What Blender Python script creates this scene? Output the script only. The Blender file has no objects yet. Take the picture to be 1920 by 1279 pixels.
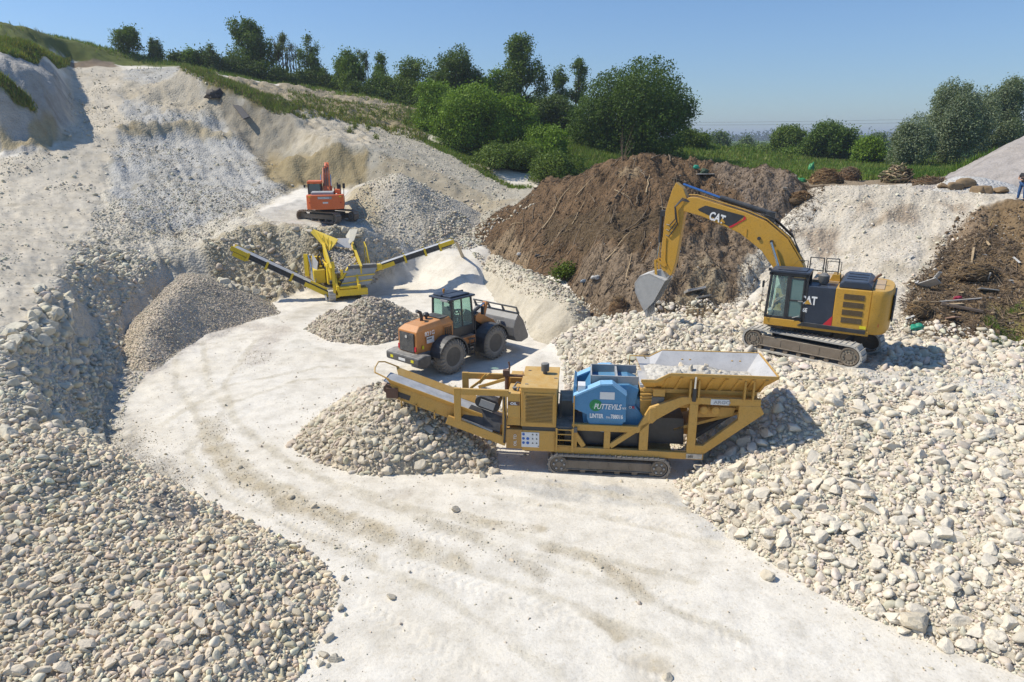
import bpy, bmesh, math, random
import numpy as np
from mathutils import Vector, Matrix
from mathutils.geometry import delaunay_2d_cdt

# ---------------------------------------------------------------- camera, world, sun, exposure
S = bpy.context.scene
COL = S.collection
PITCH = math.radians(16.5)
CP, SP = math.cos(PITCH), math.sin(PITCH)
CAMZ = 10.5
cam_data = bpy.data.cameras.new('camera')
cam = bpy.data.objects.new('camera', cam_data)
COL.objects.link(cam)
cam.location = (0, 0, CAMZ)
cam.rotation_euler = (math.pi / 2 - PITCH, 0, 0)
cam_data.sensor_width = 36
cam_data.lens = 24.0
cam_data.clip_start = 0.1
cam_data.clip_end = 30000
S.camera = cam

SUN_EL = math.radians(50)
SUN_TO = Vector((-math.cos(SUN_EL) * math.cos(math.radians(7)), math.cos(SUN_EL) * math.sin(math.radians(7)), math.sin(SUN_EL)))
world = bpy.data.worlds.new('World')
S.world = world
world.use_nodes = True
wn = world.node_tree
bg = wn.nodes['Background']
sky = wn.nodes.new('ShaderNodeTexSky')
sky.sky_type = 'NISHITA'
sky.sun_disc = False
sky.sun_elevation = SUN_EL
sky.sun_rotation = math.atan2(SUN_TO.x, SUN_TO.y)
sky.altitude = 100
sky.air_density = 1.0
sky.dust_density = 0.0
sky.ozone_density = 2.0
tintn = wn.nodes.new('ShaderNodeMix'); tintn.data_type = 'RGBA'; tintn.blend_type = 'MULTIPLY'; tintn.inputs[0].default_value = 1
tc = wn.nodes.new('ShaderNodeTexCoord'); sz_ = wn.nodes.new('ShaderNodeSeparateXYZ'); wn.links.new(tc.outputs['Generated'], sz_.inputs[0])
rp_ = wn.nodes.new('ShaderNodeValToRGB'); wn.links.new(sz_.outputs['Z'], rp_.inputs[0])
rp_.color_ramp.elements[0].position = 0.0; rp_.color_ramp.elements[0].color = (.47, .57, .72, 1)
rp_.color_ramp.elements[1].position = 0.45; rp_.color_ramp.elements[1].color = (.74, .94, 1.12, 1)
_e = rp_.color_ramp.elements.new(.12); _e.color = (.58, .70, .87, 1)
wn.links.new(rp_.outputs[0], tintn.inputs[7])
wn.links.new(sky.outputs[0], tintn.inputs[6]); wn.links.new(tintn.outputs[2], bg.inputs[0])
bg.inputs[1].default_value = 0.115
sun_data = bpy.data.lights.new('sun', 'SUN')
sun = bpy.data.objects.new('sun', sun_data)
COL.objects.link(sun)
sun_data.energy = 4.2
sun_data.angle = math.radians(0.55)
sun_data.color = (1.0, 0.935, 0.81)
sun.rotation_euler = SUN_TO.to_track_quat('Z', 'Y').to_euler()
S.view_settings.view_transform = 'Standard'
S.view_settings.look = 'None'
S.view_settings.exposure = 0.25
S.view_settings.gamma = 1.0
S.render.engine = 'CYCLES'
S.cycles.max_bounces = 6
S.cycles.diffuse_bounces = 3
S.cycles.transparent_max_bounces = 8

R = math.radians
rnd = random.Random(7)
rng = np.random.default_rng(11)

# ---------------------------------------------------------------- surveying helpers
def ray(px, py):
    v = (py - 640) / 1280
    return Vector(((px - 960) / 1280, CP - v * SP, -(SP + v * CP)))
def G(px, py, z=0.0):
    r = ray(px, py); t = (z - CAMZ) / r.z
    return (r.x * t, r.y * t, z)
def P(px, py, Y):
    r = ray(px, py); t = Y / r.y
    return (r.x * t, Y, CAMZ + r.z * t)

def hash2(ix, iy, seed):
    h = (ix.astype(np.int64) * 374761393 + iy.astype(np.int64) * 668265263 + seed * 974634777) & 0xffffffff
    h = ((h ^ (h >> 13)) * 1274126177) & 0xffffffff
    h = (h ^ (h >> 16)) & 0xffff
    return h / 65535.0
def vnoise(x, y, seed=0):
    ix = np.floor(x); iy = np.floor(y)
    fx = x - ix; fy = y - iy
    fx = fx * fx * (3 - 2 * fx); fy = fy * fy * (3 - 2 * fy)
    ix = ix.astype(np.int64); iy = iy.astype(np.int64)
    a = hash2(ix, iy, seed); b = hash2(ix + 1, iy, seed)
    c = hash2(ix, iy + 1, seed); d = hash2(ix + 1, iy + 1, seed)
    return (a + (b - a) * fx) * (1 - fy) + (c + (d - c) * fx) * fy
def fbm(x, y, scale, octv=4, seed=0, gain=0.5):
    s = 0; a = 1; t = 0; x = x / scale; y = y / scale
    for o in range(octv):
        s = s + a * (vnoise(x, y, seed + o * 17) - 0.5); t += a
        x = x * 2.03 + 11.3; y = y * 2.03 - 7.1; a *= gain
    return s / t * 2
def ridged(x, y, scale, octv=3, seed=0):
    return 1 - 2 * np.abs(fbm(x, y, scale, octv, seed))
def sstep(a, b, x):
    t = np.clip((x - a) / (b - a), 0, 1); return t * t * (3 - 2 * t)

# ---------------------------------------------------------------- object helpers
def tag(o, label=None, cat=None, group=None, kind=None):
    if label: o['label'] = label
    if cat: o['category'] = cat
    if group: o['group'] = group
    if kind: o['kind'] = kind
    return o
def empty(name, loc=(0, 0, 0), rz=0.0, label=None, cat=None, group=None):
    o = bpy.data.objects.new(name, None); COL.objects.link(o)
    o.location = loc; o.rotation_euler = (0, 0, rz); o.empty_display_size = 0.3
    return tag(o, label, cat, group)
def np_mesh(name, V, F, smooth=False, mats=(), attr=None, fattr=None, mi=None):
    """V (n,3), F (m,k) equal-sided faces; attr: per-vertex colour, fattr: per-face colour"""
    V = np.asarray(V, np.float32); F = np.asarray(F, np.int32)
    me = bpy.data.meshes.new(name)
    n, k = F.shape
    me.vertices.add(len(V)); me.vertices.foreach_set('co', V.ravel())
    me.loops.add(n * k); me.loops.foreach_set('vertex_index', F.ravel())
    me.polygons.add(n)
    me.polygons.foreach_set('loop_start', np.arange(0, n * k, k, dtype=np.int32))
    me.polygons.foreach_set('loop_total', np.full(n, k, dtype=np.int32))
    if smooth: me.polygons.foreach_set('use_smooth', np.ones(n, dtype=bool))
    if mi is not None: me.polygons.foreach_set('material_index', np.asarray(mi, np.int32))
    for m in mats: me.materials.append(m)
    me.update(calc_edges=True)
    if attr is not None:
        a = me.color_attributes.new('tint', 'FLOAT_COLOR', 'POINT')
        c = np.ones((len(V), 4), np.float32); c[:, :attr.shape[1]] = attr
        a.data.foreach_set('color', c.ravel())
    if fattr is not None:
        a = me.attributes.new('tint', 'FLOAT_COLOR', 'FACE')
        c = np.ones((n, 4), np.float32); c[:, :fattr.shape[1]] = fattr
        a.data.foreach_set('color', c.ravel())
    return me
def link_mesh(name, me, parent=None):
    o = bpy.data.objects.new(name, me); COL.objects.link(o)
    if parent: o.parent = parent
    return o

# ---------------------------------------------------------------- materials
def new_mat(name):
    m = bpy.data.materials.new(name); m.use_nodes = True
    return m, m.node_tree, m.node_tree.nodes['Principled BSDF']
def N(nt, t, **kw):
    n = nt.nodes.new(t)
    for k, v in kw.items():
        if k in n.inputs.keys() if isinstance(k, str) else False: n.inputs[k].default_value = v
        else: setattr(n, k, v)
    return n
def noise(nt, scale, detail=4, rough=0.6, vec=None):
    n = nt.nodes.new('ShaderNodeTexNoise')
    n.inputs['Scale'].default_value = scale; n.inputs['Detail'].default_value = detail
    n.inputs['Roughness'].default_value = rough
    if vec: nt.links.new(vec, n.inputs['Vector'])
    return n
def ramp(nt, src, stops):
    r = nt.nodes.new('ShaderNodeValToRGB')
    el = r.color_ramp.elements
    while len(el) < len(stops): el.new(0.5)
    for e, (p, c) in zip(el, stops):
        e.position = p; e.color = c if len(c) == 4 else (*c, 1)
    nt.links.new(src, r.inputs[0]); return r
def mixc(nt, a, b, fac, mode='MIX'):
    m = nt.nodes.new('ShaderNodeMix'); m.data_type = 'RGBA'; m.blend_type = mode
    for sock, v in ((m.inputs[6], a), (m.inputs[7], b), (m.inputs[0], fac)):
        if isinstance(v, (int, float)): sock.default_value = v
        elif isinstance(v, tuple): sock.default_value = v if len(v) == 4 else (*v, 1)
        else: nt.links.new(v, sock)
    return m.outputs[2]
def wpos(nt):
    return nt.nodes.new('ShaderNodeNewGeometry').outputs['Position']
def opos(nt):
    return nt.nodes.new('ShaderNodeTexCoord').outputs['Object']
def bump(nt, h, strength, dist, b, prev=None):
    n = nt.nodes.new('ShaderNodeBump'); n.inputs['Strength'].default_value = strength; n.inputs['Distance'].default_value = dist
    nt.links.new(h, n.inputs['Height'])
    if prev: nt.links.new(prev, n.inputs['Normal'])
    if b: nt.links.new(n.outputs[0], b.inputs['Normal'])
    return n.outputs[0]

def ground_material(name, grain=1.0):
    m, nt, b = new_mat(name)
    at = nt.nodes.new('ShaderNodeAttribute'); at.attribute_name = 'tint'
    p = wpos(nt)
    n1 = noise(nt, 1.3, 6, 0.65, p); n2 = noise(nt, 14.0 * grain, 5, 0.7, p); n3 = noise(nt, 0.25, 4, 0.6, p)
    r1 = ramp(nt, n1.outputs['Fac'], [(0.3, (0.8, 0.79, 0.77)), (0.55, (1, 1, 1)), (0.75, (1.04, 1.03, 1.0))])
    r2 = ramp(nt, n2.outputs['Fac'], [(0.32, (0.66, 0.65, 0.62)), (0.47, (0.98, 0.98, 0.97)), (0.7, (1.05, 1.05, 1.05))])
    r3 = ramp(nt, n3.outputs['Fac'], [(0.3, (0.93, 0.91, 0.87)), (0.6, (1, 1, 1))])
    c = mixc(nt, at.outputs['Color'], r1.outputs[0], 1.0, 'MULTIPLY')
    c = mixc(nt, c, r3.outputs[0], 1.0, 'MULTIPLY')
    # alpha of the tint says how stony the surface is
    sc = nt.nodes.new('ShaderNodeMapRange'); nt.links.new(at.outputs['Alpha'], sc.inputs['Value'])
    sc.inputs['To Min'].default_value = 0.25; sc.inputs['To Max'].default_value = 1.0
    c = mixc(nt, c, mixc(nt, c, r2.outputs[0], 1.0, 'MULTIPLY'), sc.outputs[0])
    sp = noise(nt, 9.0, 3, 0.75, p); rs = ramp(nt, sp.outputs['Fac'], [(0.56, (1, 1, 1)), (0.66, (.80, .75, .66))])
    c = mixc(nt, c, rs.outputs[0], 0.5, 'MULTIPLY')
    nt.links.new(c, b.inputs['Base Color'])
    b.inputs['Roughness'].default_value = 0.95; b.inputs['Specular IOR Level'].default_value = 0.15
    vo = nt.nodes.new('ShaderNodeTexVoronoi'); vo.inputs['Scale'].default_value = 5.5 * grain; nt.links.new(p, vo.inputs['Vector'])
    vi = nt.nodes.new('ShaderNodeMath'); vi.operation = 'MULTIPLY'; va = nt.nodes.new('ShaderNodeMapRange'); va.inputs['From Min'].default_value = .35; nt.links.new(at.outputs['Alpha'], va.inputs['Value'])
    nt.links.new(vo.outputs['Distance'], vi.inputs[0]); nt.links.new(va.outputs[0], vi.inputs[1])
    h1 = bump(nt, vi.outputs[0], 0.6, -0.16, None)
    mm = nt.nodes.new('ShaderNodeMath'); mm.operation = 'MULTIPLY'
    nt.links.new(n2.outputs['Fac'], mm.inputs[0]); nt.links.new(sc.outputs[0], mm.inputs[1])
    bump(nt, mm.outputs[0], 0.55, 0.07, b, h1)
    return m
GROUND_M = ground_material('ground_surface')

def stone_material(name):
    m, nt, b = new_mat(name)
    at = nt.nodes.new('ShaderNodeAttribute'); at.attribute_name = 'tint'
    p = wpos(nt)
    n1 = noise(nt, 5, 5, 0.6, p); n2 = noise(nt, 30, 3, 0.6, p)
    r1 = ramp(nt, n1.outputs['Fac'], [(0.3, (0.86, 0.84, 0.79)), (0.6, (1, 1, 1))])
    c = mixc(nt, at.outputs['Color'], r1.outputs[0], 1.0, 'MULTIPLY')
    nt.links.new(c, b.inputs['Base Color']); b.inputs['Roughness'].default_value = 0.9
    b.inputs['Specular IOR Level'].default_value = 0.2
    h = bump(nt, n1.outputs['Fac'], 0.5, 0.06, None); bump(nt, n2.outputs['Fac'], 0.35, 0.015, b, h)
    return m
STONE_M = stone_material('chalk_stone')
def solid_stone(name, col):
    m, nt, b = new_mat(name); p = wpos(nt)
    n1 = noise(nt, 4, 6, 0.6, p); n2 = noise(nt, 22, 4, 0.6, p)
    r1 = ramp(nt, n1.outputs['Fac'], [(0.3, tuple(c * .84 for c in col)), (0.6, col)])
    nt.links.new(r1.outputs[0], b.inputs['Base Color']); b.inputs['Roughness'].default_value = 0.9
    b.inputs['Specular IOR Level'].default_value = 0.2
    h = bump(nt, n1.outputs['Fac'], 0.5, 0.08, None); bump(nt, n2.outputs['Fac'], 0.4, 0.02, b, h)
    return m

def paint(name, col, dust=0.35, rough=0.45, metal=0.0, dustcol=(0.55, 0.52, 0.46), scale=3.0):
    m, nt, b = new_mat(name)
    p = opos(nt)
    n1 = noise(nt, scale, 6, 0.65, p); n2 = noise(nt, scale * 7, 4, 0.7, p)
    geo = nt.nodes.new('ShaderNodeNewGeometry')
    sep = nt.nodes.new('ShaderNodeSeparateXYZ'); nt.links.new(geo.outputs['True Normal'], sep.inputs[0])
    up = nt.nodes.new('ShaderNodeMapRange'); up.inputs['From Min'].default_value = 0.2; up.inputs['From Max'].default_value = 1.0
    up.inputs['To Min'].default_value = 0.25; up.inputs['To Max'].default_value = 1.0
    nt.links.new(sep.outputs['Z'], up.inputs['Value'])
    r = ramp(nt, n1.outputs['Fac'], [(0.38, (0, 0, 0)), (0.75, (1, 1, 1))])
    mu = nt.nodes.new('ShaderNodeMath'); mu.operation = 'MULTIPLY'; nt.links.new(r.outputs[0], mu.inputs[0]); nt.links.new(up.outputs[0], mu.inputs[1])
    ad = nt.nodes.new('ShaderNodeMath'); ad.operation = 'MULTIPLY_ADD'; nt.links.new(up.outputs[0], ad.inputs[0]); ad.inputs[1].default_value = 0.35
    nt.links.new(mu.outputs[0], ad.inputs[2])
    m2 = nt.nodes.new('ShaderNodeMath'); m2.operation = 'MULTIPLY'; nt.links.new(ad.outputs[0], m2.inputs[0]); m2.inputs[1].default_value = dust
    m2.use_clamp = True
    r2 = ramp(nt, n2.outputs['Fac'], [(0.3, tuple(c * 0.72 for c in col)), (0.5, col)])
    n3 = noise(nt, scale * 2.3, 8, 0.75, p); r3 = ramp(nt, n3.outputs['Fac'], [(0.60, (0, 0, 0)), (0.66, (1, 1, 1))])
    m3 = nt.nodes.new('ShaderNodeMath'); m3.operation = 'MULTIPLY'; nt.links.new(r3.outputs[0], m3.inputs[0]); m3.inputs[1].default_value = min(.6, dust * .8)
    c = mixc(nt, mixc(nt, r2.outputs[0], tuple(q * .35 + .03 for q in col), m3.outputs[0]), dustcol, m2.outputs[0])
    nt.links.new(c, b.inputs['Base Color'])
    rr = nt.nodes.new('ShaderNodeMapRange'); nt.links.new(m2.outputs[0], rr.inputs['Value'])
    rr.inputs['To Min'].default_value = rough; rr.inputs['To Max'].default_value = 0.9
    nt.links.new(rr.outputs[0], b.inputs['Roughness']); b.inputs['Metallic'].default_value = metal
    bump(nt, n2.outputs['Fac'], 0.08, 0.01, b)
    return m
def plain(name, col, rough=0.6, metal=0.0, vary=0.15):
    m, nt, b = new_mat(name)
    n1 = noise(nt, 6, 4, 0.6, opos(nt))
    r = ramp(nt, n1.outputs['Fac'], [(0.3, tuple(c * (1 - vary) for c in col)), (0.7, tuple(min(1, c * (1 + vary * .5)) for c in col))])
    nt.links.new(r.outputs[0], b.inputs['Base Color'])
    b.inputs['Roughness'].default_value = rough; b.inputs['Metallic'].default_value = metal
    return m
def leaf_material(name, trans=0.25):
    m, nt, b = new_mat(name)
    at = nt.nodes.new('ShaderNodeAttribute'); at.attribute_name = 'tint'
    nt.links.new(at.outputs['Color'], b.inputs['Base Color']); b.inputs['Roughness'].default_value = 0.65
    b.inputs['Specular IOR Level'].default_value = 0.25
    tr = nt.nodes.new('ShaderNodeBsdfTranslucent'); mx = nt.nodes.new('ShaderNodeMixShader'); mx.inputs[0].default_value = trans
    c2 = mixc(nt, at.outputs['Color'], (1.2, 1.3, 0.5), 1.0, 'MULTIPLY'); nt.links.new(c2, tr.inputs[0])
    nt.links.new(b.outputs[0], mx.inputs[1]); nt.links.new(tr.outputs[0], mx.inputs[2])
    nt.links.new(mx.outputs[0], nt.nodes['Material Output'].inputs[0])
    return m
LEAF_M = leaf_material('leaves')
GRASS_M = leaf_material('grass_blades', 0.3)
BARK_M = plain('bark', (0.11, 0.085, 0.06), 0.9, vary=0.4)
DEAD_M = plain('dead_wood', (0.21, 0.155, 0.10), 0.9, vary=0.45)
PALEWOOD_M = plain('pale_wood', (0.45, 0.33, 0.19), 0.85, vary=0.35)
def glass_material(name, col=(0.55, 0.72, 0.66), fac=0.2):
    m, nt, b = new_mat(name)
    b.inputs['Base Color'].default_value = (*col, 1); b.inputs['Roughness'].default_value = 0.05
    b.inputs['Metallic'].default_value = 0.0
    t = nt.nodes.new('ShaderNodeBsdfTransparent'); t.inputs[0].default_value = (*[min(1, c * 1.15) for c in col], 1)
    mx = nt.nodes.new('ShaderNodeMixShader'); mx.inputs[0].default_value = fac
    nt.links.new(t.outputs[0], mx.inputs[1]); nt.links.new(b.outputs[0], mx.inputs[2])
    nt.links.new(mx.outputs[0], nt.nodes['Material Output'].inputs[0]); return m
# ---------------------------------------------------------------- terrain: one sheet out to the horizon
NR1, NR2, NC = 900, 70, 880
ROWY = np.concatenate([6 * np.exp(np.linspace(0, math.log(130 / 6), NR1)), 130 * np.exp(np.linspace(0, math.log(9000 / 130), NR2 + 1))[1:]])
NR = len(ROWY)
TCOL = np.linspace(-1.2, 1.2, NC)
GY = np.repeat(ROWY[:, None], NC, 1)
GX = TCOL[None, :] * (GY + 7.0)

def tin_eval(lines, X, Y, closed=False, fill=np.nan):
    pts, edges, zs = [], [], []
    for ln in lines:
        i0 = len(pts)
        for q in ln:
            pts.append(Vector((q[0], q[1]))); zs.append(q[2])
        for i in range(i0, len(pts) - 1): edges.append((i, i + 1))
    if closed:
        n0 = len(lines[0]); edges.append((n0 - 1, 0))
    vs, es, fs, ov, oe, of = delaunay_2d_cdt(pts, edges, [], 0, 1e-4)
    z = [np.mean([zs[k] for k in o]) if len(o) else None for o in ov]
    for i, v in enumerate(vs):
        if z[i] is None:   # crossing of two break lines
            d = sorted((((p - v).length, zs[k]) for k, p in enumerate(pts)))[:3]
            w = [1 / (a + .01) for a, _ in d]; z[i] = sum(a * b for a, (_, b) in zip(w, d)) / sum(w)
    Z = np.full(X.shape, fill, np.float64)
    rows0 = Y[:, 0]
    for f in fs:
        a, b, c = (vs[i] for i in f[:3]); za, zb, zc = (z[i] for i in f[:3])
        ylo, yhi = min(a.y, b.y, c.y), max(a.y, b.y, c.y)
        j0 = max(0, np.searchsorted(rows0, ylo) - 1); j1 = min(len(rows0), np.searchsorted(rows0, yhi) + 1)
        if j1 <= j0: continue
        x = X[j0:j1]; y = Y[j0:j1]
        det = (b.y - c.y) * (a.x - c.x) + (c.x - b.x) * (a.y - c.y)
        if abs(det) < 1e-9: continue
        l1 = ((b.y - c.y) * (x - c.x) + (c.x - b.x) * (y - c.y)) / det
        l2 = ((c.y - a.y) * (x - c.x) + (a.x - c.x) * (y - c.y)) / det
        l3 = 1 - l1 - l2
        m = (l1 >= -1e-6) & (l2 >= -1e-6) & (l3 >= -1e-6)
        Zs = Z[j0:j1]; Zs[m] = (l1 * za + l2 * zb + l3 * zc)[m]
    return Z
def blur(Z, r, it=2):
    for _ in range(it):
        for ax in (0, 1):
            pad = [(0, 0), (0, 0)]; pad[ax] = (r + 1, r)
            c = np.cumsum(np.pad(Z, pad, mode='edge'), axis=ax)
            n = 2 * r + 1
            Z = (np.take(c, range(n, c.shape[ax]), ax) - np.take(c, range(0, c.shape[ax] - n), ax)) / n
    return Z

BASE = [
 # front of the pit floor
 [(-9.5, 4, 0), (0, 4, 0), (14, 4, 0), (60, 4, 0)],
 [(-200, 4, 6), (-60, 4, 5), (-20, 4, 3)],
 # foot of the left bank, round the back of the pit
 [(-9, 4, 0), (-10.5, 12, 0), (-12.3, 18, 0), G(190, 850), G(205, 770), G(218, 715), G(243, 655), G(285, 600), G(360, 565), G(440, 550), G(540, 552), G(620, 548), G(700, 545)],
 # top of the lower scarp
 [(-12.5, 4, 2.1), (-13, 14, 2.1), G(112, 800, 1.35), G(122, 740, 1.4), G(142, 690, 1.4), G(158, 640, 1.45), G(170, 600, 1.6), G(194, 560, 1.8), G(258, 520, 2.2), G(330, 470, 3.0)],
 [G(300, 700)], [G(400, 650)], [G(450, 800)], [G(300, 850)], [G(500, 950)], [G(700, 700)], [G(700, 1000)], [G(500, 620)], [G(650, 600)], [G(780, 600)], [G(900, 720)], [G(1000, 780)], [G(1000, 900)], [G(1150, 950)], [G(900, 1150)], [G(1200, 1150)], [G(700, 1200)], [G(850, 620)], [G(1180, 1260)], [G(700, 570)], [G(850, 575)],
 [G(0, 860, 2.3), G(60, 800, 2.6), G(90, 720, 2.9)],
 # edge of the haul road
 [(-21, 4, 3.2), G(0, 700, 3.3), G(25, 640, 3.4), G(70, 600, 3.4), G(95, 560, 3.5), P(120, 500, 37), P(150, 450, 44.5), P(190, 400, 52), P(205, 345, 60), P(215, 300, 65)],
 [(-60, 20, 3.5), P(0, 600, 26), P(0, 500, 34), P(0, 400, 48), P(0, 330, 58), P(0, 292, 62)],
 [P(-300, 330, 60), P(-600, 250, 60)],
 # scree below the terrace
 [G(330, 440, 3.6), P(400, 418, 54), P(480, 392, 57), P(560, 372, 60)],
 [P(215, 268, 70.2), P(280, 264, 73.2), P(350, 264, 75.2), P(430, 280, 74.6), P(500, 308, 72), P(555, 347, 67.6)],
 [P(220, 243, 71), P(280, 236, 74), P(350, 240, 76), P(435, 255, 75.5)],
 [P(235, 138, 93), P(340, 135, 92)], [P(250, 190, 82), P(360, 190, 82), P(430, 215, 80)],
 # haul road going up to the top
 [P(150, 240, 72), P(150, 180, 82), P(125, 114, 94), P(200, 124, 96), P(300, 131, 96)],
 # top left bluff
 [P(0, 292, 62.5), P(60, 288, 62.5), P(105, 268, 66), P(125, 225, 71), P(120, 180, 78), P(112, 118, 90)],
 [P(0, 150, 65), P(40, 190, 65.5), P(70, 240, 65.5)],
 [P(-200, 120, 66), P(0, 112, 68), P(60, 122, 70), P(100, 150, 73), P(112, 140, 80)],
 [P(0, 85, 76), P(70, 92, 80), P(108, 105, 90)],
 [P(-300, 20, 85), P(0, 42, 86), P(60, 52, 90), P(130, 75, 97), P(200, 92, 102), P(300, 112, 106), P(345, 126, 103)],
 # ridge with grass running right and down
 [P(340, 128, 86), P(400, 152, 81.5), P(460, 178, 79.8), P(540, 210, 78.5)],
 [P(345, 124, 100), P(420, 140, 104), P(520, 166, 102), P(600, 172, 101), P(700, 188, 100), P(790, 210, 98), P(860, 235, 96)],
 # shaded cut below the ridge
 [P(402, 195, 80.3), P(446, 248, 78.2), P(500, 303, 75.0), P(546, 338, 71)],
 [P(560, 225, 80), P(575, 245, 76), P(560, 285, 72)],
 [P(590, 225, 82), P(620, 215, 86), P(700, 237, 86), P(790, 267, 83), P(860, 295, 78), P(960, 352, 70), P(1010, 350, 69)],
 # back wall of the cut
 [P(528, 335, 68), P(560, 352, 67), P(640, 352, 67), P(700, 360, 66)],
 [P(530, 287, 69.5), P(620, 270, 69.8), P(690, 278, 69.5)],
 [P(700, 288, 69), P(790, 325, 66.5), P(860, 358, 65), P(960, 370, 65)],
 [P(710, 345, 66.2), P(790, 368, 64.8), P(870, 385, 63.6)],
 [P(640, 360, 65), P(760, 372, 64), P(830, 395, 62), P(880, 392, 62), P(1010, 380, 62)],
 # excavator shelf and its face
 [P(380, 452, 50), G(440, 440, 3.9), G(520, 428, 4.3), G(600, 428, 4.5), P(685, 437, 50.3), P(735, 450, 51.8), P(785, 468, 53)],
 [P(500, 388, 57), P(600, 398, 56), P(680, 402, 55.5)],
 [(-14.2, 47.7, .25), (-12, 48.0, .25), (-9.2, 49.6, .2), (-7.2, 50.6, .2)],
 # back of the floor, rising to the right
 [G(780, 530, 0.2), P(830, 470, 52), P(900, 470, 52), P(890, 432, 56), P(960, 400, 60)],
 [G(880, 560), G(980, 580), G(1060, 640), G(1120, 640)],
 [G(950, 500, 1.2), G(1050, 545, 1.6), G(1120, 590, 1.6), G(1200, 590, 1.6), G(1290, 600, 1.6), G(1380, 602, 1.8)],
 [(0, 56, 3.5), (4, 47, 3.2), (10, 44, 4), (14, 40, 3.6)],
 [(2, 62, 5.5), (8, 53, 6.3), (16, 48, 7.0)],
 [(4, 72, 6.0), (12, 66, 6.6), (25, 60, 7.2), (60, 60, 7.3)],
 # chalk hill on the right
 [P(1405, 540, 37), P(1440, 480, 39), P(1480, 415, 40.5), P(1530, 368, 42), P(1590, 350, 42), P(1700, 353, 41.5), P(1780, 364, 40.5), P(1870, 371, 38.5), P(1960, 372, 37), P(2200, 372, 37)],
 [(24, 48, 7.2), (40, 48, 7.3), (70, 45, 7.4)],
 [G(1385, 604, 1.9), G(1470, 612, 2.05), G(1600, 625, 2.1), G(1700, 640, 2.1), G(1800, 655, 2.1), G(1920, 665, 2.1), G(2300, 690, 2.2)],
 [P(1700, 440, 37.5), P(1650, 540, 33.5)], [P(1880, 430, 36), P(1850, 560, 31)],
 [(9, 22.5, 0), (20, 20, 0.3), (60, 18, 1)],
 # plateau and country beyond
 [(-150, 112, 22), P(0, 60, 112), P(300, 125, 116), (-20, 120, 16), (5, 118, 13)],
 [(-150, 135, 14), (-60, 140, 12), (0, 140, 9)],
 [P(1040, 275, 88), P(1100, 275, 88), (25, 90, 7.5), (45, 90, 7.2), (150, 90, 7.2)],
 [P(900, 300, 84), P(1000, 330, 74), P(1100, 322, 72)],
 [(-400, 200, 9), (0, 200, 7.3), (100, 200, 7.0), (400, 200, 7)],
 [(-1200, 700, 7), (0, 700, 5.5), (1200, 700, 5.5)],
 [(-12000, 4, 5), (-12000, 9500, 20), (0, 9500, 22), (12000, 9500, 22), (12000, 4, 5)],
 [(0, 2500, 7), (2500, 2500, 8)],
]
ZB = tin_eval(BASE, GX, GY, fill=6.0)
near = ROWY < 125
ZB = blur(ZB, 2, 2)

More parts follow.
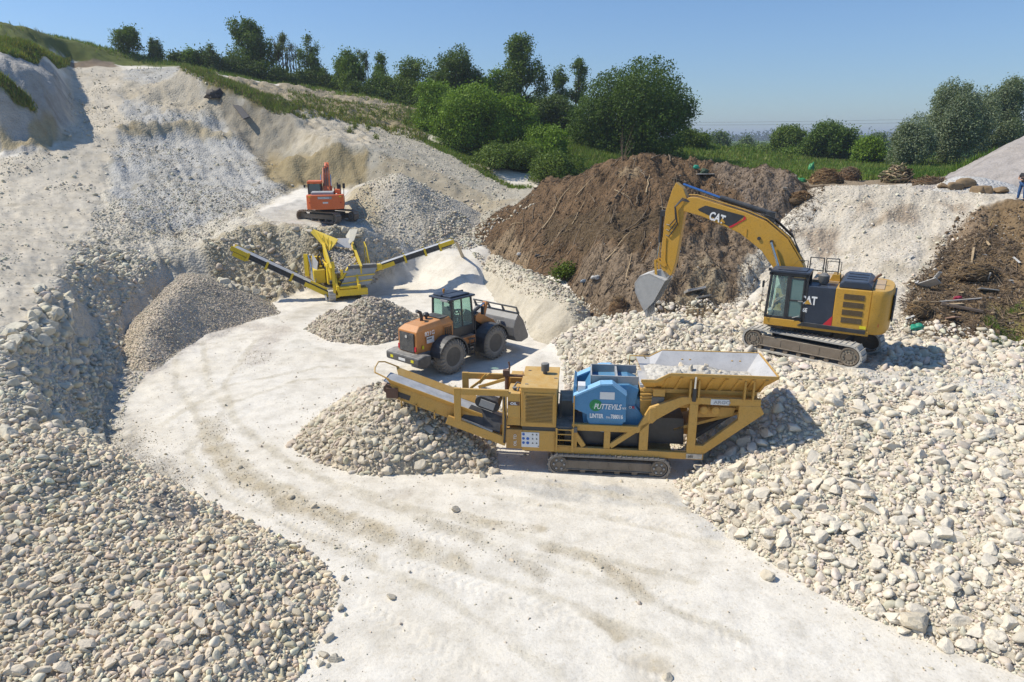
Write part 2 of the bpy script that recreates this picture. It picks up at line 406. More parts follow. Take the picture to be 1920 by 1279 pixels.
# heaps: outline at the ground, then ridge lines
HEAPS = {
 'right': dict(poly=[G(1030, 668, -.1), G(1052, 705, -.1), (2.2, 24.3, -.15), (5.2, 22.9, -.1), (6.4, 20.9, -.1), G(1262, 908, -.1), G(1292, 960, -.1), G(1380, 1018, -.1), G(1500, 1098, -.1), G(1600, 1150, -.1), G(1700, 1195, -.1), G(1900, 1270, -.1), (14, 8, -.1), (20, 5, -.1), (70, 5, .5), (70, 34, 2.2), G(1920, 655, 2.0), G(1790, 640, 2.0), G(1600, 612, 2.0), G(1400, 596, 1.6), G(1290, 594, 1.4), G(1180, 592, 1.4), G(1110, 610, .6)],
   lines=[[G(1120, 630, 1.6), G(1180, 608, 2.7), G(1260, 612, 2.75), G(1330, 628, 2.5), G(1400, 634, 2.2), G(1500, 640, 2.15), G(1600, 655, 2.15), G(1750, 665, 2.15), G(1920, 690, 2.2), (60, 28, 2.3)],
          [G(1150, 690, 1.3), G(1290, 690, 1.9), G(1400, 690, 2.15), G(1500, 710, 2.2), G(1650, 722, 2.2), G(1760, 735, 2.25), G(1920, 760, 2.3), (60, 22, 2.4)],
          [G(1480, 745, 2.25), G(1540, 770, 2.2), G(1560, 830, 1.6), G(1640, 850, 1.7), G(1800, 880, 1.7), G(1950, 900, 1.8)],
          [G(1330, 880, .5), G(1400, 860, .9), G(1420, 780, 1.6)],
          [G(1430, 980, .55), G(1600, 1000, .8), G(1780, 1040, .9), G(1950, 1080, 1.0)]], rough=.2, scale=1.6),
 'front': dict(poly=[(-9.0, 5, -.1), (-5.0, 7.5, -.1), G(560, 1279, -.1), G(610, 1190, -.1), G(640, 1110, -.1), G(610, 1065, -.1), G(540, 1020, -.1), G(450, 978, -.1), G(370, 935, -.1), G(310, 900, -.1), G(255, 868, -.1), G(200, 845, -.1), G(160, 815, .9), G(90, 800, 2.2), G(0, 800, 2.4), (-26, 16, 2.8), (-24, 5, 2.8)],
   lines=[[G(0, 830, 2.9), G(90, 832, 2.8), G(140, 850, 2.4), G(205, 862, 1.9), G(260, 890, 1.6), G(320, 925, 1.25), G(345, 975, .9), G(420, 1010, .75), G(500, 1060, .6)],
          [G(0, 1000, 2.0), G(150, 1030, 1.6), G(300, 1070, 1.1), G(400, 1150, .8)], [(-16, 7, 1.6), (-10, 9, .8)]], rough=.15, scale=1.2),
 'middle': dict(poly=[G(540, 842, -.1), G(590, 790, -.1), G(660, 740, -.1), G(720, 722, -.1), G(790, 715, -.1), (-1.2, 27.3, -.1), (0.2, 24.6, -.1), G(925, 845, -.1), G(935, 892, -.1), G(860, 893, -.1), G(760, 896, -.1), G(680, 898, -.1), G(600, 875, -.1)],
   lines=[[G(640, 800, .9), G(700, 750, 1.75), G(735, 737, 2.1), G(790, 752, 1.9), G(830, 775, 1.3), G(880, 820, .8), G(915, 868, .3)], [G(650, 860, .4), G(760, 862, .5)]], rough=.12, scale=1.0),
 'screen': dict(poly=[G(572, 622, -.1), G(590, 605, -.1), G(620, 585, -.1), (-10.5, 42, -.1), (-8, 43, -.1), (-5.5, 41, -.1), G(795, 612, -.1), G(790, 632, -.1), G(700, 652, -.1), G(620, 645, -.1)],
   lines=[[G(610, 612, .6), G(650, 580, 1.5), G(688, 556, 2.2), G(720, 560, 2.0), G(760, 600, .7)]], rough=.1, scale=1.0),
 'gravel': dict(poly=[G(232, 700, -.1), G(228, 650, .1), G(250, 590, 1.0), G(290, 545, 1.8), G(330, 510, 2.0), (-19, 46.5, .6), (-15.5, 46.5, 0), G(500, 560, -.1), G(528, 592, -.1), G(450, 612, -.1), G(385, 632, -.1), G(340, 662, -.1), G(290, 702, -.1)],
   lines=[[G(262, 640, .9), G(300, 575, 1.85), G(350, 525, 2.5), G(378, 513, 2.6), G(410, 530, 1.95), G(455, 548, 1.35), G(480, 560, .9)]], rough=.07, scale=1.5),
 'sand': dict(poly=[G(735, 546, -.1), G(742, 525, .2), (-6.0, 50.5, .3), (-3.5, 51, .4), (-1.8, 50, .9), G(915, 545, .2), G(905, 549, -.1), G(868, 551, -.1), G(810, 541, -.1), G(780, 547, -.1)],
   lines=[[G(760, 524, .9), G(796, 505, 1.75), G(820, 522, 1.0), G(845, 497, 2.15), G(868, 481, 2.75), G(884, 500, 1.9), G(903, 532, .7)]], rough=.03, scale=2),
 'ramp': dict(poly=[G(890, 482, 1.1), G(920, 462, 2.4), G(980, 500, 1.8), G(1060, 540, 1.6), G(1110, 580, 1.5), G(1145, 600, 1.5), G(1120, 640, -.1), G(1060, 655, -.1), G(1000, 645, -.1), G(985, 610, -.1), G(930, 575, -.1), G(905, 548, -.1)],
   lines=[[G(915, 478, 2.2), G(960, 500, 2.3), G(1020, 532, 2.2), G(1070, 562, 2.1), G(1105, 592, 1.8), G(1130, 610, 1.3)], [G(950, 545, .8), G(1000, 590, .8), G(1050, 620, .7)]], rough=.16, scale=1.5),
 'soil': dict(poly=[G(875, 462, 2.3), G(930, 415, 3.6), P(985, 372, 55), P(1020, 345, 58), (7, 60, 5.5), (14, 58, 6), (20, 52, 6.5), (20, 45, 6.2), (18.5, 41, 4), P(1430, 520, 37.5), G(1400, 585, 1.7), G(1330, 605, 1.5), G(1240, 600, 1.5), G(1150, 605, 1.4), G(1100, 572, 1.4), G(1050, 535, 1.5), G(960, 495, 1.7), G(900, 476, 1.9)],
   lines=[[P(980, 390, 53), P(1040, 345, 52), P(1105, 315, 50), P(1180, 296, 48), P(1245, 296, 47), P(1290, 303, 47), P(1330, 330, 46), P(1370, 325, 45.5), P(1440, 308, 44.5), P(1495, 345, 43)],
          [G(1020, 470, 3.6), G(1120, 450, 4.6), G(1220, 440, 5.2), P(1320, 430, 41)], [P(1400, 440, 40), P(1390, 500, 38)]], rough=.34, scale=2.2),
 'cone': dict(poly=[P(640, 400, 55), P(645, 350, 61), P(700, 340, 64), P(800, 360, 64), P(900, 395, 61), P(900, 425, 57), P(860, 455, 54), P(790, 470, 52.5), P(730, 462, 52), P(680, 440, 51.5), P(655, 420, 53)],
   lines=[[P(665, 375, 57), P(700, 345, 58), P(752, 322, 58), P(800, 350, 58), P(850, 390, 57.5)], [P(720, 400, 55), P(790, 410, 55)]], rough=.14, scale=1.6),
 'tall': dict(poly=[P(1690, 352, 43), P(1760, 335, 60), (75, 60, 7), (75, 44, 7), P(2000, 372, 39.5), P(1905, 362, 40.5), P(1800, 366, 42)],
   lines=[[P(1800, 335, 48), P(1850, 300, 50), P(1920, 258, 52), P(1990, 225, 53), P(2100, 240, 52)]], rough=.15, scale=2),
 'white': dict(poly=[P(1735, 360, 41), P(1760, 345, 46), P(1850, 340, 47), P(1925, 350, 44), P(1925, 366, 40), P(1850, 372, 39.3), P(1780, 366, 40)],
   lines=[[P(1765, 342, 43.5), P(1800, 321, 43.5), P(1830, 328, 43), P(1880, 350, 42)]], rough=.05, scale=1),
}
def inpoly(X, Y, poly):
    ins = np.zeros(X.shape, bool)
    n = len(poly)
    for i in range(n):
        x1, y1 = poly[i][0], poly[i][1]; x2, y2 = poly[(i + 1) % n][0], poly[(i + 1) % n][1]
        if y1 == y2: continue
        c = ((y1 > Y) != (y2 > Y)) & (X < (x2 - x1) * (Y - y1) / (y2 - y1) + x1)
        ins ^= c
    return ins
def polydist(X, Y, poly, closed=True):
    d = np.full(X.shape, 1e9); n = len(poly)
    for i in range(n if closed else n - 1):
        x1, y1 = poly[i][0], poly[i][1]; x2, y2 = poly[(i + 1) % n][0], poly[(i + 1) % n][1]
        L = (x2 - x1) ** 2 + (y2 - y1) ** 2 + 1e-9
        t = np.clip(((X - x1) * (x2 - x1) + (Y - y1) * (y2 - y1)) / L, 0, 1)
        d = np.minimum(d, np.hypot(X - x1 - t * (x2 - x1), Y - y1 - t * (y2 - y1)))
    return d
def window(poly, pad):
    ys = [p[1] for p in poly]; xs = [p[0] for p in poly]
    j0 = max(0, np.searchsorted(ROWY, min(ys) - pad)); j1 = min(NR, np.searchsorted(ROWY, max(ys) + pad) + 1)
    xa, xb = min(xs) - pad, max(xs) + pad
    t0 = min(xa / (ROWY[j0] + 7), xa / (ROWY[j1 - 1] + 7)); t1 = max(xb / (ROWY[j0] + 7), xb / (ROWY[j1 - 1] + 7))
    i0 = max(0, np.searchsorted(TCOL, t0) - 1); i1 = min(NC, np.searchsorted(TCOL, t1) + 1)
    return slice(j0, j1), slice(i0, i1)

# coarse total surface, used to pin outlines drawn on the photo to the ground
HZ = {}
for k, h in HEAPS.items():
    ws = window(h['poly'], 1.5)
    x, y = GX[ws], GY[ws]
    z = tin_eval([h['poly']] + h['lines'], x, y, closed=True)
    ins = inpoly(x, y, h['poly'])
    z = np.where(ins & ~np.isnan(z), z, ZB[ws] - 0.35)
    z = blur(z, *((1, 1) if k == 'sand' else (3, 2)))
    HZ[k] = [ws, z, ins]
def total():
    T = ZB.copy()
    for k, (ws, z, ins) in HZ.items(): T[ws] = np.maximum(T[ws], z)
    return T
TOT = total()
def hq(x, y, A=None):
    A = TOT if A is None else A
    x = np.asarray(x, float); y = np.asarray(y, float)
    j = np.clip(np.interp(y, ROWY, np.arange(NR)), 0, NR - 1.001)
    i = np.clip((x / (y + 7.0) - TCOL[0]) / (TCOL[1] - TCOL[0]), 0, NC - 1.001)
    j0 = j.astype(int); i0 = i.astype(int); fj = j - j0; fi = i - i0
    return (A[j0, i0] * (1 - fi) + A[j0, i0 + 1] * fi) * (1 - fj) + (A[j0 + 1, i0] * (1 - fi) + A[j0 + 1, i0 + 1] * fi) * fj
_ts = np.concatenate([np.arange(9, 130, 0.12), np.arange(130, 900, 3)])
def hit(px, py):
    r = ray(px, py); t = _ts
    z = CAMZ + r.z * t; h = hq(r.x * t, r.y * t)
    k = np.argmax(z <= h)
    if z[k] > h[k]: k = len(t) - 1
    t = t[k] - 0.06
    x, y = r.x * t, r.y * t
    return (x, y, float(hq(x, y)))
def W(pts): return [hit(a, b) for a, b in pts]

# ---- colours of the surface (linear albedo) and how stony it is (alpha)
CHALK = (.765, .715, .625, .3); RUBBLE = (.62, .57, .475, 1.0); ROAD = (.60, .54, .44, .45)
OCHRE = (.43, .35, .215, .7); SOIL = (.185, .12, .07, .9); SOILG = (.24, .18, .125, .8); GRASS = (.115, .17, .035, .3); DRY = (.2, .17, .07, .4)
GREY = (.38, .36, .34, .9); SANDC = (.50, .455, .375, .25); TAN = (.50, .43, .31, .5); FIELD = (.055, .12, .025, .3); RED = (.13, .06, .03, .5); GRAVC = (.40, .37, .33, .9); CREAM = (.60, .545, .45, .35)
COLR = np.zeros((NR, NC, 4)); COLR[:] = CHALK
ROUGH = np.full((NR, NC), 0.02)
def region(pix, col, edge=0.6, rough=None, nscale=None, A=None, world=None, amt=1.0):
    poly = world or W(pix)
    ws = window(poly, edge * 2)
    x, y = GX[ws], GY[ws]
    ns = nscale or edge * 2.5
    xx = x + edge * 1.3 * fbm(x, y, ns, 4, 5); yy = y + edge * 1.3 * fbm(x, y, ns, 4, 9)
    d = polydist(xx, yy, poly); d = np.where(inpoly(xx, yy, poly), d, -d)
    a = (sstep(-edge * .35, edge * .35, d) * amt)[..., None]
    B = COLR if A is None else A
    B[ws] = B[ws] * (1 - a) + np.array(col) * a
    if rough is not None: ROUGH[ws] = ROUGH[ws] * (1 - a[..., 0]) + rough * a[..., 0]
def stroke(pix, width, col, rough=None, amt=1.0, world=None):
    poly = world or W(pix); ws = window(poly, width * 2); x, y = GX[ws], GY[ws]
    xx = x + width * .7 * fbm(x, y, width * 1.6, 4, 25); yy = y + width * .7 * fbm(x, y, width * 1.6, 4, 29)
    d = polydist(xx, yy, poly, False)
    a = (sstep(width, width * .35, d) * amt * np.clip(.75 + .9 * fbm(x, y, .5, 4, 77), 0, 1))[..., None]
    COLR[ws] = COLR[ws] * (1 - a) + np.array(col) * a
    if rough is not None: ROUGH[ws] = ROUGH[ws] * (1 - a[..., 0]) + rough * a[..., 0]

# country beyond
region(None, GRASS, 3, .1, world=[(-3000, 100), (-90, 88), (-50, 101), (-20, 98), (-8, 97), (6, 74), (14, 60), (60, 56), (3000, 50), (12000, 9000), (-12000, 9000)], nscale=9)
region(None, FIELD, 3, .05, world=[(40, 95), (200, 95), (400, 320), (60, 320)], nscale=20)
region(None, (.32, .25, .12, .2), 5, .05, world=[(60, 330), (600, 330), (600, 520), (80, 520)], nscale=20)
region(None, (.10, .16, .04, .2), 9, .05, world=[(-500, 540), (1200, 540), (1800, 1200), (-900, 1200)], nscale=50)
# left bank and bench
region([(-60, 620), (0, 300), (120, 290), (210, 240), (560, 345), (480, 400), (760, 430), (760, 500), (700, 535), (540, 545), (300, 590), (235, 660), (205, 770), (185, 860), (0, 900), (-60, 900)], RUBBLE, .5, .14)
region([(115, 112), (300, 128), (345, 126), (420, 175), (480, 270), (560, 340), (470, 390), (380, 430), (250, 430), (180, 260), (125, 230)], (.50, .485, .45, .9), 1, .16)
region([(-80, 620), (-60, 300), (40, 296), (110, 280), (130, 180), (115, 112), (225, 124), (235, 230), (205, 300), (180, 400), (130, 480), (75, 600), (20, 640)], ROAD, .9, .07)
region([(-60, 640), (60, 610), (85, 560), (100, 600), (180, 690), (185, 800), (100, 810), (-60, 850)], (.54, .515, .46, 1), .5, .22)
region([(150, 740), (185, 700), (205, 640), (240, 640), (215, 720), (195, 850), (150, 830)], (.50, .45, .35, .9), .3, .16)
region([(150, 800), (190, 760), (195, 850), (160, 840)], (.42, .34, .2, .8), .25, .2)
region([(-60, 285), (60, 290), (110, 270), (128, 225), (118, 150), (60, 110), (-60, 95)], (.44, .42, .39, .8), .7, .15)
region([(0, 250), (60, 262), (108, 235), (118, 262), (100, 285), (0, 286)], OCHRE, .8, .2)
region([(220, 238), (330, 232), (440, 252), (438, 268), (330, 256), (225, 260)], (.44, .38, .27, .8), 1.4, .28)
region([(230, 150), (330, 140), (345, 130), (400, 170), (430, 240), (330, 215), (240, 180)], (.50, .445, .35, .8), 2.0, .22)
region([(395, 165), (420, 175), (470, 255), (530, 325), (500, 300), (430, 225)], (.20, .14, .08, .8), .5, .3)
region([(345, 128), (460, 180), (545, 212), (560, 230), (545, 290), (520, 325), (430, 220), (390, 165)], (.36, .32, .25, .7), 1.2, .25)
region([(500, 300), (560, 275), (690, 275), (700, 300), (640, 355), (555, 352), (520, 335)], (.36, .29, .17, .7), 2.2, .28)
region([(520, 270), (620, 262), (700, 272), (690, 290), (560, 292)], (.42, .38, .3, .7), 1.5, .25)
region([(545, 212), (620, 210), (700, 232), (790, 262), (760, 290), (690, 285), (600, 280), (545, 285)], (.52, .465, .37, .7), 1.2, .24)
region([(690, 235), (790, 265), (860, 290), (965, 352), (1010, 350), (1010, 382), (880, 392), (820, 395), (700, 340), (690, 290)], (.46, .42, .34, .4), .8, .12)
region([(690, 290), (760, 300), (900, 360), (980, 375), (880, 390), (800, 385), (700, 345)], (.42, .36, .26, .3), 1.8, .16)
region([(330, 128), (420, 143), (520, 162), (540, 160), (800, 195), (800, 262), (700, 236), (620, 216), (540, 212), (460, 180), (400, 155)], (.44, .37, .26, 1), .8, .35)
region([(340, 122), (400, 145), (470, 170), (545, 206), (540, 214), (460, 185), (400, 160), (345, 135)], DRY, .8, .1)
region([(560, 180), (790, 215), (790, 245), (640, 225), (560, 205)], (.30, .25, .13, .8), .8, .3, amt=.6)
region([(-80, 50), (60, 52), (300, 112), (345, 128), (215, 122), (112, 102), (108, 130), (40, 105), (-60, 100)], (.13, .15, .04, .4), 1.2, .12)
region([(-60, 145), (0, 140), (50, 180), (65, 215), (40, 200), (0, 165), (-60, 165)], GRASS, .5, .15)
region([(115, 104), (215, 118), (220, 126), (115, 114)], (.26, .2, .14, .5), .4, .1)
region([(1035, 240), (1120, 240), (1130, 300), (1050, 300)], (.44, .36, .24, .8), .7, .25)
region(None, GRASS, 1.2, .15, world=[(-14, 90), (-6, 82), (1, 76), (8, 68), (16, 62), (24, 58), (24, 80), (-5, 100), (-14, 98)])
# shelf, face behind the screener
region([(380, 450), (520, 425), (600, 430), (690, 440), (680, 520), (560, 540), (420, 540)], (.50, .44, .33, 1), .5, .3)
region([(480, 400), (560, 372), (660, 395), (680, 425), (600, 425), (500, 415)], (.58, .545, .48, .4), .6, .06)
region([(860, 395), (1010, 378), (1010, 395), (930, 420), (880, 470), (830, 470), (760, 470), (740, 440)], (.55, .53, .47, .7), .5, .14)
region(None, (.30, .235, .16, .8), 1.2, .1, world=[(15, 43.5), (24, 43), (33, 41), (60, 46), (60, 57), (22, 58), (14, 60), (13, 50)])
# right chalk hill and its brown flank
region([(1380, 600), (1480, 400), (1530, 355), (1700, 345), (1930, 365), (1930, 380), (1860, 560), (1700, 640), (1500, 620)], (.60, .54, .45, .7), .8, .12)
region([(1690, 545), (1790, 440), (1850, 390), (1880, 372), (2100, 372), (2200, 640), (1925, 662), (1850, 655), (1700, 635)], (.23, .16, .09, .9), .6, .3)
for q, s in [([(1500, 440), (1560, 430), (1600, 440), (1590, 480), (1540, 490)], .45), ([(1660, 400), (1720, 395), (1690, 425), (1640, 440)], .4), ([(1740, 380), (1800, 378), (1770, 400)], .4), ([(1600, 395), (1640, 380), (1610, 420)], .3), ([(1740, 470), (1800, 400), (1830, 400), (1780, 470)], .5)]:
    region(q, (.30, .22, .15, .8), 1.1, .25, amt=.7)
region([(1840, 580), (1930, 560), (1930, 660), (1850, 655)], (.20, .17, .06, .7), .5, .2)
# tracks and stains on the floor
FLOOR_STROKES = [([(395, 790), (415, 850), (470, 905), (560, 945), (650, 975), (740, 1010), (850, 1055)], .62, TAN, .95),
 ([(235, 700), (215, 790), (260, 850), (330, 905)], .9, (.44, .41, .36, .8), .8),
 ([(430, 600), (300, 660), (250, 720)], 1.2, (.46, .42, .38, .8), .8), ([(450, 600), (520, 620), (480, 680)], 1.0, (.50, .44, .38, .7), .6),
 ([(860, 968), (930, 985), (1010, 995)], .3, TAN, .8), ([(790, 975), (900, 1010), (960, 1050), (1020, 1080)], .35, (.5, .45, .36, .5), .8),
 ([(1030, 1025), (1110, 1045), (1190, 1095), (1205, 1115)], .36, TAN, .8), ([(620, 1015), (690, 1045)], .35, TAN, .6),
 ([(1090, 1145), (1150, 1175), (1170, 1200)], .3, TAN, .8), ([(1190, 1235), (1240, 1250)], .35, TAN, .8),
 ([(950, 905), (1090, 930), (1240, 935), (1340, 990)], .6, (.55, .535, .50, .5), .8), ([(560, 640), (660, 690), (720, 700)], .5, (.56, .52, .44, .4), .6),
 ([(720, 930), (760, 925)], .4, (.5, .45, .38, .4), .6), ([(1010, 905), (1250, 925)], .35, (.52, .51, .49, .5), .8), ([(540, 600), (600, 575), (680, 570)], 1.2, (.55, .5, .41, .4), .7), ([(800, 640), (950, 650), (1040, 690)], .8, (.56, .52, .46, .4), .5)]
FLOOR_STROKES += [(q_, .22, (.60, .545, .44, .5), .75) for q_ in (
 [(330, 640), (330, 720), (400, 830), (540, 925), (760, 1030), (1000, 1110), (1250, 1210)], [(380, 640), (390, 720), (460, 815), (600, 900), (820, 985), (1080, 1070), (1400, 1200)],
 [(480, 640), (420, 720), (440, 790), (560, 880), (760, 950), (1000, 1010), (1300, 1090)], [(700, 705), (560, 715), (430, 760), (350, 850), (420, 930), (600, 1010), (850, 1130), (1050, 1270)],
 [(760, 690), (600, 690), (420, 725), (300, 800)], [(1000, 900), (1150, 925), (1300, 960)], [(900, 925), (1100, 960), (1350, 1020)])]
for p_, w_, c_, a_ in FLOOR_STROKES: stroke(p_, w_, c_, .04, a_)
FS_W = [(W(p_), w_) for p_, w_, c_, a_ in FLOOR_STROKES[:8]]

# displacement
def treads(pix, width, period, amp, chev=.8):
    poly = W(pix); ws = window(poly, width * 2); x, y = GX[ws], GY[ws]
    best = np.full(x.shape, 1e9); S_ = np.zeros(x.shape); D_ = np.zeros(x.shape); acc = 0
    for i in range(len(poly) - 1):
        x1, y1 = poly[i][:2]; x2, y2 = poly[i + 1][:2]; L = math.hypot(x2 - x1, y2 - y1); t = np.clip(((x - x1) * (x2 - x1) + (y - y1) * (y2 - y1)) / L ** 2, 0, 1)
        d = np.hypot(x - x1 - t * (x2 - x1), y - y1 - t * (y2 - y1)); sg = ((x - x1) * (y2 - y1) - (y - y1) * (x2 - x1)) / L
        m = d < best; best = np.where(m, d, best); S_ = np.where(m, acc + t * L, S_); D_ = np.where(m, sg, D_); acc += L
    a = sstep(width * .55, width * .4, best) * np.clip(.6 + 1.2 * fbm(x, y, 1.1, 3, 93), 0, 1)
    TREAD[ws] += a * .5 * (amp * np.sin(2 * math.pi * (S_ + chev * np.abs(D_)) / period) - amp * 1.3)
TREAD = np.zeros((NR, NC))
for a_, w_, p_, m_ in [([(1340, 905), (1230, 935), (1080, 935), (900, 915)], .5, .22, .028), ([(1400, 985), (1250, 985), (1090, 965), (960, 950)], .5, .22, .024), ([(1500, 1260), (1250, 1120), (1000, 1040), (700, 985), (520, 920), (400, 800)], .55, .26, .022), ([(1250, 1275), (1050, 1150), (760, 1060), (560, 985), (420, 900), (350, 800)], .55, .26, .022), ([(350, 1000), (640, 1110), (900, 1275)], .5, .26, .018), ([(760, 700), (640, 720), (480, 760), (360, 850)], .55, .26, .025), ([(830, 720), (700, 705), (560, 700), (400, 720), (300, 780)], .55, .26, .025), ([(1700, 712), (1800, 722), (1925, 735)], .6, .24, .03), ([(600, 640), (460, 700), (330, 800)], .5, .26, .02)]:
    treads(a_, w_, p_, m_)
def rills(x, y, ang, w=1.0):
    c, s = math.cos(ang), math.sin(ang); u = x * c + y * s; v = -x * s + y * c
    return fbm(u / 6.0, v, w, 4, 91, .6)
def relief(x, y, amp):
    n = .55 * fbm(x, y, 2.2, 5, 3, .6) + .45 * ridged(x, y, .9, 4, 41) - .1
    return amp * n * 1.6
ZG = ZB + np.where(GY < 130, relief(GX, GY, ROUGH) + .05 * fbm(GX, GY, 6, 3, 8) + (.004 + .014 * sstep(.45, .8, vnoise(GX / 1.7, GY / 1.7, 55))) * fbm(GX, GY, .4, 4, 88, .65), 0.0)
ZG += TREAD
# gullies running down the steep faces
gy_, gx_ = np.gradient(blur(ZB, 8, 1))
slope_n = np.clip(np.hypot(gx_ / (np.gradient(GX, axis=1) + 1e-6), gy_ / (np.gradient(GY, axis=0) + 1e-6)), 0, 3)
steep = sstep(.35, 1.0, slope_n) * (GY < 125) * (GY > 14)
far_ = sstep(36, 60, GY) * (GY < 125)
ZG += far_ * np.clip(ROUGH, 0, .3) * 1.6 * (.6 * fbm(GX, GY, 3.0, 5, 33, .62) + .5 * ridged(GX, GY, 1.5, 4, 34) - .15)
sc_ = (GX < -14) & (GY > 26) & (GY < 90); ZG += np.where(sc_, np.clip(ROUGH, 0, .2) * 2.6 * rills(GX, GY, R(-55), .9), 0)
hl_ = (GX > 9) & (GY > 27) & (GY < 46); ZG += np.where(hl_, np.clip(ROUGH, 0, .2) * 1.7 * rills(GX, GY, R(60), 1.1), 0)
mott = np.clip(1 - .30 * sstep(.1, .6, fbm(GX, GY, 1.4, 5, 35, .65) + .35 * fbm(GX, GY, 7, 3, 36)) * np.clip(ROUGH * 7, 0, 1), .5, 1); COLR[..., :3] *= mott[..., None] ** np.array([.9, 1.0, 1.25])
ZG += steep * (.22 * fbm(GX * 1.0 + GY * .35, GY * .22, 1.1, 3, 61) + .12 * fbm(GX, GY, .7, 3, 62))
HCOL = dict(right=(.66, .59, .475, 1), front=(.64, .55, .42, 1), middle=(.56, .49, .38, 1), screen=(.52, .46, .37, 1), gravel=(.58, .50, .40, 1), sand=(.40, .355, .28, .3),
            ramp=(.56, .505, .405, .6), soil=SOIL, cone=(.58, .53, .44, .8), tall=(.40, .365, .34, .6), white=(.60, .585, .56, 1))
HLAB = dict(right=('rubble_heap', 'vast heap of pale chalk rubble filling the right foreground under the big excavator', 'heap'),
 front=('stone_heap', 'wide grey heap of broken stones in the left foreground', 'heap'),
 middle=('stone_heap', 'crushed stone heap below the discharge belt of the blue and yellow crusher', 'heap'),
 screen=('stone_heap', 'low heap of coarse stones between the yellow screener and the wheel loader', 'heap'),
 gravel=('gravel_heap', 'brownish gravel heap at the foot of the left chalk bank', 'heap'),
 sand=('sand_heap', 'twin peaked heap of fine sand behind the loader cab, under the end of a conveyor', 'heap'),
 ramp=('sand_heap', 'pale sandy slope pushed up beside the loader bucket below the brown soil', 'heap'),
 soil=('soil_heap', 'large brown soil heap full of branches in the middle of the pit', 'heap'),
 cone=('chalk_heap', 'pointed chalk heap to the right of the orange excavator', 'heap'),
 tall=('spoil_heap', 'tall pinkish grey spoil heap at the far right edge', 'heap'),
 white=('gravel_heap', 'small white gravel heap on the right plateau beside the standing man', 'heap'))
for k, h in HEAPS.items():
    ws, z, ins = HZ[k]; x, y = GX[ws], GY[ws]
    z = z + relief(x, y, h['rough']) * (h['scale'] > 0)
    if k in ('soil',):
        z += (.6 * fbm(x, y, 1.6, 5, 71, .62) + .28 * ridged(x, y, .7, 4, 72) + .12 * fbm(x, y, .3, 3, 73)) * ins
    if k in ('cone', 'ramp', 'sand'):
        z += .08 * fbm(x * 1.5, y * .5, .8, 3, 66)
    HZ[k][1] = z
    col = np.zeros(x.shape + (4,)); col[:] = HCOL[k]; col[..., :3] *= (1 - .22 * sstep(.0, .6, fbm(x, y, 1.3, 4, 37)))[..., None]
    A = np.zeros((NR, NC, 4)); A[ws] = col
    if k == 'soil':
        region([(1130, 560), (1200, 500), (1330, 440), (1420, 360), (1500, 330), (1480, 420), (1390, 600), (1240, 600)], SOILG, .8, A=A)
        region([(1330, 330), (1400, 320), (1440, 300), (1500, 340), (1490, 400), (1420, 430), (1380, 380)], (.24, .185, .14, .8), .7, A=A)
        region([(1040, 560), (1080, 500), (1160, 480), (1200, 500), (1180, 580), (1110, 600)], SOILG, .6, A=A)
        region([(880, 460), (960, 430), (1000, 480), (960, 505)], (.30, .22, .14, .6), .5, A=A)
        region([(1160, 330), (1195, 320), (1200, 345), (1165, 345)], (.32, .24, .15, .3), .3, A=A)
        region([(1420, 430), (1500, 390), (1450, 540), (1400, 605), (1350, 600)], (.56, .51, .42, .8), .6, A=A)
        region([(1230, 600), (1300, 500), (1350, 520), (1380, 600)], (.32, .26, .18, .9), .5, A=A)
        region([(1000, 440), (1130, 400), (1250, 420), (1200, 480), (1080, 480)], (.10, .075, .045, .7), .7, A=A, amt=.7)
    if k == 'right':
        region([(1560, 690), (1750, 700), (1920, 700), (1920, 760), (1750, 745), (1600, 720)], (.58, .55, .49, .5), .6, A=A)
        region([(1160, 590), (1260, 585), (1300, 600), (1270, 625), (1190, 612)], (.64, .62, .58, .3), .4, A=A)
        region([(1750, 900), (1560, 830), (1640, 880)], (.45, .40, .33, 1), .8, A=A)
    if k == 'front':
        region([(270, 880), (330, 900), (345, 980), (400, 1000), (380, 1050), (300, 980)], (.33, .29, .24, .7), .4, A=A)
    if k == 'cone':
        region([(650, 370), (690, 350), (720, 440), (680, 440)], (.50, .43, .30, .8), .6, A=A)
    h['col'] = A[ws]
TOT = ZG.copy()
for k, (ws, z, ins) in HZ.items(): TOT[ws] = np.maximum(TOT[ws], z)

def grid_mesh(name, x, y, z, col, keep, mat):
    idx = np.arange(x.size).reshape(x.shape)
    F = np.stack([idx[:-1, :-1], idx[:-1, 1:], idx[1:, 1:], idx[1:, :-1]], -1).reshape(-1, 4)
    if keep is not None:
        kf = (keep[:-1, :-1] | keep[:-1, 1:] | keep[1:, 1:] | keep[1:, :-1]).ravel(); F = F[kf]
        used = np.zeros(x.size, bool); used[F] = True
        mp = np.cumsum(used) - 1; F = mp[F]
    else: used = np.ones(x.size, bool)
    V = np.stack([x, y, z], -1).reshape(-1, 3)[used]
    return np_mesh(name, V, F, True, [mat], attr=col.reshape(-1, 4)[used])
g = link_mesh('ground', grid_mesh('ground', GX, GY, ZG, COLR, None, GROUND_M)); tag(g, kind='structure')
for k, h in HEAPS.items():
    ws, z, ins = HZ[k]
    keep = (z > ZG[ws] - .12) & ins
    nm, lab, cat = HLAB[k]
    o = link_mesh(nm, grid_mesh(nm, GX[ws], GY[ws], z, h['col'], keep, GROUND_M)); tag(o, lab, cat)
print('terrain done')
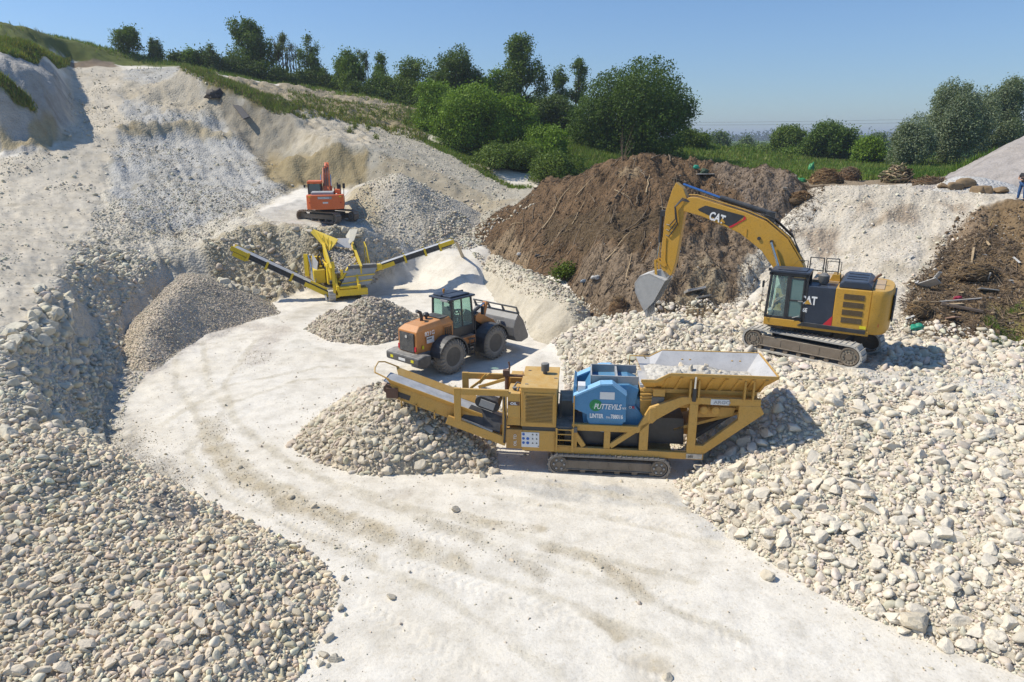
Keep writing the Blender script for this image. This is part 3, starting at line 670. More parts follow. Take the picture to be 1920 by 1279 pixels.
# ---------------------------------------------------------------- stones
def icosphere(sub):
    bm = bmesh.new(); bmesh.ops.create_icosphere(bm, subdivisions=sub, radius=1.0)
    bm.verts.ensure_lookup_table()
    V = np.array([v.co[:] for v in bm.verts]); F = np.array([[v.index for v in f.verts] for f in bm.faces]); bm.free()
    return V, F
ICO = {s: icosphere(s) for s in (1, 2, 3)}
def stone_shape(sub, seed):
    r = np.random.default_rng(seed); V, F = ICO[sub]; V = V.copy()
    ax = np.array([r.uniform(.85, 1.4), r.uniform(.65, 1.05), r.uniform(.5, .85)])
    if sub == 1: V *= r.uniform(.68, 1.18, size=(len(V), 1))
    else:
        for _ in range(8):
            n = r.normal(size=3); n /= np.linalg.norm(n); d = r.uniform(.42, .8)
            s = V @ n; ex = np.maximum(s - d, 0); V -= ex[:, None] * n * .97
        V *= 1.12 + .035 * r.normal(size=(len(V), 1))
    return (V * ax).astype(np.float64), F
SHAPES = {s: [stone_shape(s, 100 * s + k) for k in range(14)] for s in (1, 2, 3)}
def rand_rot(n, r):
    q = r.normal(size=(n, 4)); q /= np.linalg.norm(q, axis=1)[:, None]
    w, x, y, z = q.T
    return np.stack([np.stack([1 - 2 * (y * y + z * z), 2 * (x * y - z * w), 2 * (x * z + y * w)], -1),
                     np.stack([2 * (x * y + z * w), 1 - 2 * (x * x + z * z), 2 * (y * z - x * w)], -1),
                     np.stack([2 * (x * z - y * w), 2 * (y * z + x * w), 1 - 2 * (x * x + y * y)], -1)], 1)
def project(x, y, z):
    dz = z - CAMZ; zc = y * CP - dz * SP; yc = -(y * SP + dz * CP)
    return 960 + 1280 * x / zc, 640 + 1280 * yc / zc, zc

def scatter(poly, n, rmin, rmax, power, spacing, seed, exclude=None, cellsize=None, dens=None):
    """dart throwing, big stones first"""
    r = np.random.default_rng(seed)
    xs = [p[0] for p in poly]; ys = [p[1] for p in poly]
    x = r.uniform(min(xs), max(xs), n * 6); y = r.uniform(min(ys), max(ys), n * 6)
    m = inpoly(x, y, poly)
    if dens is not None: m &= r.random(len(x)) < dens(x, y)
    x, y = x[m][:n], y[m][:n]
    u = r.random(len(x)); rad = np.sort(rmin * (1 - u * (1 - (rmin / rmax) ** power)) ** (-1 / power))[::-1]
    cs = cellsize or rmax * 2; cells = {}; out = []
    for a, b, q in zip(x.tolist(), y.tolist(), rad.tolist()):
        ci, cj = int(a // cs), int(b // cs); ok = True
        for i in (ci - 1, ci, ci + 1):
            for j in (cj - 1, cj, cj + 1):
                for (c, d, e) in cells.get((i, j), ()):
                    if (a - c) ** 2 + (b - d) ** 2 < (spacing * (q + e)) ** 2: ok = False; break
                if not ok: break
            if not ok: break
        if ok: cells.setdefault((ci, cj), []).append((a, b, q)); out.append((a, b, q))
    return np.array(out) if out else np.zeros((0, 3))
def heap_poly(k): return [(p[0], p[1]) for p in HEAPS[k]['poly']]
STN = []   # x, y, r, group index
GROUPS = [
 ('boulders of the right rubble heap', 'pale cream chalk boulder among the rubble of the vast heap on the right', (.71, .635, .51)),
 ('stones of the left foreground heap', 'grey beige stone on the surface of the left foreground heap', (.76, .645, .485)),
 ('stones under the crusher belt', 'beige stone on the heap below the crusher discharge belt', (.65, .57, .44)),
 ('blocks on the left chalk bank', 'angular chalk block on the rocky lip of the left bank', (.66, .60, .47)),
 ('stones of the small screener heap', 'beige stone on the low heap beside the wheel loader', (.56, .49, .38)),
 ('loose stones on the pit floor', 'lone small stone lying on the bare white pit floor', (.58, .51, .39)),
 ('rubble on the shelf and slopes', 'chalk lump on the slope around the yellow screener', (.60, .54, .42)),
]
def add(a, gi):
    if len(a): STN.append(np.column_stack([a, np.full(len(a), gi)]))
clip_r = [(0.5, 31), (0.2, 27), (7, 17.5), (4.5, 14), (6, 8), (19, 8), (30, 26), (32, 36), (8, 35)]
RP = heap_poly('right')
def right_dens(x, y):
    vis = x < (y + 7) * .92
    track = polydist(x, y, TRK, False) < 1.1
    dig = np.hypot(x - DIG[0], y - DIG[1]) < 1.1
    return vis * np.where(track | dig, .12, 1)
TRK = W([(1580, 700), (1700, 712), (1800, 722), (1920, 735)]); DIG = hit(1235, 600)
RN = [p for p in RP]
nearpoly = [(-1, 33), (4, 22), (4, 10), (12, 8), (30, 8), (30, 23), (2, 34)]
def rd_near(x, y): return right_dens(x, y) * inpoly(x, y, RP) * (y < 22)
def rd_far(x, y): return right_dens(x, y) * inpoly(x, y, RP) * (y >= 22)
add(scatter(nearpoly, 76000, .027, .24, 2.6, .56, 1, dens=rd_near), 0)
add(scatter([(0, 34), (-1, 30), (3, 20), (34, 20), (34, 38)], 68000, .032, .22, 2.6, .6, 2, dens=rd_far), 0)
FP = heap_poly('front')
def fd(x, y):
    vis = x > -(y + 7) * .9
    return vis * inpoly(x, y, FP) * np.where(np.hypot(x - FC[0], y - FC[1]) < .8, .3, 1.0)
FC = hit(310, 950)
add(scatter(FP, 62000, .027, .13, 2.2, .57, 3, dens=fd), 1)
add(scatter(heap_poly('middle'), 18000, .032, .17, 2.0, .58, 4), 2)
add(scatter(heap_poly('screen'), 8000, .04, .14, 2.0, .6, 5), 4)
def patch(pix): return [(q[0], q[1]) for q in W(pix)]
add(scatter(patch([(60, 600), (75, 545), (110, 545), (140, 570), (130, 640), (90, 650), (20, 665), (0, 640), (30, 620)]), 700, .09, .34, 1.8, .6, 6), 3)
add(scatter(patch([(0, 640), (90, 640), (180, 640), (210, 560), (235, 640), (190, 760), (185, 840), (0, 830)]), 6500, .035, .28, 2.5, .7, 7), 3)
add(scatter(patch([(110, 520), (160, 460), (260, 470), (300, 500), (240, 560), (210, 600), (180, 600)]), 3500, .04, .24, 2.6, .8, 8), 3)
add(scatter(patch([(380, 450), (480, 425), (600, 432), (690, 440), (760, 470), (700, 535), (540, 545), (420, 540)]), 7000, .045, .32, 2.5, .8, 9), 6)
add(scatter(patch([(170, 400), (300, 330), (520, 360), (420, 430), (300, 450), (180, 470)]), 5000, .035, .13, 2.6, 1.0, 10), 6)
add(scatter(patch([(880, 470), (960, 490), (1060, 540), (1130, 590), (1150, 620), (1080, 610), (1000, 560), (920, 510)]), 2800, .04, .2, 2.5, .85, 12), 6)
add(scatter(patch([(1330, 600), (1440, 560), (1500, 600), (1700, 640), (1920, 650), (1920, 690), (1600, 640)]), 2500, .06, .25, 2.2, .75, 13), 0)
add(scatter(patch([(660, 375), (750, 325), (850, 390), (860, 440), (720, 460), (660, 420)]), 5500, .035, .14, 2.6, .95, 14), 6)
add(scatter(patch([(860, 395), (1010, 380), (930, 420), (880, 470), (780, 470)]), 2500, .05, .16, 2.4, .85, 15), 6)
add(scatter(heap_poly('gravel'), 16000, .022, .075, 2.4, .7, 18), 4)
add(scatter(patch([(-60, 600), (0, 292), (110, 280), (130, 180), (115, 112), (300, 128), (345, 126), (420, 175), (480, 270), (560, 340), (480, 400), (400, 440), (300, 500), (200, 600), (60, 620)]), 9000, .035, .2, 2.8, 1.0, 19, dens=lambda x, y: .1 + .9 * sstep(.4, .75, vnoise(x / 3, y / 3, 8))), 6)
add(scatter(patch([(180, 800), (215, 700), (240, 650), (275, 700), (235, 760), (215, 850)]), 1500, .02, .12, 2.4, .9, 20), 3)
add(scatter(patch([(700, 240), (790, 265), (860, 290), (965, 352), (1010, 382), (880, 392), (700, 345), (690, 290)]), 3500, .04, .16, 2.6, 1.0, 22), 6)
add(scatter(patch([(1400, 590), (1480, 410), (1530, 360), (1700, 350), (1860, 372), (1780, 470), (1700, 620), (1500, 615)]), 6500, .02, .11, 2.7, 1.0, 23), 0)
# single stones named one by one on the floor and round the edges of the heaps
lone = [(855, 958, .13), (1720, 1175, .3), (1675, 1090, .12), (625, 1235, .12), (735, 1125, .1), (645, 1085, .09), (640, 1142, .1), (618, 1202, .11), (605, 1232, .12), (545, 935, .1), (590, 952, .1), (905, 893, .17), (1440, 1080, .16), (1385, 985, .14), (450, 880, .08), (1115, 1050, .05), (1250, 1270, .1), (600, 1245, .09), (632, 1240, .08), (960, 1052, .07)]
add(np.array([(*hit(a, b)[:2], r) for a, b, r in lone]), 5)
e1 = scatter([(-8, 11), (12, 9), (14, 12), (5, 21), (-4, 30), (-12, 44), (-19, 40), (-13, 18)], 5200, .014, .06, 2.4, 1.2, 16,
   dens=lambda x, y: np.clip(.06 + 1.3 * np.exp(-polydist(x, y, RP) / .5) + 1.3 * np.exp(-polydist(x, y, FP) / .45) + 1.0 * np.exp(-polydist(x, y, heap_poly('middle')) / .5) + .5 * np.exp(-polydist(x, y, FS_W[1][0], False) / .8), 0, 1))
add(e1, 5)
e2 = [scatter([(-14, 10), (6, 10), (6, 24), (-14, 34)], 8000, .011, .035, 2.4, 1.0, 17, dens=lambda x, y: np.clip(sum(np.exp(-(polydist(x, y, w_, False) / (s_ * .75)) ** 2) for w_, s_ in FS_W), 0, 1))]
for a in e2: add(a, 5)
STN = np.concatenate(STN)
x, y, rad, gi = STN.T; gi = gi.astype(int)
z = hq(x, y)
# keep stones out from under the tracks and wheels of the machines
def clear_of(cx, cy, ang, L, Wd):
    c, s = math.cos(ang), math.sin(ang); u = (x - cx) * c + (y - cy) * s; v = -(x - cx) * s + (y - cy) * c
    return (np.abs(u) > L) | (np.abs(v) > Wd)
okm = clear_of(12.3, 26.7, R(-42), 2.6, 1.75) & clear_of(3.1, 21.3, R(-6), 2.0, 1.4) & clear_of(-12, 46.6, R(-70), 2.2, 1.5) & clear_of(-14.5, 53.3, R(-30), 2.5, 1.7) & clear_of(-3, 32.5, R(50), 2.6, 1.4)
sx, sy, zc = project(x, y, z)
vis = (sx > -260) & (sx < 2300) & (sy > 0) & (sy < 1340) & okm
x, y, z, rad, gi, sx, sy, zc = (q[vis] for q in (x, y, z, rad, gi, sx, sy, zc))
app = rad / zc * 1280
infr = (sx > 5) & (sx < 1915) & (sy < 1274)
# the stones that show largest are objects of their own
quota = {0: 160, 1: 60, 2: 25, 3: 28, 4: 6, 5: 16, 6: 5}
single = np.zeros(len(x), bool)
for k, q in quota.items():
    idx = np.where((gi == k) & infr)[0]; idx = idx[np.argsort(-app[idx])][:q]; single[idx] = True
SOLID = [solid_stone('boulder_%s' % w, c) for w, c in zip(('cream', 'grey', 'beige', 'chalk', 'buff', 'brownish', 'lump'), [g_[2] for g_ in GROUPS])]
boulder_meshes = {}
srng = np.random.default_rng(5)
for i in np.where(single)[0]:
    k = int(gi[i]); s = int(srng.integers(14)); key = (k, s)
    if key not in boulder_meshes:
        V, F = SHAPES[3][s]
        me = np_mesh('stone', V, F, True, [SOLID[k]]); me.polygons.foreach_set('use_smooth', np.zeros(len(F), bool)) ; boulder_meshes[key] = me
    o = bpy.data.objects.new('chalk_boulder' if k in (0, 3, 6) else 'stone', boulder_meshes[key]); COL.objects.link(o)
    o.location = (x[i], y[i], z[i] + rad[i] * .28); o.rotation_euler = srng.uniform(-.5, .5, 3) + np.array([0, 0, srng.uniform(0, 6.28)])
    o.scale = (rad[i] * 1.1,) * 3
    tag(o, GROUPS[k][1], 'boulder' if k in (0, 3) else 'stone', GROUPS[k][0])
rest = ~single
lod = np.where(app > 5.5, 2, np.where(app > 1.6, 2, 1))
lod = np.where(app < 2.3, 1, 2)
Vs, Fs, Cs, off = [], [], [], 0
for lv in (1, 2):
    for s in range(14):
        idx = np.where(rest & (lod == lv))[0]
        idx = idx[(idx * 7919 + 13) % 14 == s]
        if not len(idx): continue
        V, F = SHAPES[lv][s]
        M = rand_rot(len(idx), srng)
        flat = np.array([1, 1, .85])
        T = np.einsum('nij,kj->nki', M, V) * flat * rad[idx][:, None, None] * 1.12
        T += np.stack([x[idx], y[idx], z[idx] + rad[idx] * srng.uniform(-.1, .5, len(idx))], -1)[:, None, :]
        nv = len(V)
        Vs.append(T.reshape(-1, 3)); Fs.append((F[None] + (off + np.arange(len(idx)) * nv)[:, None, None]).reshape(-1, 3)); off += len(idx) * nv
        base = np.array([g_[2] for g_ in GROUPS])[gi[idx]] * srng.uniform(.78, 1.1, (len(idx), 1)) * (1 + srng.uniform(-.04, .04, (len(idx), 3)))
        fc = base
        Cs.append(np.repeat(np.clip(fc, 0, .75), len(F), 0))
me = np_mesh('loose_stones', np.concatenate(Vs), np.concatenate(Fs), False, [STONE_M], fattr=np.concatenate(Cs))
o = link_mesh('loose_stones', me); tag(o, 'countless smaller stones covering the heaps and slopes', 'stones', kind='stuff')
print('stones', len(x), len(me.polygons))
# ---------------------------------------------------------------- tubes
def tube_np(pts, rad, n=6):
    pts = [Vector(p) for p in pts]; V = []; F = []
    up = Vector((0, 0, 1))
    for i, p in enumerate(pts):
        d = (pts[min(i + 1, len(pts) - 1)] - pts[max(i - 1, 0)]).normalized()
        a = d.cross(up); a = a.normalized() if a.length > .05 else Vector((1, 0, 0)); b = d.cross(a)
        r = rad[i] if hasattr(rad, '__len__') else rad
        for k in range(n):
            t = 2 * math.pi * k / n; V.append(p + (a * math.cos(t) + b * math.sin(t)) * r)
    for i in range(len(pts) - 1):
        for k in range(n): F.append((i * n + k, i * n + (k + 1) % n, (i + 1) * n + (k + 1) % n, (i + 1) * n + k))
    return V, F
def join_quads(parts):
    V = []; F = []
    for v, f in parts:
        o = len(V); V += list(v); F += [tuple(i + o for i in q) for q in f]
    return V, F

# ---------------------------------------------------------------- trees and shrubs
trng = np.random.default_rng(21)
def crown_mesh(blobs, nleaf, leaf, col, light, fine=1.0, droop=0.0, shell=.55):
    B = np.array([(b[0], b[1], b[2], b[3], b[4], b[5]) for b in blobs], float)
    vol = (B[:, 3] * B[:, 4] * B[:, 5]) ** .67; pick = trng.choice(len(B), nleaf, p=vol / vol.sum())
    d = trng.normal(size=(nleaf, 3)); d /= np.linalg.norm(d, axis=1)[:, None]
    rr = shell + (1 - shell) * trng.random(nleaf) ** .6
    C = B[pick, :3] + d * rr[:, None] * B[pick, 3:6]
    # clumps: pull leaves towards twig ends
    nt = max(8, nleaf // 22)
    tw = trng.choice(nleaf, nt); own = trng.integers(nt, size=nleaf)
    k = trng.random(nleaf) < .6
    base = C[tw][own] + trng.normal(size=(nleaf, 3)) * leaf * 2.1
    C = np.where(k[:, None], base, C)
    if droop: C[:, 2] -= droop * trng.random(nleaf) ** 2
    n = trng.normal(size=(nleaf, 3)) + np.array([0, 0, .7]) + d * .6; n /= np.linalg.norm(n, axis=1)[:, None]
    a = np.cross(n, trng.normal(size=(nleaf, 3))); a /= np.linalg.norm(a, axis=1)[:, None] + 1e-9
    b = np.cross(n, a); s = leaf * trng.uniform(.6, 1.3, nleaf)[:, None]
    V = np.stack([C - a * s, C + b * s * .55, C + a * s, C - b * s * .55], 1).reshape(-1, 3)
    F = np.arange(nleaf * 4).reshape(-1, 4)
    tone = trng.random(nt)[own]; tone = np.where(k, tone, trng.random(nleaf))
    t = np.clip(.55 * tone + .45 * trng.random(nleaf), 0, 1)[:, None]
    c = (np.array(col) * (1 - t) + np.array(light) * t) * np.array([1.5, 1.38, 1.0])
    return V, F, c * trng.uniform(.85, 1.15, (nleaf, 1))
def make_tree(name, label, cat, px, base, top, wpx, Y, col, light, style='round', nleaf=9000, leaf=.22, group=None, lean=0):
    """crown and trunk sized from where the tree stands"""
    bx, by, _ = P(px, base, Y); bz = min(float(hq(bx, by)), P(px, base, Y)[2] + 1.5) if Y < 128 else P(px, base, Y)[2]
    tz = P(px, top, Y)[2]; H = max(1.0, tz - bz); Wm = wpx / 1280 * Y * 1.1
    r = random.Random(int(px * 7 + top)); bl = []
    root = empty(name, (bx, by, bz), 0, label, cat, group)
    def bb(x, y, z, rx, ry, rz): bl.append((x, y, z, rx, ry, rz))
    limbs = []
    if style == 'round':
        nb = 26
        for i in range(nb):
            u = r.uniform(-1, 1); h = r.uniform(0, 1); w = math.sqrt(max(0.05, 1 - (h * 1.9 - .95) ** 2))
            an = r.uniform(0, 6.283); q = r.uniform(.35, .78) * w
            x = math.cos(an) * q * Wm / 2; y = math.sin(an) * q * Wm / 2; z = H * (.08 + .80 * h)
            s = r.uniform(.15, .25) * Wm; bb(x, y, z, s, s, s * r.uniform(.7, .95)); limbs.append((x, y, z))
        bb(0, 0, H * .5, Wm * .33, Wm * .33, H * .36)
    elif style == 'bush':
        for i in range(16):
            an = r.uniform(0, 6.283); q = r.uniform(.2, .78); h = r.uniform(0, 1) * (1 - q * .5)
            x = math.cos(an) * q * Wm / 2; y = math.sin(an) * q * Wm / 2 * .8; z = H * (.12 + .74 * h)
            s = r.uniform(.14, .26) * Wm; bb(x, y, z, s, s, min(s, H * .28)); limbs.append((x, y, z))
        bb(0, 0, H * .35, Wm * .36, Wm * .3, H * .34)
    elif style in ('airy', 'tall'):
        nb = 40 if style == 'tall' else 26
        for i in range(nb):
            h = r.uniform(.12, 1); w = (1 - h) ** .42 * 1.1 + .16; an = r.uniform(0, 6.283); q = r.uniform(.2, .85) * w
            x = math.cos(an) * q * Wm / 2; y = math.sin(an) * q * Wm / 2; z = H * (.1 + .84 * h)
            s = r.uniform(.10, .2) * Wm * (1.2 - h * .4); bb(x, y, z, s, s, s * 1.15); limbs.append((x, y, z))
        bb(0, 0, H * .93, Wm * .1, Wm * .1, H * .07)
    elif style == 'conifer':
        for i in range(14):
            h = i / 14; rr = (1 - h) * Wm / 2 * .8 + .1
            for j in range(4):
                an = r.uniform(0, 6.283); bb(math.cos(an) * rr * .7, math.sin(an) * rr * .7, H * (.08 + .9 * h), rr * .45 + .06, rr * .45 + .06, H * .035)
    elif style == 'willow':
        for i in range(34):
            an = r.uniform(0, 6.283); h = r.uniform(0, 1) ** .8; w = 1.0 - .55 * h * h; q = r.uniform(.3, .85) * w
            x = math.cos(an) * q * Wm / 2; y = math.sin(an) * q * Wm / 2; z = H * (.12 + .78 * h)
            s = r.uniform(.10, .17) * Wm; bb(x, y, z, s, s, s * 1.35); limbs.append((x, y, z))
        bb(0, 0, H * .5, Wm * .3, Wm * .3, H * .36)
    elif style == 'bare':
        for i in range(6):
            bb(r.uniform(-.3, .3) * Wm, r.uniform(-.3, .3) * Wm, H * r.uniform(.45, .95), Wm * .14, Wm * .14, H * .09)
    V, F, c = crown_mesh(bl, int(nleaf * 1.9), leaf * .70, col, light, droop=(.5 if style == 'willow' else 0), shell=.35 if style in ('airy', 'bare') else .5)
    V[:, 2] = np.maximum(V[:, 2], .05)
    o = link_mesh('crown', np_mesh('crown', V, F, False, [LEAF_M], fattr=c), root)
    tr = max(.07, Wm * .022 + H * .008); parts = []
    stems = 1 if style not in ('bare', 'airy') else (5 if style == 'bare' else 2)
    for s in range(stems):
        ox = (s - (stems - 1) / 2) * Wm * .16
        ph = H * (.55 if style in ('round', 'bush') else .92)
        pts = [(ox + r.uniform(-.05, .05) * Wm * t, r.uniform(-.04, .04) * Wm * t, ph * t - .1) for t in (0, .2, .4, .6, .8, 1)]
        parts.append(tube_np(pts, [tr * (1.15 - .95 * t) for t in (0, .2, .4, .6, .8, 1)], 6))
        if style == 'bare':
            for _ in range(9):
                t = r.uniform(.3, .9); q = pts[min(5, int(t * 5))]; e = (q[0] + r.uniform(-.3, .3) * Wm, q[1] + r.uniform(-.2, .2) * Wm, q[2] + H * r.uniform(.1, .25))
                parts.append(tube_np([q, e], [tr * .4, tr * .1], 4))
    for (x, y, z) in limbs[:12]:
        zz = z * r.uniform(.35, .6)
        parts.append(tube_np([(0, 0, zz), (x * .5, y * .5, (z + zz) / 2 + .05 * H), (x * .92, y * .92, z)], [tr * .5, tr * .32, tr * .12], 5))
    V, F = join_quads(parts)
    link_mesh('trunk', np_mesh('trunk', V, F, True, [BARK_M]), root)
    return root
DG, LG = (.040, .072, .020), (.125, .185, .045)
BG, BL = (.050, .100, .016), (.165, .26, .04)
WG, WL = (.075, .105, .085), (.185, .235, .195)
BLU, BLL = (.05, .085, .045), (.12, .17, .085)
T = [ # name, label, px, base, top, width, Y, colours, style, leaves, leaf
 ('tree', 'small dark round tree alone on the grassy crest at the upper left', 242, 96, 48, 42, 104, DG, LG, 'round', 3500, .2),
 ('conifer', 'left one of two little pointed conifers on the crest', 287, 106, 70, 14, 106, BLU, BLL, 'conifer', 900, .18),
 ('conifer', 'right one of two little pointed conifers on the crest', 298, 106, 74, 13, 106, BLU, BLL, 'conifer', 900, .18),
 ('shrub', 'light green pointed shrub between the conifers and the star shaped young tree', 357, 128, 88, 32, 106, BG, BL, 'bush', 2200, .2),
 ('tree', 'young star shaped conifer with wide open branches against the sky', 397, 118, 80, 34, 106, BLU, BLL, 'conifer', 1300, .2),
 ('tree', 'tall broad poplar like tree at the left end of the tree line', 472, 160, 40, 72, 112, DG, LG, 'tall', 9000, .23),
 ('birch', 'thin sparse many stemmed birch right of the broad poplar', 527, 155, 62, 34, 114, BLU, (.16, .19, .10), 'bare', 1500, .17),
 ('bare_tree', 'nearly leafless grey stems beside the sparse birch', 553, 158, 76, 28, 113, BLU, (.2, .2, .13), 'bare', 500, .14),
 ('birch', 'airy birch with a full tuft of leaves on slender pale stems', 585, 160, 64, 42, 112, BLU, LG, 'airy', 3200, .2),
 ('shrub', 'round green bush right under the airy birch', 600, 168, 118, 38, 110, DG, LG, 'bush', 3500, .2),
 ('tree', 'narrow upright tree with a bright green side, right of the birches', 657, 196, 95, 48, 108, BG, LG, 'tall', 5500, .22),
 ('birch', 'wispy sapling just behind the narrow upright tree', 684, 180, 92, 22, 114, BLU, BLL, 'bare', 700, .17),
 ('tree', 'small tree with a knob shaped top in the hedge line', 716, 196, 100, 30, 110, DG, LG, 'airy', 2600, .2),
 ('shrub', 'dense hedge bush left of the wide rounded hedge', 718, 212, 128, 54, 107, BG, LG, 'bush', 5500, .21),
 ('shrub', 'wide rounded hedge tree of even height beside the dark twin crown', 782, 222, 112, 88, 107, DG, LG, 'round', 10000, .22),
 ('tree', 'dark tree with a twin peaked crown behind the light green bushes', 852, 240, 85, 78, 104, DG, (.085, .13, .035), 'round', 10000, .22),
 ('tree', 'dark tree at the right foot of the twin peaked crown', 886, 240, 120, 56, 105, DG, (.085, .13, .035), 'round', 5500, .22),
 ('tree', 'light green small tree left of the tallest tree', 928, 225, 124, 40, 104, BG, BL, 'round', 4500, .21),
 ('tree', 'tallest airy tree standing above the bushes in the centre', 975, 235, 67, 84, 106, DG, LG, 'tall', 12000, .24),
 ('birch', 'left one of the two slender airy trees beside the big round tree', 1050, 250, 120, 38, 104, BLU, LG, 'airy', 3000, .2),
 ('birch', 'right one of the two slender airy trees beside the big round tree', 1082, 240, 108, 38, 105, BLU, LG, 'airy', 3200, .2),
 ('tree', 'dark mass of foliage under the two slender airy trees', 1030, 275, 175, 92, 98, DG, (.07, .105, .035), 'bush', 7000, .22),
 ('shrub', 'upper left bright green bush on the slope above the pit', 822, 268, 148, 78, 90, BG, BL, 'round', 9500, .2),
 ('shrub', 'largest bright green bush on the slope above the pit', 893, 318, 158, 130, 84, BG, BL, 'round', 19000, .2),
 ('shrub', 'green bush under the tallest tree, right of the largest bush', 965, 318, 178, 92, 83, BG, BL, 'round', 11000, .2),
 ('shrub', 'rightmost low bush ending the green slope above the soil heap', 1022, 325, 232, 84, 78, BG, BL, 'bush', 9000, .19),
 ('shrub', 'low dark bush at the foot of the green slope', 950, 345, 262, 120, 76, DG, LG, 'bush', 9500, .19),
 ('shrub', 'low bush spilling down behind the left end of the soil heap', 1040, 340, 280, 95, 72, DG, LG, 'bush', 7000, .18),
 ('shrub', 'small bush at the left end of the green slope', 865, 320, 230, 70, 83, BG, LG, 'bush', 6000, .19),
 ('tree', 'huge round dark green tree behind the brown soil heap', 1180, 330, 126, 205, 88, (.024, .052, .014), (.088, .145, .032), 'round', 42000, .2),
 ('shrub', 'dark bush against the right side of the huge round tree', 1298, 300, 238, 56, 100, DG, LG, 'bush', 4500, .22),
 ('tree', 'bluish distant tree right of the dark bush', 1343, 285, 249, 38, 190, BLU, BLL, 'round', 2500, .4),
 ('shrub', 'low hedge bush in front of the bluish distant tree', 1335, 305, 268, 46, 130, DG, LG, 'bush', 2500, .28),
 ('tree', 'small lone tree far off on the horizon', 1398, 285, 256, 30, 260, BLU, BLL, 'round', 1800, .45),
 ('tree', 'broad field tree left of the darker field tree', 1482, 305, 245, 84, 120, DG, LG, 'round', 9000, .25),
 ('tree', 'darker upright field tree in the middle of the right background', 1551, 325, 232, 78, 104, (.035, .065, .02), (.105, .17, .045), 'round', 12000, .23),
 ('shrub', 'low hedge bush left of the broad field tree', 1425, 305, 272, 60, 128, DG, LG, 'bush', 3000, .28),
 ('shrub', 'bush at the left foot of the darker field tree', 1500, 320, 278, 70, 106, BG, LG, 'bush', 4500, .23),
 ('tree', 'small bright green tree in front of the crop field', 1625, 330, 262, 50, 92, BG, BL, 'tall', 6500, .2),
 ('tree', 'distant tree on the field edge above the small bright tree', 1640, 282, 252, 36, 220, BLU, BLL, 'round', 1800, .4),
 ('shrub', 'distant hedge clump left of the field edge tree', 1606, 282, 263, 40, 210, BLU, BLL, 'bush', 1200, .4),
 ('willow', 'big silvery willow with a domed crown', 1770, 318, 158, 150, 86, WG, WL, 'willow', 30000, .17),
 ('willow', 'taller silvery willow on the right behind the domed one', 1858, 318, 149, 96, 90, WG, (.17, .22, .17), 'willow', 18000, .18),
 ('willow', 'low silvery willow branch mass on the left of the domed willow', 1704, 325, 232, 84, 82, WG, WL, 'willow', 12000, .16),
 ('tree', 'dark tree behind the willows at the right edge', 1900, 300, 232, 48, 105, DG, (.07, .105, .035), 'round', 5000, .22),
]
for name, lab, px, base, top, w, Y, c1, c2, st, nl, lf in T:
    make_tree(name, lab, 'shrub' if name == 'shrub' else 'tree', px, base, top, w, Y, c1, c2, st, nl, lf)
hr = random.Random(4)
def hedge(pix0, pix1, n, Y0, Y1, h0, h1, w, label, group, c1=DG, c2=LG, leaf=.22, nl=1500):
    for i in range(n):
        t = (i + .5) / n + hr.uniform(-.3, .3) / n; px = pix0[0] + (pix1[0] - pix0[0]) * t; py = pix0[1] + (pix1[1] - pix0[1]) * t
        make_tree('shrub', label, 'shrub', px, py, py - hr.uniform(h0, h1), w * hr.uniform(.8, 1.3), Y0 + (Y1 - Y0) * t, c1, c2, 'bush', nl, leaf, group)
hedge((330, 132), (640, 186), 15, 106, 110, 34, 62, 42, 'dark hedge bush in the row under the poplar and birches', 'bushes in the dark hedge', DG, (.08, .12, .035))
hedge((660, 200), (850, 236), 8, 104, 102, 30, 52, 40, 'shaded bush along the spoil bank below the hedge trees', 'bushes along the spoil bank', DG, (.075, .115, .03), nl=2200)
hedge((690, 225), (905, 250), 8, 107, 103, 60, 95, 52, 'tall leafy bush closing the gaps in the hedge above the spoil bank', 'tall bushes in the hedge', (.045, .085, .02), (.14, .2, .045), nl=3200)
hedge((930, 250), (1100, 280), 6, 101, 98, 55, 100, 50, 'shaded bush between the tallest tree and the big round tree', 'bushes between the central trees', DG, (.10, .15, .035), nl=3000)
hedge((1270, 300), (1420, 296), 7, 112, 125, 14, 24, 34, 'rough green bush on the waste ground behind the soil heap', 'bushes on the waste ground', BG, LG, .22, 1300)
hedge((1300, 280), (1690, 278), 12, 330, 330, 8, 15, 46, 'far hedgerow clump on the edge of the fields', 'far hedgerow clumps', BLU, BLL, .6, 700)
hedge((1360, 292), (1600, 296), 9, 150, 135, 14, 24, 42, 'scrubby bush in front of the field trees', 'scrubby bushes before the field trees', DG, LG, .28, 1300)
# a wood far off that reads as one band
V = []; F = []
bl = [(r_x, 1500 + rnd.uniform(-60, 60), 8 + rnd.uniform(0, 4), 34, 20, rnd.uniform(7, 13)) for r_x in np.arange(-250, 1500, 26)]
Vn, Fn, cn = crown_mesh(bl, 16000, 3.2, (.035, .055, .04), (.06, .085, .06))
o = link_mesh('distant_wood', np_mesh('distant_wood', Vn, Fn, False, [LEAF_M], fattr=cn)); tag(o, 'thin bluish band of far woodland along the horizon', 'wood', kind='stuff')

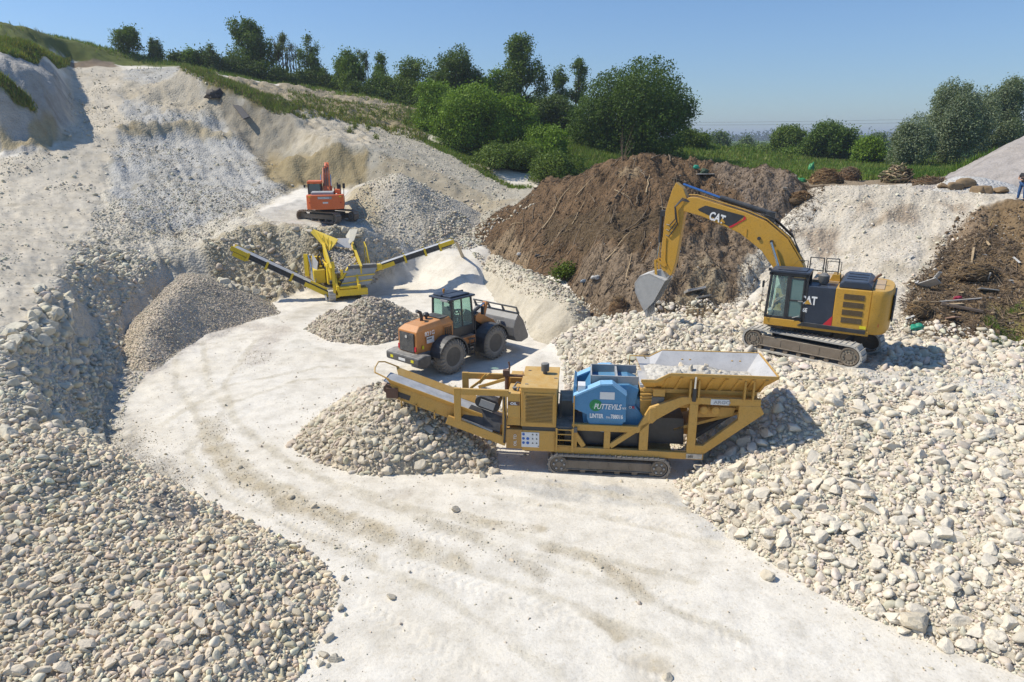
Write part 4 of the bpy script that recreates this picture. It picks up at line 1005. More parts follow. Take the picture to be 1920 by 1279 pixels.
# ---------------------------------------------------------------- grass, weeds
def tufts(poly, n, h, w, cols, seed, blades=4, dens=None):
    r = np.random.default_rng(seed); xs = [p[0] for p in poly]; ys = [p[1] for p in poly]
    x = r.uniform(min(xs), max(xs), n * 5); y = r.uniform(min(ys), max(ys), n * 5)
    m = inpoly(x, y, poly)
    if dens is not None: m &= r.random(len(x)) < dens(x, y)
    x, y = x[m][:n], y[m][:n]; z = hq(x, y)
    x = np.repeat(x, blades); y = np.repeat(y, blades); z = np.repeat(z, blades); k = len(x)
    an = r.uniform(0, 6.283, k); hh = h * r.uniform(.4, 1.2, k); ww = w * r.uniform(.6, 1.4, k)
    x = x + r.normal(size=k) * w * 3; y = y + r.normal(size=k) * w * 3
    dx, dy = np.cos(an) * ww, np.sin(an) * ww; lx, ly = r.normal(size=k) * hh * .35, r.normal(size=k) * hh * .35
    V = np.stack([np.stack([x - dx, y - dy, z - .03], -1), np.stack([x + dx, y + dy, z - .03], -1), np.stack([x + lx, y + ly, z + hh], -1)], 1).reshape(-1, 3)
    c = np.array(cols)[r.integers(len(cols), size=k)] * r.uniform(.7, 1.3, (k, 1))
    return V, np.arange(k * 3).reshape(-1, 3), c
GC = [(.14, .22, .035), (.18, .24, .045), (.22, .22, .07), (.11, .18, .035)]
YC = [(.28, .24, .03), (.20, .19, .04), (.12, .14, .03)]
DC = [(.26, .21, .10), (.16, .16, .05), (.12, .13, .04)]
PC = [(.16, .10, .11), (.10, .13, .04)]
specs = [([(-90, 40), (0, 38), (130, 75), (300, 112), (345, 126), (330, 131), (215, 123), (110, 103), (50, 90), (-60, 80)], 26000, .55, .05, GC + DC, 1),
 ([(-60, 80), (60, 85), (130, 105), (110, 130), (40, 110), (-60, 110)], 7000, .4, .05, YC + GC, 2), ([(-40, 145), (0, 142), (45, 178), (66, 212), (40, 196), (-20, 160)], 1800, .4, .05, YC + GC, 3),
 ([(340, 122), (400, 140), (470, 165), (550, 200), (545, 216), (460, 186), (400, 162), (345, 136)], 4500, .4, .04, DC + GC, 4),
 ([(540, 190), (640, 215), (700, 225), (800, 255), (790, 268), (700, 240), (600, 220), (545, 212)], 600, .5, .05, YC + GC + PC, 5),
 ([(540, 165), (790, 210), (800, 240), (640, 220), (545, 195)], 1500, .35, .05, DC + GC, 6),
 ([(780, 255), (860, 285), (940, 340), (1000, 352), (980, 356), (900, 325), (800, 272)], 1200, .35, .05, GC, 7)]
parts = []
def band(pix): return [(q[0], q[1]) for q in W(pix)]
for pix, n, h, w, cols, sd in specs: parts.append(tufts(band(pix), n, h, w, cols, sd))
parts.append(tufts([(14, 62), (22, 57), (60, 56), (90, 130), (10, 130)], 26000, .5, .07, GC, 8))
parts.append(tufts([(30, 58), (45, 54), (70, 54), (60, 70), (36, 72)], 9000, .45, .06, [(.09, .17, .02), (.12, .2, .03), (.07, .13, .02)], 9))
parts.append(tufts([(-95, 92), (-50, 101), (-20, 98), (-6, 99), (0, 120), (-100, 120)], 9000, .5, .06, GC, 10))
parts.append(tufts([(-8, 92), (2, 80), (10, 70), (20, 70), (20, 95)], 9000, .5, .06, GC, 11))
parts.append(tufts(band([(1845, 600), (1920, 565), (1935, 650), (1860, 655)]), 700, .16, .018, GC, 12, dens=lambda x, y: vnoise(x * 1.6, y * 1.6, 4) > .55))
off = 0; VV = []; FF = []; CC = []
for v, f, c in parts: VV.append(v); FF.append(f + off); CC.append(c); off += len(v)
o = link_mesh('grass', np_mesh('grass', np.concatenate(VV), np.concatenate(FF), False, [GRASS_M], fattr=np.concatenate(CC))); tag(o, 'rough grass and weeds on the crests and around the pit', 'grass', kind='stuff')
wr = random.Random(9)
for i in range(16):   # single weeds on the chalk slopes
    q = hit(*[(665, 240), (690, 245), (655, 250), (705, 262), (676, 228), (720, 215), (640, 212), (870, 255), (845, 246), (1480, 300), (760, 235), (800, 262), (560, 205), (618, 222), (700, 218), (740, 222)][i])
    V, F, c = crown_mesh([(0, 0, .3, .25, .25, .35)], 160, .09, BG, (.18, .2, .04)); Vt, Ft = tube_np([(0, 0, -.1), (0, 0, .5)], [.03, .01], 4)
    rt = empty('weed', q); link_mesh('leaves', np_mesh('leaves', V, F, False, [LEAF_M], fattr=c), rt); link_mesh('stem', np_mesh('stem', Vt, Ft, True, [BARK_M]), rt); tag(rt, 'small green weed on the chalk slope above the cut', 'weed', 'weeds on the chalk slope')
q = hit(1063, 522)
root = empty('uprooted_shrub', q, 0, 'small uprooted shrub with bright green leaves lying at the foot of the brown soil', 'shrub')
V, F, c = crown_mesh([(0, 0, .55, .55, .45, .5), (-.5, 0, .3, .4, .4, .3), (.5, .1, .35, .4, .4, .35)], 1500, .08, (.04, .05, .02), (.12, .2, .02))
link_mesh('crown', np_mesh('crown', V, F, False, [LEAF_M], fattr=c), root)
V, F = join_quads([tube_np([(0, 0, 0), (.1 * k, .05 * k, .3), (.3 * k, .1, .7)], [.04, .03, .01], 5) for k in (-2, -1, 1, 2)])
link_mesh('trunk', np_mesh('trunk', V, F, True, [BARK_M]), root)
print('plants done')
# ---------------------------------------------------------------- mesh builder for the machines
class MB:
    def __init__(s): s.V = []; s.F = []; s.M = []; s.m = 0
    def add(s, V, F):
        o = len(s.V); s.V += [tuple(v) for v in V]; s.F += [tuple(i + o for i in f) for f in F]; s.M += [s.m] * len(F); return s
    def box(s, x0, x1, y0, y1, z0, z1, rot=None, c=None):
        V = [Vector((x, y, z)) for z in (z0, z1) for y in (y0, y1) for x in (x0, x1)]
        if rot is not None:
            c = Vector(c) if c is not None else Vector(((x0 + x1) / 2, (y0 + y1) / 2, (z0 + z1) / 2)); V = [rot @ (v - c) + c for v in V]
        return s.add(V, [(0, 2, 3, 1), (4, 5, 7, 6), (0, 1, 5, 4), (2, 6, 7, 3), (0, 4, 6, 2), (1, 3, 7, 5)])
    def prism(s, prof, y0, y1):
        """side profile (x,z) pushed from y0 to y1"""
        n = len(prof)
        a = sum(prof[i][0] * prof[(i + 1) % n][1] - prof[(i + 1) % n][0] * prof[i][1] for i in range(n))
        if a < 0: prof = prof[::-1]
        V = [(p[0], y0, p[1]) for p in prof] + [(p[0], y1, p[1]) for p in prof]
        F = [tuple(range(n)), tuple(range(2 * n - 1, n - 1, -1))] + [(i, i + n, (i + 1) % n + n, (i + 1) % n) for i in range(n)]
        return s.add(V, F)
    def beam(s, p, q, w, y0, y1):
        """flat bar between two (x,z) points"""
        d = Vector((q[0] - p[0], q[1] - p[1])); n = Vector((-d.y, d.x)).normalized() * w / 2
        return s.prism([(p[0] + n.x, p[1] + n.y), (q[0] + n.x, q[1] + n.y), (q[0] - n.x, q[1] - n.y), (p[0] - n.x, p[1] - n.y)], y0, y1)
    def bar(s, p, q, w, h=None):
        p, q = Vector(p), Vector(q); h = h or w; d = (q - p).normalized()
        a = d.cross(Vector((0, 0, 1))); a = a.normalized() if a.length > .05 else Vector((0, 1, 0)); b = a.cross(d)
        V = [e + a * sx * w / 2 + b * sy * h / 2 for e in (p, q) for sx, sy in ((-1, -1), (1, -1), (1, 1), (-1, 1))]
        return s.add(V, [(3, 2, 1, 0), (4, 5, 6, 7), (0, 1, 5, 4), (1, 2, 6, 5), (2, 3, 7, 6), (3, 0, 4, 7)])
    def tube(s, pts, r, n=8):
        V, F = tube_np(pts, r, n); k = len(pts)
        return s.add(V, F + [tuple(range(n - 1, -1, -1)), tuple(range((k - 1) * n, k * n))])
    def cyl(s, p, q, r, n=20, r2=None): return s.tube([p, q], [r, r2 if r2 is not None else r], n)
    def lathe(s, prof, c, n=32, axis='y', caps=True):
        """prof of (offset along axis, radius)"""
        V = []; F = []
        for a, r in prof:
            for k in range(n):
                t = 2 * math.pi * k / n; u, w = r * math.cos(t), r * math.sin(t)
                V.append((c[0] + u, c[1] + a, c[2] + w) if axis == 'y' else ((c[0] + u, c[1] + w, c[2] + a) if axis == 'z' else (c[0] + a, c[1] + u, c[2] + w)))
        for i in range(len(prof) - 1):
            for k in range(n): F.append((i * n + k, (i + 1) * n + k, (i + 1) * n + (k + 1) % n, i * n + (k + 1) % n))
        if caps: F.append(tuple(range(n))); F.append(tuple(range(len(V) - 1, len(V) - n - 1, -1)))
        return s.add(V, F)
    def xf(s, M):
        s.V = [tuple(M @ Vector(v)) for v in s.V]; return s
    def build(s, name, mats, parent=None, bev=0.0, smooth=False):
        me = bpy.data.meshes.new(name); me.from_pydata(s.V, [], s.F)
        for m in (mats if isinstance(mats, (list, tuple)) else [mats]): me.materials.append(m)
        bm = bmesh.new(); bm.from_mesh(me)
        for f, mi in zip(bm.faces, s.M): f.material_index = mi; f.smooth = smooth
        bmesh.ops.recalc_face_normals(bm, faces=bm.faces[:]); bm.to_mesh(me); bm.free()
        if smooth and hasattr(me, 'set_sharp_from_angle'): me.set_sharp_from_angle(angle=R(35))
        o = link_mesh(name, me, parent)
        if bev:
            b = o.modifiers.new('bevel', 'BEVEL'); b.width = bev; b.segments = 2; b.limit_method = 'ANGLE'; b.angle_limit = R(40)
        return o
def text_part(name, txt, size, loc, rot, mat, parent, shear=0.0, bold=0.0, xs=1.0, align='LEFT', ext=.004):
    cu = bpy.data.curves.new(name, 'FONT'); cu.body = txt; cu.size = size; cu.shear = shear; cu.offset = bold; cu.extrude = ext
    cu.align_x = align; cu.resolution_u = 3
    tmp = bpy.data.objects.new('tmp', cu); COL.objects.link(tmp)
    dg = bpy.context.evaluated_depsgraph_get(); me = bpy.data.meshes.new_from_object(tmp.evaluated_get(dg))
    bpy.data.objects.remove(tmp); me.name = name; me.materials.clear(); me.materials.append(mat)
    o = link_mesh(name, me, parent); o.location = loc; o.rotation_euler = rot; o.scale = (xs, 1, 1); return o
FACE_NEAR = (math.pi / 2, 0, 0)      # lettering readable from -y
FACE_LEFT = (math.pi / 2, 0, math.pi)  # lettering readable from +y

def stadium(x0, x1, z0, z1, n=9):
    r = (z1 - z0) / 2; zc = (z0 + z1) / 2; pts = []
    for k in range(n): t = -math.pi / 2 + math.pi * k / (n - 1); pts.append((x1 - r + r * math.cos(t), zc + r * math.sin(t)))
    for k in range(n): t = math.pi / 2 + math.pi * k / (n - 1); pts.append((x0 + r + r * math.cos(t), zc + r * math.sin(t)))
    return pts
def walk(loop, step):
    out = []; n = len(loop); acc = 0
    for i in range(n):
        a = Vector(loop[i]); b = Vector(loop[(i + 1) % n]); L = (b - a).length
        if L < 1e-6: continue
        d = (b - a) / L; t = step - acc if acc else 0
        while t < L: out.append((a + d * t, d)); t += step
        acc = L - (t - step)
    return out
def make_track(root, x0, x1, z0, z1, y0, y1, mats, M=None, rot=0.0, pitch=.19, rollers=6, out_side=-1, spokes=True):
    """one crawler: belt of plates, side frame, drive sprocket, idler, rollers"""
    belt = MB(); loop = stadium(x0, x1, z0, z1, 11); inner = stadium(x0 + .06, x1 - .06, z0 + .06, z1 - .06, 11)
    n = len(loop)
    V = [(p[0], y, p[1]) for y in (y0, y1) for p in inner] + [(p[0], y, p[1]) for y in (y0, y1) for p in stadium(x0 + .02, x1 - .02, z0 + .02, z1 - .02, 11)]
    F = [(i, (i + 1) % n, n + (i + 1) % n, n + i) for i in range(n)] + [(2 * n + i, 2 * n + (i + 1) % n, 3 * n + (i + 1) % n, 3 * n + i) for i in range(n)]
    F += [(i, (i + 1) % n, 2 * n + (i + 1) % n, 2 * n + i) for i in range(n)] + [(n + i, n + (i + 1) % n, 3 * n + (i + 1) % n, 3 * n + i) for i in range(n)]
    belt.add(V, F)
    for p, d in walk(loop, pitch):
        nn = Vector((d.y, -d.x)); w = pitch * .46
        a = p - d * w; b = p + d * w
        belt.prism([(a.x + nn.x * .02, a.y + nn.y * .02), (b.x + nn.x * .005, b.y + nn.y * .005), (b.x - nn.x * .02, b.y - nn.y * .02), (a.x - nn.x * .02, a.y - nn.y * .02)], y0, y1)
        belt.prism([(a.x + nn.x * .045, a.y + nn.y * .045), (a.x + d.x * .025 + nn.x * .045, a.y + d.y * .025 + nn.y * .045), (a.x + d.x * .03, a.y + d.y * .03), (a.x, a.y)], y0 + .01, y1 - .01)
    tr = belt if M is None else belt.xf(M)
    to = tr.build('track', mats[0], root)
    h = z1 - z0; zc = (z0 + z1) / 2; r = h / 2; ym = (y0 + y1) / 2; yo = y0 if out_side < 0 else y1; sg = out_side
    fr = MB(); ya, yb = sorted((yo - sg * .05, ym))
    fr.prism([(x0 + r * 1.5, zc - r * .42), (x1 - r * 1.5, zc - r * .42), (x1 - r * 1.3, zc + r * .1), (x1 - r * 1.7, zc + r * .42), (x0 + r * 1.7, zc + r * .42), (x0 + r * 1.2, zc + r * .1)], ya, yb)
    for k in range(5):
        t = x0 + r * 1.8 + (x1 - x0 - 3.6 * r) * k / 4; fr.box(t - .02, t + .02, *sorted((yo - sg * .035, yo - sg * .1)), zc - r * .3, zc + r * .3)
    fr.box(x0 + r * 1.6, x1 - r * 1.6, *sorted((yo - sg * .02, yo - sg * .12)), zc - r * .5, zc - r * .42)
    if M is not None: fr.xf(M)
    fr.build('track_frame', mats[1], to, .01)
    for nm, cx in (('sprocket', x1 - r), ('idler', x0 + r)):
        w = MB(); q = r * (.74 if nm == 'sprocket' else .78)
        a, b = (yo - sg * .03), (yo - sg * .22)
        pr = [(a - cx * 0, q * .35), (a + (-sg) * .03, q * .4), (a + (-sg) * .03, q * .82), (a, q * .86), (a, q), (b, q)]
        w.lathe([(p - ym, rr) for p, rr in pr], (cx, ym, zc), 28)
        w.m = 1
        for k in range(12 if spokes else 6):
            t = 2 * math.pi * k / (12 if spokes else 6); w.lathe([(a - sg * .012 - ym + (sg * .03), .035), (a - ym - sg * .04, .035)], (cx + math.cos(t) * q * .62, ym, zc + math.sin(t) * q * .62), 8)
        if M is not None: w.xf(M)
        w.build(nm, [mats[1], mats[2]], to, 0, False)
    for k in range(rollers):
        cx = x0 + r * 1.6 + (x1 - x0 - 3.2 * r) * k / max(1, rollers - 1); w = MB()
        w.lathe([(yo - sg * .06 - ym, .09), (yo - sg * .3 - ym, .1)], (cx, ym, z0 + .13), 12)
        if M is not None: w.xf(M)
        w.build('roller', mats[1], to)
    return to

YEL = paint('machine_yellow', (.55, .30, .05), .62, dustcol=(.60, .45, .22))
YEL2 = paint('digger_yellow', (.55, .29, .025), .45, .38, dustcol=(.55, .43, .2))
SYEL = paint('screener_yellow', (.74, .52, .012), .25, dustcol=(.55, .48, .25))
ORG = paint('loader_orange', (.60, .235, .055), .42, dustcol=(.55, .40, .26))
RED_O = paint('excavator_orange', (.78, .16, .035), .2, .4, dustcol=(.55, .36, .26))
BLUE = paint('crusher_blue', (.045, .22, .42), .28, .4, dustcol=(.38, .46, .52))
BLACK = paint('black_paint', (.018, .02, .024), .32, .4, dustcol=(.35, .34, .32))
DARKN = paint('navy_black_paint', (.02, .03, .05), .25, .35, dustcol=(.22, .25, .3))
DGREY = paint('dark_grey_steel', (.075, .078, .08), .5, .5)
STEEL = paint('dusty_steel', (.30, .30, .29), .7, .45, dustcol=(.52, .51, .49))
TRACKM = paint('track_steel', (.22, .19, .16), .95, .6, dustcol=(.48, .44, .37))
TRACKL = paint('pale_track_steel', (.40, .38, .34), .95, .6, dustcol=(.58, .55, .48))
TFRAME = paint('muddy_track_frame', (.15, .115, .08), .85, .6, dustcol=(.42, .37, .30))
HOPI = paint('hopper_worn_steel', (.40, .39, .38), .9, .45, dustcol=(.56, .55, .54), scale=1.6)
TYREM = paint('dusty_tyre', (.17, .155, .135), .9, .85, dustcol=(.45, .41, .35))
RUBBER = paint('black_rubber', (.02, .02, .022), .35, .7, dustcol=(.3, .3, .3))
BELTM = paint('dusty_belt', (.30, .31, .32), .9, .7, dustcol=(.50, .51, .52))
CHROME = plain('chrome', (.6, .62, .63), .18, 1.0, .05)
BLUECHROME = plain('blue_tinted_rod', (.10, .24, .55), .25, .6, .1)
WHITE = plain('white_panel', (.72, .72, .70), .5, 0, .06)
INKW = plain('white_lettering', (.80, .80, .78), .6, 0, .02)
INKB = plain('black_lettering', (.02, .02, .02), .6, 0, .02)
INKR = plain('red_lettering', (.55, .02, .03), .6, 0, .02)
INKBL = plain('blue_pictogram', (.03, .12, .42), .6, 0, .02)
INKG = plain('green_emblem', (.02, .22, .07), .6, 0, .05)
INKY = plain('yellow_sticker', (.70, .62, .02), .6, 0, .05)
RUSTY = paint('rusty_brown', (.14, .07, .04), .3, .8, dustcol=(.3, .24, .2))
GRILLE = plain('dark_grille', (.05, .04, .03), .7, .3, .3)
GLASS = glass_material('cab_glass')
GLASSD = glass_material('dark_cab_glass', (.25, .38, .36), .55)
AMBER = plain('amber_lens', (.65, .25, .02), .3, 0, .05)

# ---------------------------------------------------------------- people
def skin_mesh(name, mat, J, E, parent, sub=2, rootv=0):
    """J: list of (x,y,z,r); E: edges; grown into one surface"""
    me = bpy.data.meshes.new(name); me.from_pydata([j[:3] for j in J], E, [])
    me.materials.append(mat); o = link_mesh(name, me, parent)
    m = o.modifiers.new('skin', 'SKIN'); m.use_smooth_shade = True
    for i, d in enumerate(me.skin_vertices[0].data): d.radius = (J[i][3], J[i][3] if len(J[i]) < 5 else J[i][4]); d.use_root = (i == rootv)
    s = o.modifiers.new('sub', 'SUBSURF'); s.levels = sub; s.render_levels = sub; return o
SKIN = plain('skin', (.46, .26, .17), .6, 0, .05); HAIR = plain('dark_hair', (.03, .02, .015), .7, 0, .1)
def person(name_label, loc, rz, pose, shirt, trousers, shoes, shorts=False, sitting=False, cat='person'):
    """pose: dict of joints in local metres, +x is the way the person faces"""
    root = empty('person', loc, rz, name_label, cat); p = pose
    J = []; E = []; ix = {}
    def v(k, c, r, fr=None):
        J.append((*c, r) if not isinstance(r, tuple) else (*c, *r)); ix[k] = len(J) - 1
        if fr is not None: E.append((ix[fr], ix[k]))
    v('pelvis', p['pelvis'], .125); v('belly', p['belly'], .12, 'pelvis'); v('chest', p['chest'], .145, 'belly'); v('neckb', p['neckb'], .065, 'chest'); v('neck', p['neck'], .055, 'neckb')
    hd = Vector(p['head']); up = (hd - Vector(p['neck'])).normalized()
    v('jaw', hd - up * .055 + Vector((.012, 0, 0)), .066, 'neck'); v('head', hd + up * .01, .083, 'jaw'); v('crown', hd + up * .075, .066, 'head')
    for s in ('l', 'r'):
        v('sh' + s, p['sh' + s], .062, 'chest'); v('el' + s, p['el' + s], .043, 'sh' + s); v('wr' + s, p['wr' + s], .028, 'el' + s)
        wv, ev = Vector(p['wr' + s]), Vector(p['el' + s]); d = (wv - ev).normalized(); sd = d.cross(Vector((0, 0, 1)) if abs(d.z) < .8 else Vector((1, 0, 0))).normalized(); dn = d.cross(sd)
        palm = wv + d * .055; v('pa' + s, palm, (.036, .02), 'wr' + s)
        for f, (off, ln) in enumerate(((-.03, .065), (-.01, .078), (.01, .073), (.03, .056))):
            a = palm + sd * off + d * .03; b = a + d * ln * .5 + dn * .008; c = a + d * ln * .85 + dn * .03
            v('f%s%d' % (s, f), a, .0095, 'pa' + s); v('g%s%d' % (s, f), b, .009, 'f%s%d' % (s, f)); v('h%s%d' % (s, f), c, .008, 'g%s%d' % (s, f))
        t0 = palm - sd * .034 - d * .012; v('t' + s, t0, .011, 'pa' + s); v('u' + s, t0 - sd * .024 + d * .028, .01, 't' + s)
        v('hi' + s, p['hi' + s], .095, 'pelvis'); v('kn' + s, p['kn' + s], .06, 'hi' + s); v('ca' + s, (Vector(p['kn' + s]) * .65 + Vector(p['an' + s]) * .35), .055, 'kn' + s); v('an' + s, p['an' + s], .038, 'ca' + s); v('to' + s, p['to' + s], .034, 'an' + s)
    skin_mesh('body', SKIN, J, E, root, 2)
    g = lambda k, e: (*[a for a in J[ix[k]][:3]], J[ix[k]][3] + e)
    ks = ['pelvis', 'belly', 'chest', 'neckb', 'shl', 'shr']; C = [g('pelvis', .02), g('belly', .025), g('chest', .02), g('neckb', .012), g('shl', .018), g('shr', .018)]
    for s in 'lr': a, b = Vector(p['sh' + s]), Vector(p['el' + s]); C.append((*(a.lerp(b, .7)), .058))
    skin_mesh('shirt', shirt, C, [(0, 1), (1, 2), (2, 3), (2, 4), (2, 5), (4, 6), (5, 7)], root, 2)
    C = [g('pelvis', .024)]; E2 = []
    for s in 'lr':
        n = len(C); C += [g('hi' + s, .014), g('kn' + s, .022)] ; E2 += [(0, n), (n, n + 1)]
        if not shorts: C += [g('ca' + s, .02), g('an' + s, .03)]; E2 += [(n + 1, n + 2), (n + 2, n + 3)]
    skin_mesh('shorts' if shorts else 'trousers', trousers, C, E2, root, 2)
    for s in 'lr':
        a, t = Vector(p['an' + s]), Vector(p['to' + s]); d = (t - a)
        skin_mesh('shoe', shoes, [(*(a - Vector((0, 0, .02))), .05), (*(t), .045), (*(t + d * .3), .036)], [(0, 1), (1, 2)], root, 1)
    # face and hair
    fx = Vector((1, 0, 0)); sy = Vector((0, 1, 0))
    h = MB(); 
    skin_mesh('hair', HAIR, [(*(hd + up * .045 - fx * .02), .088), (*(hd + up * .085 - fx * .01), .075), (*(hd - fx * .045 + up * .0), .07)], [(0, 1), (0, 2)], root, 2)
    n = MB(); n.tube([hd + fx * .082 + up * .005, hd + fx * .104 - up * .022, hd + fx * .086 - up * .03], [.008, .014, .01], 6).build('nose', SKIN, root, 0, True)
    for q in (-1, 1):
        MB().lathe([(-.004, .004), (0, .011), (.008, .011)], hd + fx * .078 + sy * q * .03 + up * .01, 10, 'x').build('eye', INKW, root)
        MB().box(*(hd.x - .012, hd.x + .012), *sorted((hd.y + q * .078, hd.y + q * .1)), hd.z - .035, hd.z + .03).build('ear', SKIN, root, .006)
    MB().box(hd.x + .078, hd.x + .087, hd.y - .024, hd.y + .024, hd.z - .054, hd.z - .046).build('mouth', plain('lips', (.35, .12, .1), .5), root)
    return root
def seated(bx=0, lean=0, reach=.45, hz=.32):
    """driver on a seat; the pelvis is at the local origin"""
    P_ = dict(pelvis=(0, 0, 0), belly=(-.01, 0, .18), chest=(.0, 0, .38), neckb=(.01, 0, .53), neck=(.03, 0, .59), head=(.06, 0, .70))
    for s, q in (('l', 1), ('r', -1)):
        P_['sh' + s] = (.0, q * .19, .47); P_['el' + s] = (.12, q * .27, .22); P_['wr' + s] = (reach - .06, q * .22, hz - .08)
        P_['hi' + s] = (.04, q * .1, -.02); P_['kn' + s] = (.44, q * .15, .04); P_['an' + s] = (.52, q * .13, -.36); P_['to' + s] = (.66, q * .14, -.40)
    return P_
# ---------------------------------------------------------------- yellow excavator on the rubble
GLASSC = glass_material('clear_cab_glass', (.72, .82, .8), .12)
def build_cat():
    X, Y = 12.3, 26.8
    root = empty('excavator', (X, Y, 2.17), R(150), 'big yellow and black crawler excavator digging from the top of the right rubble heap', 'excavator')
    M = Matrix.Rotation(R(-12), 4, 'Z')
    for y0, y1, sd in ((.95, 1.55, 1), (-1.55, -.95, -1)):
        make_track(root, -2.3, 2.3, .02, .92, y0, y1, [TRACKL, TFRAME, CHROME], M, pitch=.2, rollers=7, out_side=sd)
    u = MB(); u.box(-1.3, 1.3, -1.0, 1.0, .45, .8); u.lathe([(.8, .75), (1.2, .7)], (0, 0, 0), 28, 'z'); u.xf(M); u.build('undercarriage', BLACK, root, .02)
    # house
    h = MB(); h.box(-2.0, 1.75, -1.45, 1.45, 1.22, 1.42); h.prism([(1.75, 1.22), (1.75, 1.52), (.45, 1.52), (.3, 1.42), (.3, 1.22)], .45, 1.47); h.build('deck', YEL2, root, .02)
    MB().prism([(.5, 1.34), (-1.9, 1.30), (-1.9, 1.45), (.3, 1.50)], 1.45, 1.50).build('side_step', BLACK, root, .01)
    b = MB(); b.box(-1.95, -.72, -1.45, 1.45, 1.43, 2.95); bo = b.build('engine_hood_side', YEL2, root, .03)
    lv = []
    for k in range(4):
        z = 1.66 + k * .30; g = MB(); g.box(-1.72, -1.02, 1.44, 1.465, z, z + .20); g.m = 1
        for s in range(5): g.box(-1.72, -1.02, 1.455, 1.475, z + .02 + s * .037, z + .032 + s * .037)
        g.build('louvre', [GRILLE, paint('brown_slat', (.2, .13, .05), .3)], bo)
    c = MB(); c.box(-.72, .26, -1.45, 1.44, 1.43, 2.92); co = c.build('side_door', DARKN, root, .02)
    MB().prism([(-.72, 1.46), (-.40, 1.46), (-.72, 1.86)], 1.44, 1.455).build('red_stripe', INKR, co)
    text_part('lettering', 'CAT', .44, (.50, 1.452, 2.22), FACE_LEFT, INKW, co, 0, .016, .70)
    MB().prism([(.08, 2.22), (.34, 2.22), (.21, 2.40)], 1.46, 1.464).build('logo_triangle', YEL2, co)
    text_part('lettering', '336E', .22, (.52, 1.452, 1.90), FACE_LEFT, INKW, co, 0, .006, .75)
    # counterweight, rounded in plan
    n = 14; prof = []
    for k in range(n + 1):
        t = -math.pi / 2 + math.pi * k / n; prof.append((-1.95 - .72 * max(0, math.cos(t)) ** .6, 1.47 * math.sin(t) / abs(math.sin(t)) * abs(math.sin(t)) ** .75 if abs(math.sin(t)) > 1e-6 else 0))
    V = []; F = []
    lev = [(1.30, .90), (1.42, .97), (1.9, 1.0), (2.75, 1.0), (2.9, .97), (2.96, .92)]
    for z, s in lev: V += [((-1.95 + (p[0] + 1.95) * s), p[1] * (s * .5 + .5), z) for p in prof]
    m_ = n + 1
    for i in range(len(lev) - 1):
        for k in range(n): F.append((i * m_ + k, i * m_ + k + 1, (i + 1) * m_ + k + 1, (i + 1) * m_ + k))
        F.append((i * m_ + n, i * m_, (i + 1) * m_, (i + 1) * m_ + n))
    F.append(tuple(range(m_))[::-1]); F.append(tuple(range(5 * m_, 6 * m_)))
    w = MB(); w.add(V, F); wo = w.build('counterweight', YEL2, root, 0, True)
    MB().box(-2.72, -2.655, -.85, .85, 1.75, 2.75).build('rear_panel', DARKN, wo, .02)
    text_part('lettering', 'CAT', .42, (-2.725, .42, 2.1), (math.pi / 2, 0, -math.pi / 2), INKW, wo, 0, .012, .8)
    MB().box(-2.3, -2.18, 1.34, 1.41, 1.62, 1.74).build('reflector', INKR, wo)
    MB().box(-1.9, -1.68, 1.452, 1.47, 1.49, 1.6).build('yellow_sticker', INKY, bo)
    hood = MB(); hood.prism([(-.8, 2.95), (-.8, 3.12), (-.95, 3.24), (-1.75, 3.24), (-1.92, 3.1), (-1.92, 2.95)], -.9, 1.38); ho = hood.build('engine_hood', DARKN, root, .05)
    for y_ in (-.3, .3, .8):
        MB().box(-1.7, -1.0, y_, y_ + .1, 3.24, 3.27).build('hood_ridge', DARKN, ho, .01)
    top = MB(); top.box(-.72, .26, -1.4, .4, 2.92, 2.99); top.box(-2.3, -1.95, -1.0, 1.0, 2.96, 2.985); top.build('walkway', paint('tan_tread', (.5, .33, .16), .4, dustcol=(.55, .46, .36)), root)
    MB().tube([(-1.9, .2, 3.1), (-2.0, .2, 3.3), (-2.12, .2, 3.4)], .05, 8).build('exhaust_pipe', RUSTY, root)
    ar = MB(); ar.lathe([(2.95, .14), (3.05, .2), (3.28, .2), (3.36, .1)], (-.2, .85, 0), 18, 'z'); ar.build('air_cleaner', DGREY, root, 0, True)
    MB().prism([(-.35, 2.99), (-.75, 2.99), (-.7, 3.25), (-.45, 3.25)], -.2, .3).build('hand_hold_box', YEL2, root, .01)
    for x0, x1 in ((-.08, .42), (-.62, -.16)):
        r = MB()
        for z in (3.35, 3.85): r.tube([(x0, .25, z), (x1, .25, z)], .022, 6)
        for x in (x0, x1): r.tube([(x, .25, 2.95), (x, .25, 3.85)], .022, 6)
        r.build('guard_rail', BLACK, root)
    r = MB(); r.tube([(.5, .25, 2.95), (.5, .25, 3.7), (.85, .25, 3.7), (1.15, .25, 3.3)], .022, 6); r.build('guard_rail', BLACK, root); r = MB(); r.tube([(-.08, -1.3, 2.95), (-.08, -1.3, 3.5), (-.6, -1.3, 3.5), (-.6, -1.3, 2.95)], .022, 6)
    r.build('guard_rail', BLACK, root)
    sb = MB(); sb.box(.3, 1.7, -1.45, -.5, 1.42, 2.35); sb.build('tool_box', YEL2, root, .03)
    # cab
    x0, x1, y0, y1, z0, z1 = .28, 1.72, .45, 1.45, 1.50, 3.34
    cab = MB(); 
    for (x, y) in ((x0 + .03, y1 - .04), (x0 + .03, y0 + .04)): cab.box(x - .06, x + .06, y - .04, y + .04, z0, z1)
    for y in (y0 + .04, y1 - .04): cab.beam((x1, z0), (x1 - .10, z1), .10, y - .04, y + .04); cab.box(x0, x1, y - .04, y + .04, z1 - .12, z1); cab.box(x0, x1, y - .04, y + .04, z0, z0 + .12); cab.box(.92, 1.03, y - .045, y + .045, z0, z1)
